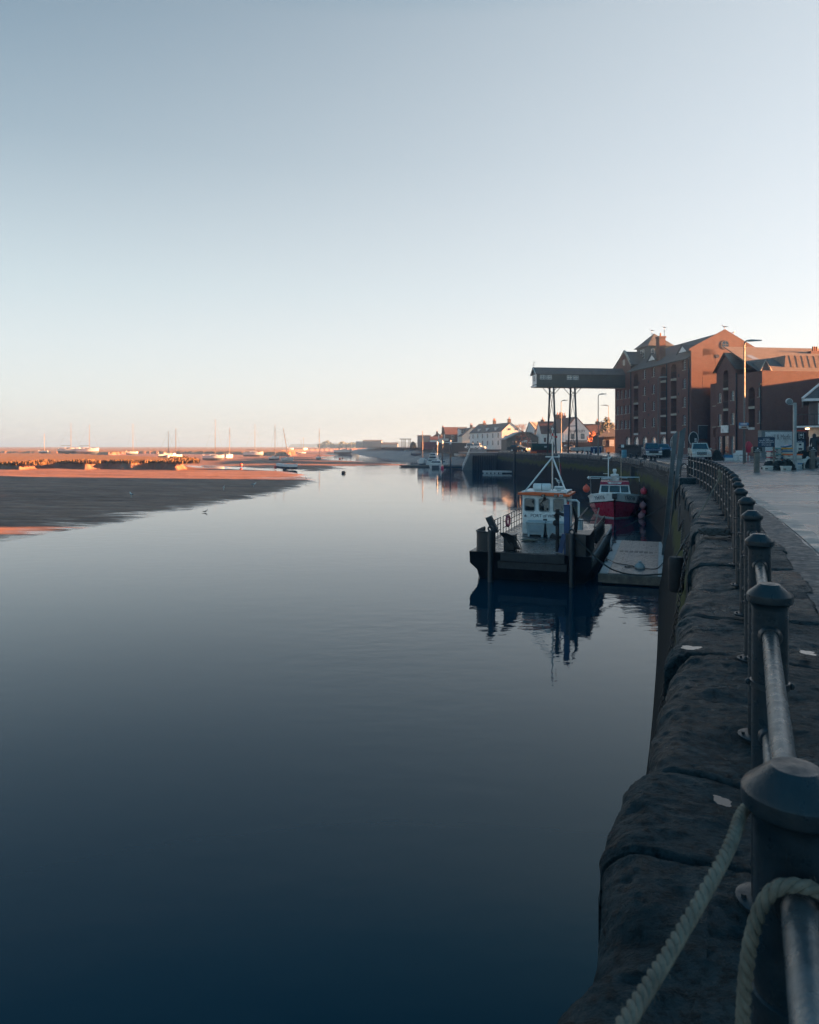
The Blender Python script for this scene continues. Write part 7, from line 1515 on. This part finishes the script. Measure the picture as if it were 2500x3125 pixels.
# polystyrene boxes further back
def pbox(label, px_, d, W, H, z=0, m_=None, D=.5, rz=-.2):
    mb = MB(); mb.box(-W/2,W/2,-D/2,D/2,0,H*.8); mb.box(-W/2-.02,W/2+.02,-D/2-.02,D/2+.02,H*.8,H); o = mb.build('fish_box', m_ or WHITE, bevel=.02); o.location = at(px_, d, z=gq(d)+z); o.rotation_euler[2] = rz; tag(o, label, 'fish box', 'polystyrene fish boxes')
pbox('blue topped fish box standing on the white one', 2225,70,.95,.3,.26,BLR); pbox('white fish box under the blue one', 2225,69.6,.72,.27)
for i, (px_, W, z, dd_) in enumerate(((2248,.5,0,69.3),(2248,.5,.24,69.3),(2247,.48,.48,69.3),(2272,.88,0,68.6),(2272,.88,.28,68.6),(2264,1.1,.56,69.2),(2261,.8,.76,69.4))):
    pbox(['white fish box, bottom of the left pile','white fish box, middle of the left pile','white fish box, top of the left pile','white fish box with red line, lowest in the front pile','white fish box, second in the front pile','wide white fish box bridging both piles','white fish box topmost over both piles'][i], px_, dd_, W, .27 if i == 3 else .22, z)
mb = MB(); mb.box(-.45,.45,-.262,-.256,.2,.23); o = mb.build('red_strap', RED); o.location = at(2272,68.6,z=gq(68)); o.rotation_euler[2] = -.2; tag(o, 'thin red strap round the lowest front fish box', 'strap')
# boards by the cafe
bd = thing('sale_board', 'black board with a white ribbon banner emblem by the cafe', 'board', at(2445,57,z=.62), -.1); mb = MB(); mb.box(-.36,.36,-.04,.03,.0,1.95); mb.build('panel', mat('board_black',(.015,.02,.03),.5), bd, bevel=.01)
mb = MB(); mb.tube([(-.17,-.05,1.88),(-.17,-.05,1.46),(0,-.05,1.56),(.17,-.05,1.46),(.17,-.05,1.88)], .014, 4); mb.build('ribbon_outline', WHT, bd); mb = MB(); mb.lathe([(.1,0),(.1,.004)], n=14); o = mb.build('emblem', LGREY, bd); o.rotation_euler = (PI/2,0,0); o.location = (0,-.045,1.75)
ib = thing('information_board', 'navy framed information board with pale sheet beside the crates', 'board', at(2443,55,z=.62), -.1); mb = MB(); mb.box(-.38,.38,-.04,.05,.0,1.3); mb.build('frame', mat('notice_navy',(.02,.045,.085),.5), ib, bevel=.01); mb = MB(); mb.box(-.3,.22,-.05,-.042,.3,1.15); sh_ = mb.build('sheet', OFFW, ib)
mb = MB(); mb.box(-.12,.06,-.056,-.051,.92,1.05); mb.box(-.2,.12,-.056,-.051,.5,.52); mb.box(-.15,.12,-.056,-.051,.6,.72); mb.build('print', INK, sh_)
text('lettering', 'Norfolk', .1, WHT, ib, (-.05,-.045,1.225), (PI/2,0,0))
# ladder hoops and white panel at the railing end
ld = thing('quay_ladder', 'pair of galvanised ladder hoops on a stone block at the railing end', 'ladder', (0,0,0)); d = 29.5; e = Vector((edge(d),d,0)); n = nrm(d); tg_ = Vector((-n.y,n.x,0))
for s in (-.28,.28):
    mb = MB(); q = e+tg_*s; mb.tube([q-n*.25+Vector((0,0,-3.8)), q-n*.03+Vector((0,0,.5)), q+n*.0+Vector((0,0,.7)), q+n*.12+Vector((0,0,.79)), q+n*.24+Vector((0,0,.7)), q+n*.26+Vector((0,0,.0))], .03, 8); mb.build('hoop', STEEL, ld)
mb = MB(); [mb.cyl(e+tg_*-.28-n*(.05+max(0,-z)*.055)+Vector((0,0,z)), e+tg_*.28-n*(.05+max(0,-z)*.055)+Vector((0,0,z)), .02, n=6) for z in np.arange(-3.6,.5,.3)]; mb.build('rung', GALV, ld)
mb = MB(); c_ = e+n*.35+tg_*-.9; mb.obox((c_.x,c_.y,.1),(.9,.8,.3),.1*0+math.atan2(n.y,n.x)); o = mb.build('stone_block', STN, bevel=.03); tag(o, 'square stone block on the coping at the railing end', 'stone block')
d = 31.2; c_ = Vector((edge(d),d,.55)) + nrm(d)*.62; mb = MB(); 
mb.loft([[c_+Vector((-.16,0,.38)),c_+Vector((.02,.03,.1)),c_+Vector((.16,.05,-.12)),c_+Vector((.02,.04,-.42)),c_+Vector((-.16,0,-.2))],[c_+Vector((-.16,.05,.38)),c_+Vector((.02,.08,.1)),c_+Vector((.16,.1,-.12)),c_+Vector((.02,.09,-.42)),c_+Vector((-.16,.05,-.2))]]); tag(mb.build('white_sheet', WHITE), 'white plastic sheet caught on the end of the railing', 'sheet')
# ================================================================ person, dog and gulls
pe = thing('person', 'person seen from behind in a dark hooded coat walking up to the cafe', 'person', at(2486,52.5,z=.62), -.35)
TRS = mat('dark_trousers',(.025,.03,.04),.8); COAT = mat('dark_coat',(.03,.04,.045),.7,var=.3,scale=8)
V = [(0,0,.93,.15,.12),(0,.01,1.15,.16,.11),(0,.02,1.38,.17,.11),(0,.02,1.5,.06),(0,.04,1.62,.09,.1),(0,.04,1.72,.07),
 (.1,0,.88,.09),(.11,.06,.5,.065),(.11,-.02,.09,.045),(.115,.12,.04,.04),(-.1,0,.88,.09),(-.1,-.06,.5,.065),(-.1,-.3,.14,.045),(-.1,-.2,.05,.04),
 (.2,.02,1.42,.07),(.24,-.05,1.17,.05),(.25,.03,.92,.035),(.25,.05,.84,.035),(-.2,.02,1.42,.07),(-.24,.04,1.17,.05),(-.24,.17,.93,.035),(-.23,.22,.86,.035)]
Ed = [(0,1),(1,2),(2,3),(3,4),(4,5),(0,6),(6,7),(7,8),(8,9),(0,10),(10,11),(11,12),(12,13),(2,14),(14,15),(15,16),(16,17),(2,18),(18,19),(19,20),(20,21)]
skin('body', V, Ed, TRS, pe, 2)
skin('coat', [(0,0,.72,.2,.15),(0,0,.95,.2,.15),(0,.01,1.2,.21,.145),(0,.02,1.42,.2,.13),(.21,.02,1.41,.085),(.25,-.05,1.16,.07),(.25,.02,.95,.055),(-.21,.02,1.41,.085),(-.25,.04,1.16,.07),(-.24,.14,.96,.055)], [(0,1),(1,2),(2,3),(3,4),(4,5),(5,6),(3,7),(7,8),(8,9)], COAT, pe, 2)
skin('hood', [(0,.02,1.46,.13,.12),(0,.02,1.6,.135,.14),(0,.03,1.72,.12,.13),(0,.05,1.79,.06)], [(0,1),(1,2),(2,3)], COAT, pe, 2)
dg = thing('dog', 'large white legged dog standing behind the floodlight post', 'dog', at(2443,46.9,z=gq(47)), .05)
FUR = mat('white_fur',(.6,.58,.54),.9,var=.15,scale=9)
V = [(-.3,0,.5,.1,.11),(0,0,.5,.11,.14),(.25,0,.52,.12,.15),(.4,0,.62,.075),(.5,0,.74,.08,.075),(.6,0,.72,.05),(.68,0,.7,.035),
 (.28,.08,.4,.05),(.27,.08,.22,.032),(.28,.08,.05,.028),(.32,.08,.02,.03),(.26,-.08,.4,.05),(.22,-.08,.22,.032),(.24,-.08,.05,.028),(.28,-.08,.02,.03),
 (-.3,.08,.42,.07),(-.25,.08,.28,.045),(-.38,.08,.18,.03),(-.35,.08,.04,.026),(-.31,.08,.02,.03),(-.32,-.08,.42,.07),(-.3,-.08,.28,.045),(-.45,-.08,.18,.03),(-.46,-.08,.04,.026),(-.42,-.08,.02,.03),(-.42,0,.55,.035),(-.52,0,.4,.025),(-.56,0,.28,.018),(.47,.05,.82,.03),(.47,-.05,.82,.03)]
Ed = [(0,1),(1,2),(2,3),(3,4),(4,5),(5,6),(2,7),(7,8),(8,9),(9,10),(2,11),(11,12),(12,13),(13,14),(0,15),(15,16),(16,17),(17,18),(18,19),(0,20),(20,21),(21,22),(22,23),(23,24),(0,25),(25,26),(26,27),(4,28),(4,29)]
skin('body', V, Ed, FUR, dg, 2, 1)
def gull(label, loc, rz, s=1., swim=False, cat='gull'):
    t_ = thing('duck' if cat == 'duck' else 'gull', label, cat, loc, rz); zb_ = -.02 if swim else .12*s; k = s
    V_ = [(-.3,0,.14,.012,.01),(-.2,0,.13,.035,.03),(-.08,0,.13,.065,.06),(.06,0,.15,.075,.075),(.14,0,.2,.05,.055),(.18,0,.27,.035),(.21,0,.32,.042,.04),(.25,0,.315,.022),(.31,0,.30,.008)]
    if not swim: V_ = V_ + [(.01,.03,.05,.012),(.01,.03,-.11,.009),(.05,.03,-.115,.01),(.01,-.03,.05,.012),(.01,-.03,-.11,.009),(.05,-.03,-.115,.01)]
    Ed_ = [(i,i+1) for i in range(8)] + ([] if swim else [(3,9),(9,10),(10,11),(3,12),(12,13),(13,14)])
    b_ = skin('body', [(a*k,b*k,c_*k+zb_,*[q*k for q in r]) for a,b,c_,*r in V_], Ed_, mat('gull_white',(.7,.7,.68),.7) if cat == 'gull' else mat('duck_brown',(.05,.045,.04),.7), t_, 1, 3)
    for sg in (-1,1):
        mb = MB(); mb.loft([[(a*k, sg*y*k, zb_+z*k) for a, y, z in r] for r in ([(.1,.05,.2),(.1,.078,.17),(.1,.07,.12)],[(-.1,.05,.19),(-.1,.075,.155),(-.1,.065,.11)],[(-.36,.012,.16),(-.36,.02,.15),(-.36,.015,.14)])]); mb.build('wing', mat('gull_grey',(.25,.27,.29),.7) if cat == 'gull' else mat('duck_brown',(.05,.045,.04),.7), t_)
gull('grey winged gull standing on the barge radar', bw(3.2, y0*0+7.45, 0) + Vector((0,0,DK+.02+2.25+.15+.345)), -2.7)
gp = lambda s, t_, z: O_ + VX*s + UX*t_ + Vector((0,0,z))
gull('gull on the very peak of the granary gable', gp(PS,T0+.17,PZZ+.01), 2.9, 1.5); gull('gull on the granary gable slope right of the peak', gp(PS+1.5,T0+.17,PZZ-.78), .2, 1.3)
for i, (x, y) in enumerate(((372,75),(472,50))):
    px_, py_ = zx(x), zy(y); d = 131-3*i; mb = MB(); p = at(px_, d, z=0); zt = zz(py_+6, d); mb.cyl((p.x,d,20.3 if i == 0 else 17),(p.x,d,zt),.035,n=5); mb.cyl((p.x-.3,d,zt-.3),(p.x+.3,d,zt-.3),.02,n=4); o = mb.build('roof_aerial', STEEL); tag(o, ['thin roof aerial on the lantern, left one','thin roof aerial beside the chimney, right one'][i], 'aerial')
    gull(['gull on the left roof aerial above the lantern','gull on the right roof aerial above the chimney'][i], (p.x,d,zt), 2.5, 1.25)
for lb, x, y, s in (('white gull standing on the dark mud below the shadow line, left',692,443,1),('white gull on the dark mud right of centre',1178,410,1),('white gull near the tip of the shaded mud',1335,389,1),('white gull on the gravel spit tip',1612,355,1)):
    X_, Y_ = Y3(x,y); d = dist(Y_, -4.75); g_ = gz((X_-CX)/F*d, d); d = dist(Y_, g_); p = at(X_, d, z=max(gz((X_-CX)/F*d, d), WZ)); gull(lb, p, rng.uniform(0,6), 1.5)
X_, Y_ = Y3(1080,524); gull('dark duck swimming off the mud bank', at(X_, dist(Y_,WZ), z=WZ), .4, .8, True, 'duck')
# driftwood and stones on the shaded mud
for i, (x, y) in enumerate(((250,628),(1545,621),(640,572),(905,530),(60,690))): pass
# ================================================================ unseen buildings added on the landward side to cast the long shade
def shade_terrace_block(label, x0, x1, y0, y1, ze, zr):
    t_ = thing('shade_terrace', label, 'building', (x0,y0,0)); mb = MB(); w_, l_ = x1-x0, y1-y0; mb.box(0,w_,0,l_,-.3,ze); mb.poly([(0,0,ze),(w_,0,ze),(w_/2,0,zr)]); mb.poly([(0,l_,ze),(w_,l_,ze),(w_/2,l_,zr)]); mb.build('wall', BRICK, t_, smooth=0)
    for s in (0, w_): roofslab(t_, [(s-(.4 if s == 0 else -.4),-.2,ze-.3),(s-(.4 if s == 0 else -.4),l_+.2,ze-.3),(w_/2,l_+.2,zr),(w_/2,-.2,zr)], .15, SLATE)
    fmm = lambda a, d_, z: (d_, a, z)
    for k in range(int(l_/5)):
        for r_ in range(3): window(t_, fmm, 1.8+k*5, 3.2+k*5, 1+r_*2.9, 2.8+r_*2.9, -.02, 0, 2, 2, WHITE, None, True)
shade_terrace_block('unseen brick terrace next to the cafe, added to shade the mud', 56, 67, 67.5, 92, 11, 14.5)
shade_terrace_block('long unseen brick terrace added to shade the near quay and mud', 40, 52, -60, 57.2, 10.5, 14.5)
mb = MB(); mb.box(41,50,57.4,61.2,-.3,4.9); tag(mb.build('shade_link', BRICKD, smooth=0), 'unseen low brick link added between the terraces to block low sun', 'building')  # unseen block, kept low so a sunlit stripe reaches the mud
# ================================================================ haze
m = bpy.data.materials.new('sea_haze'); m.use_nodes = True; t = m.node_tree; t.nodes.clear()
ou = t.nodes.new('ShaderNodeOutputMaterial'); pv_ = t.nodes.new('ShaderNodeVolumePrincipled'); t.links.new(pv_.outputs[0], ou.inputs['Volume'])
pv_.inputs['Color'].default_value = (.26,.52,.92,1); pv_.inputs['Density'].default_value = .0005; pv_.inputs['Anisotropy'].default_value = .3
mb = MB(); mb.box(-6700,6700,-140,6700,-8,27); hz = mb.build('haze', m, smooth=0); tag(hz, 'thin pale sea haze', 'haze', kind='stuff')
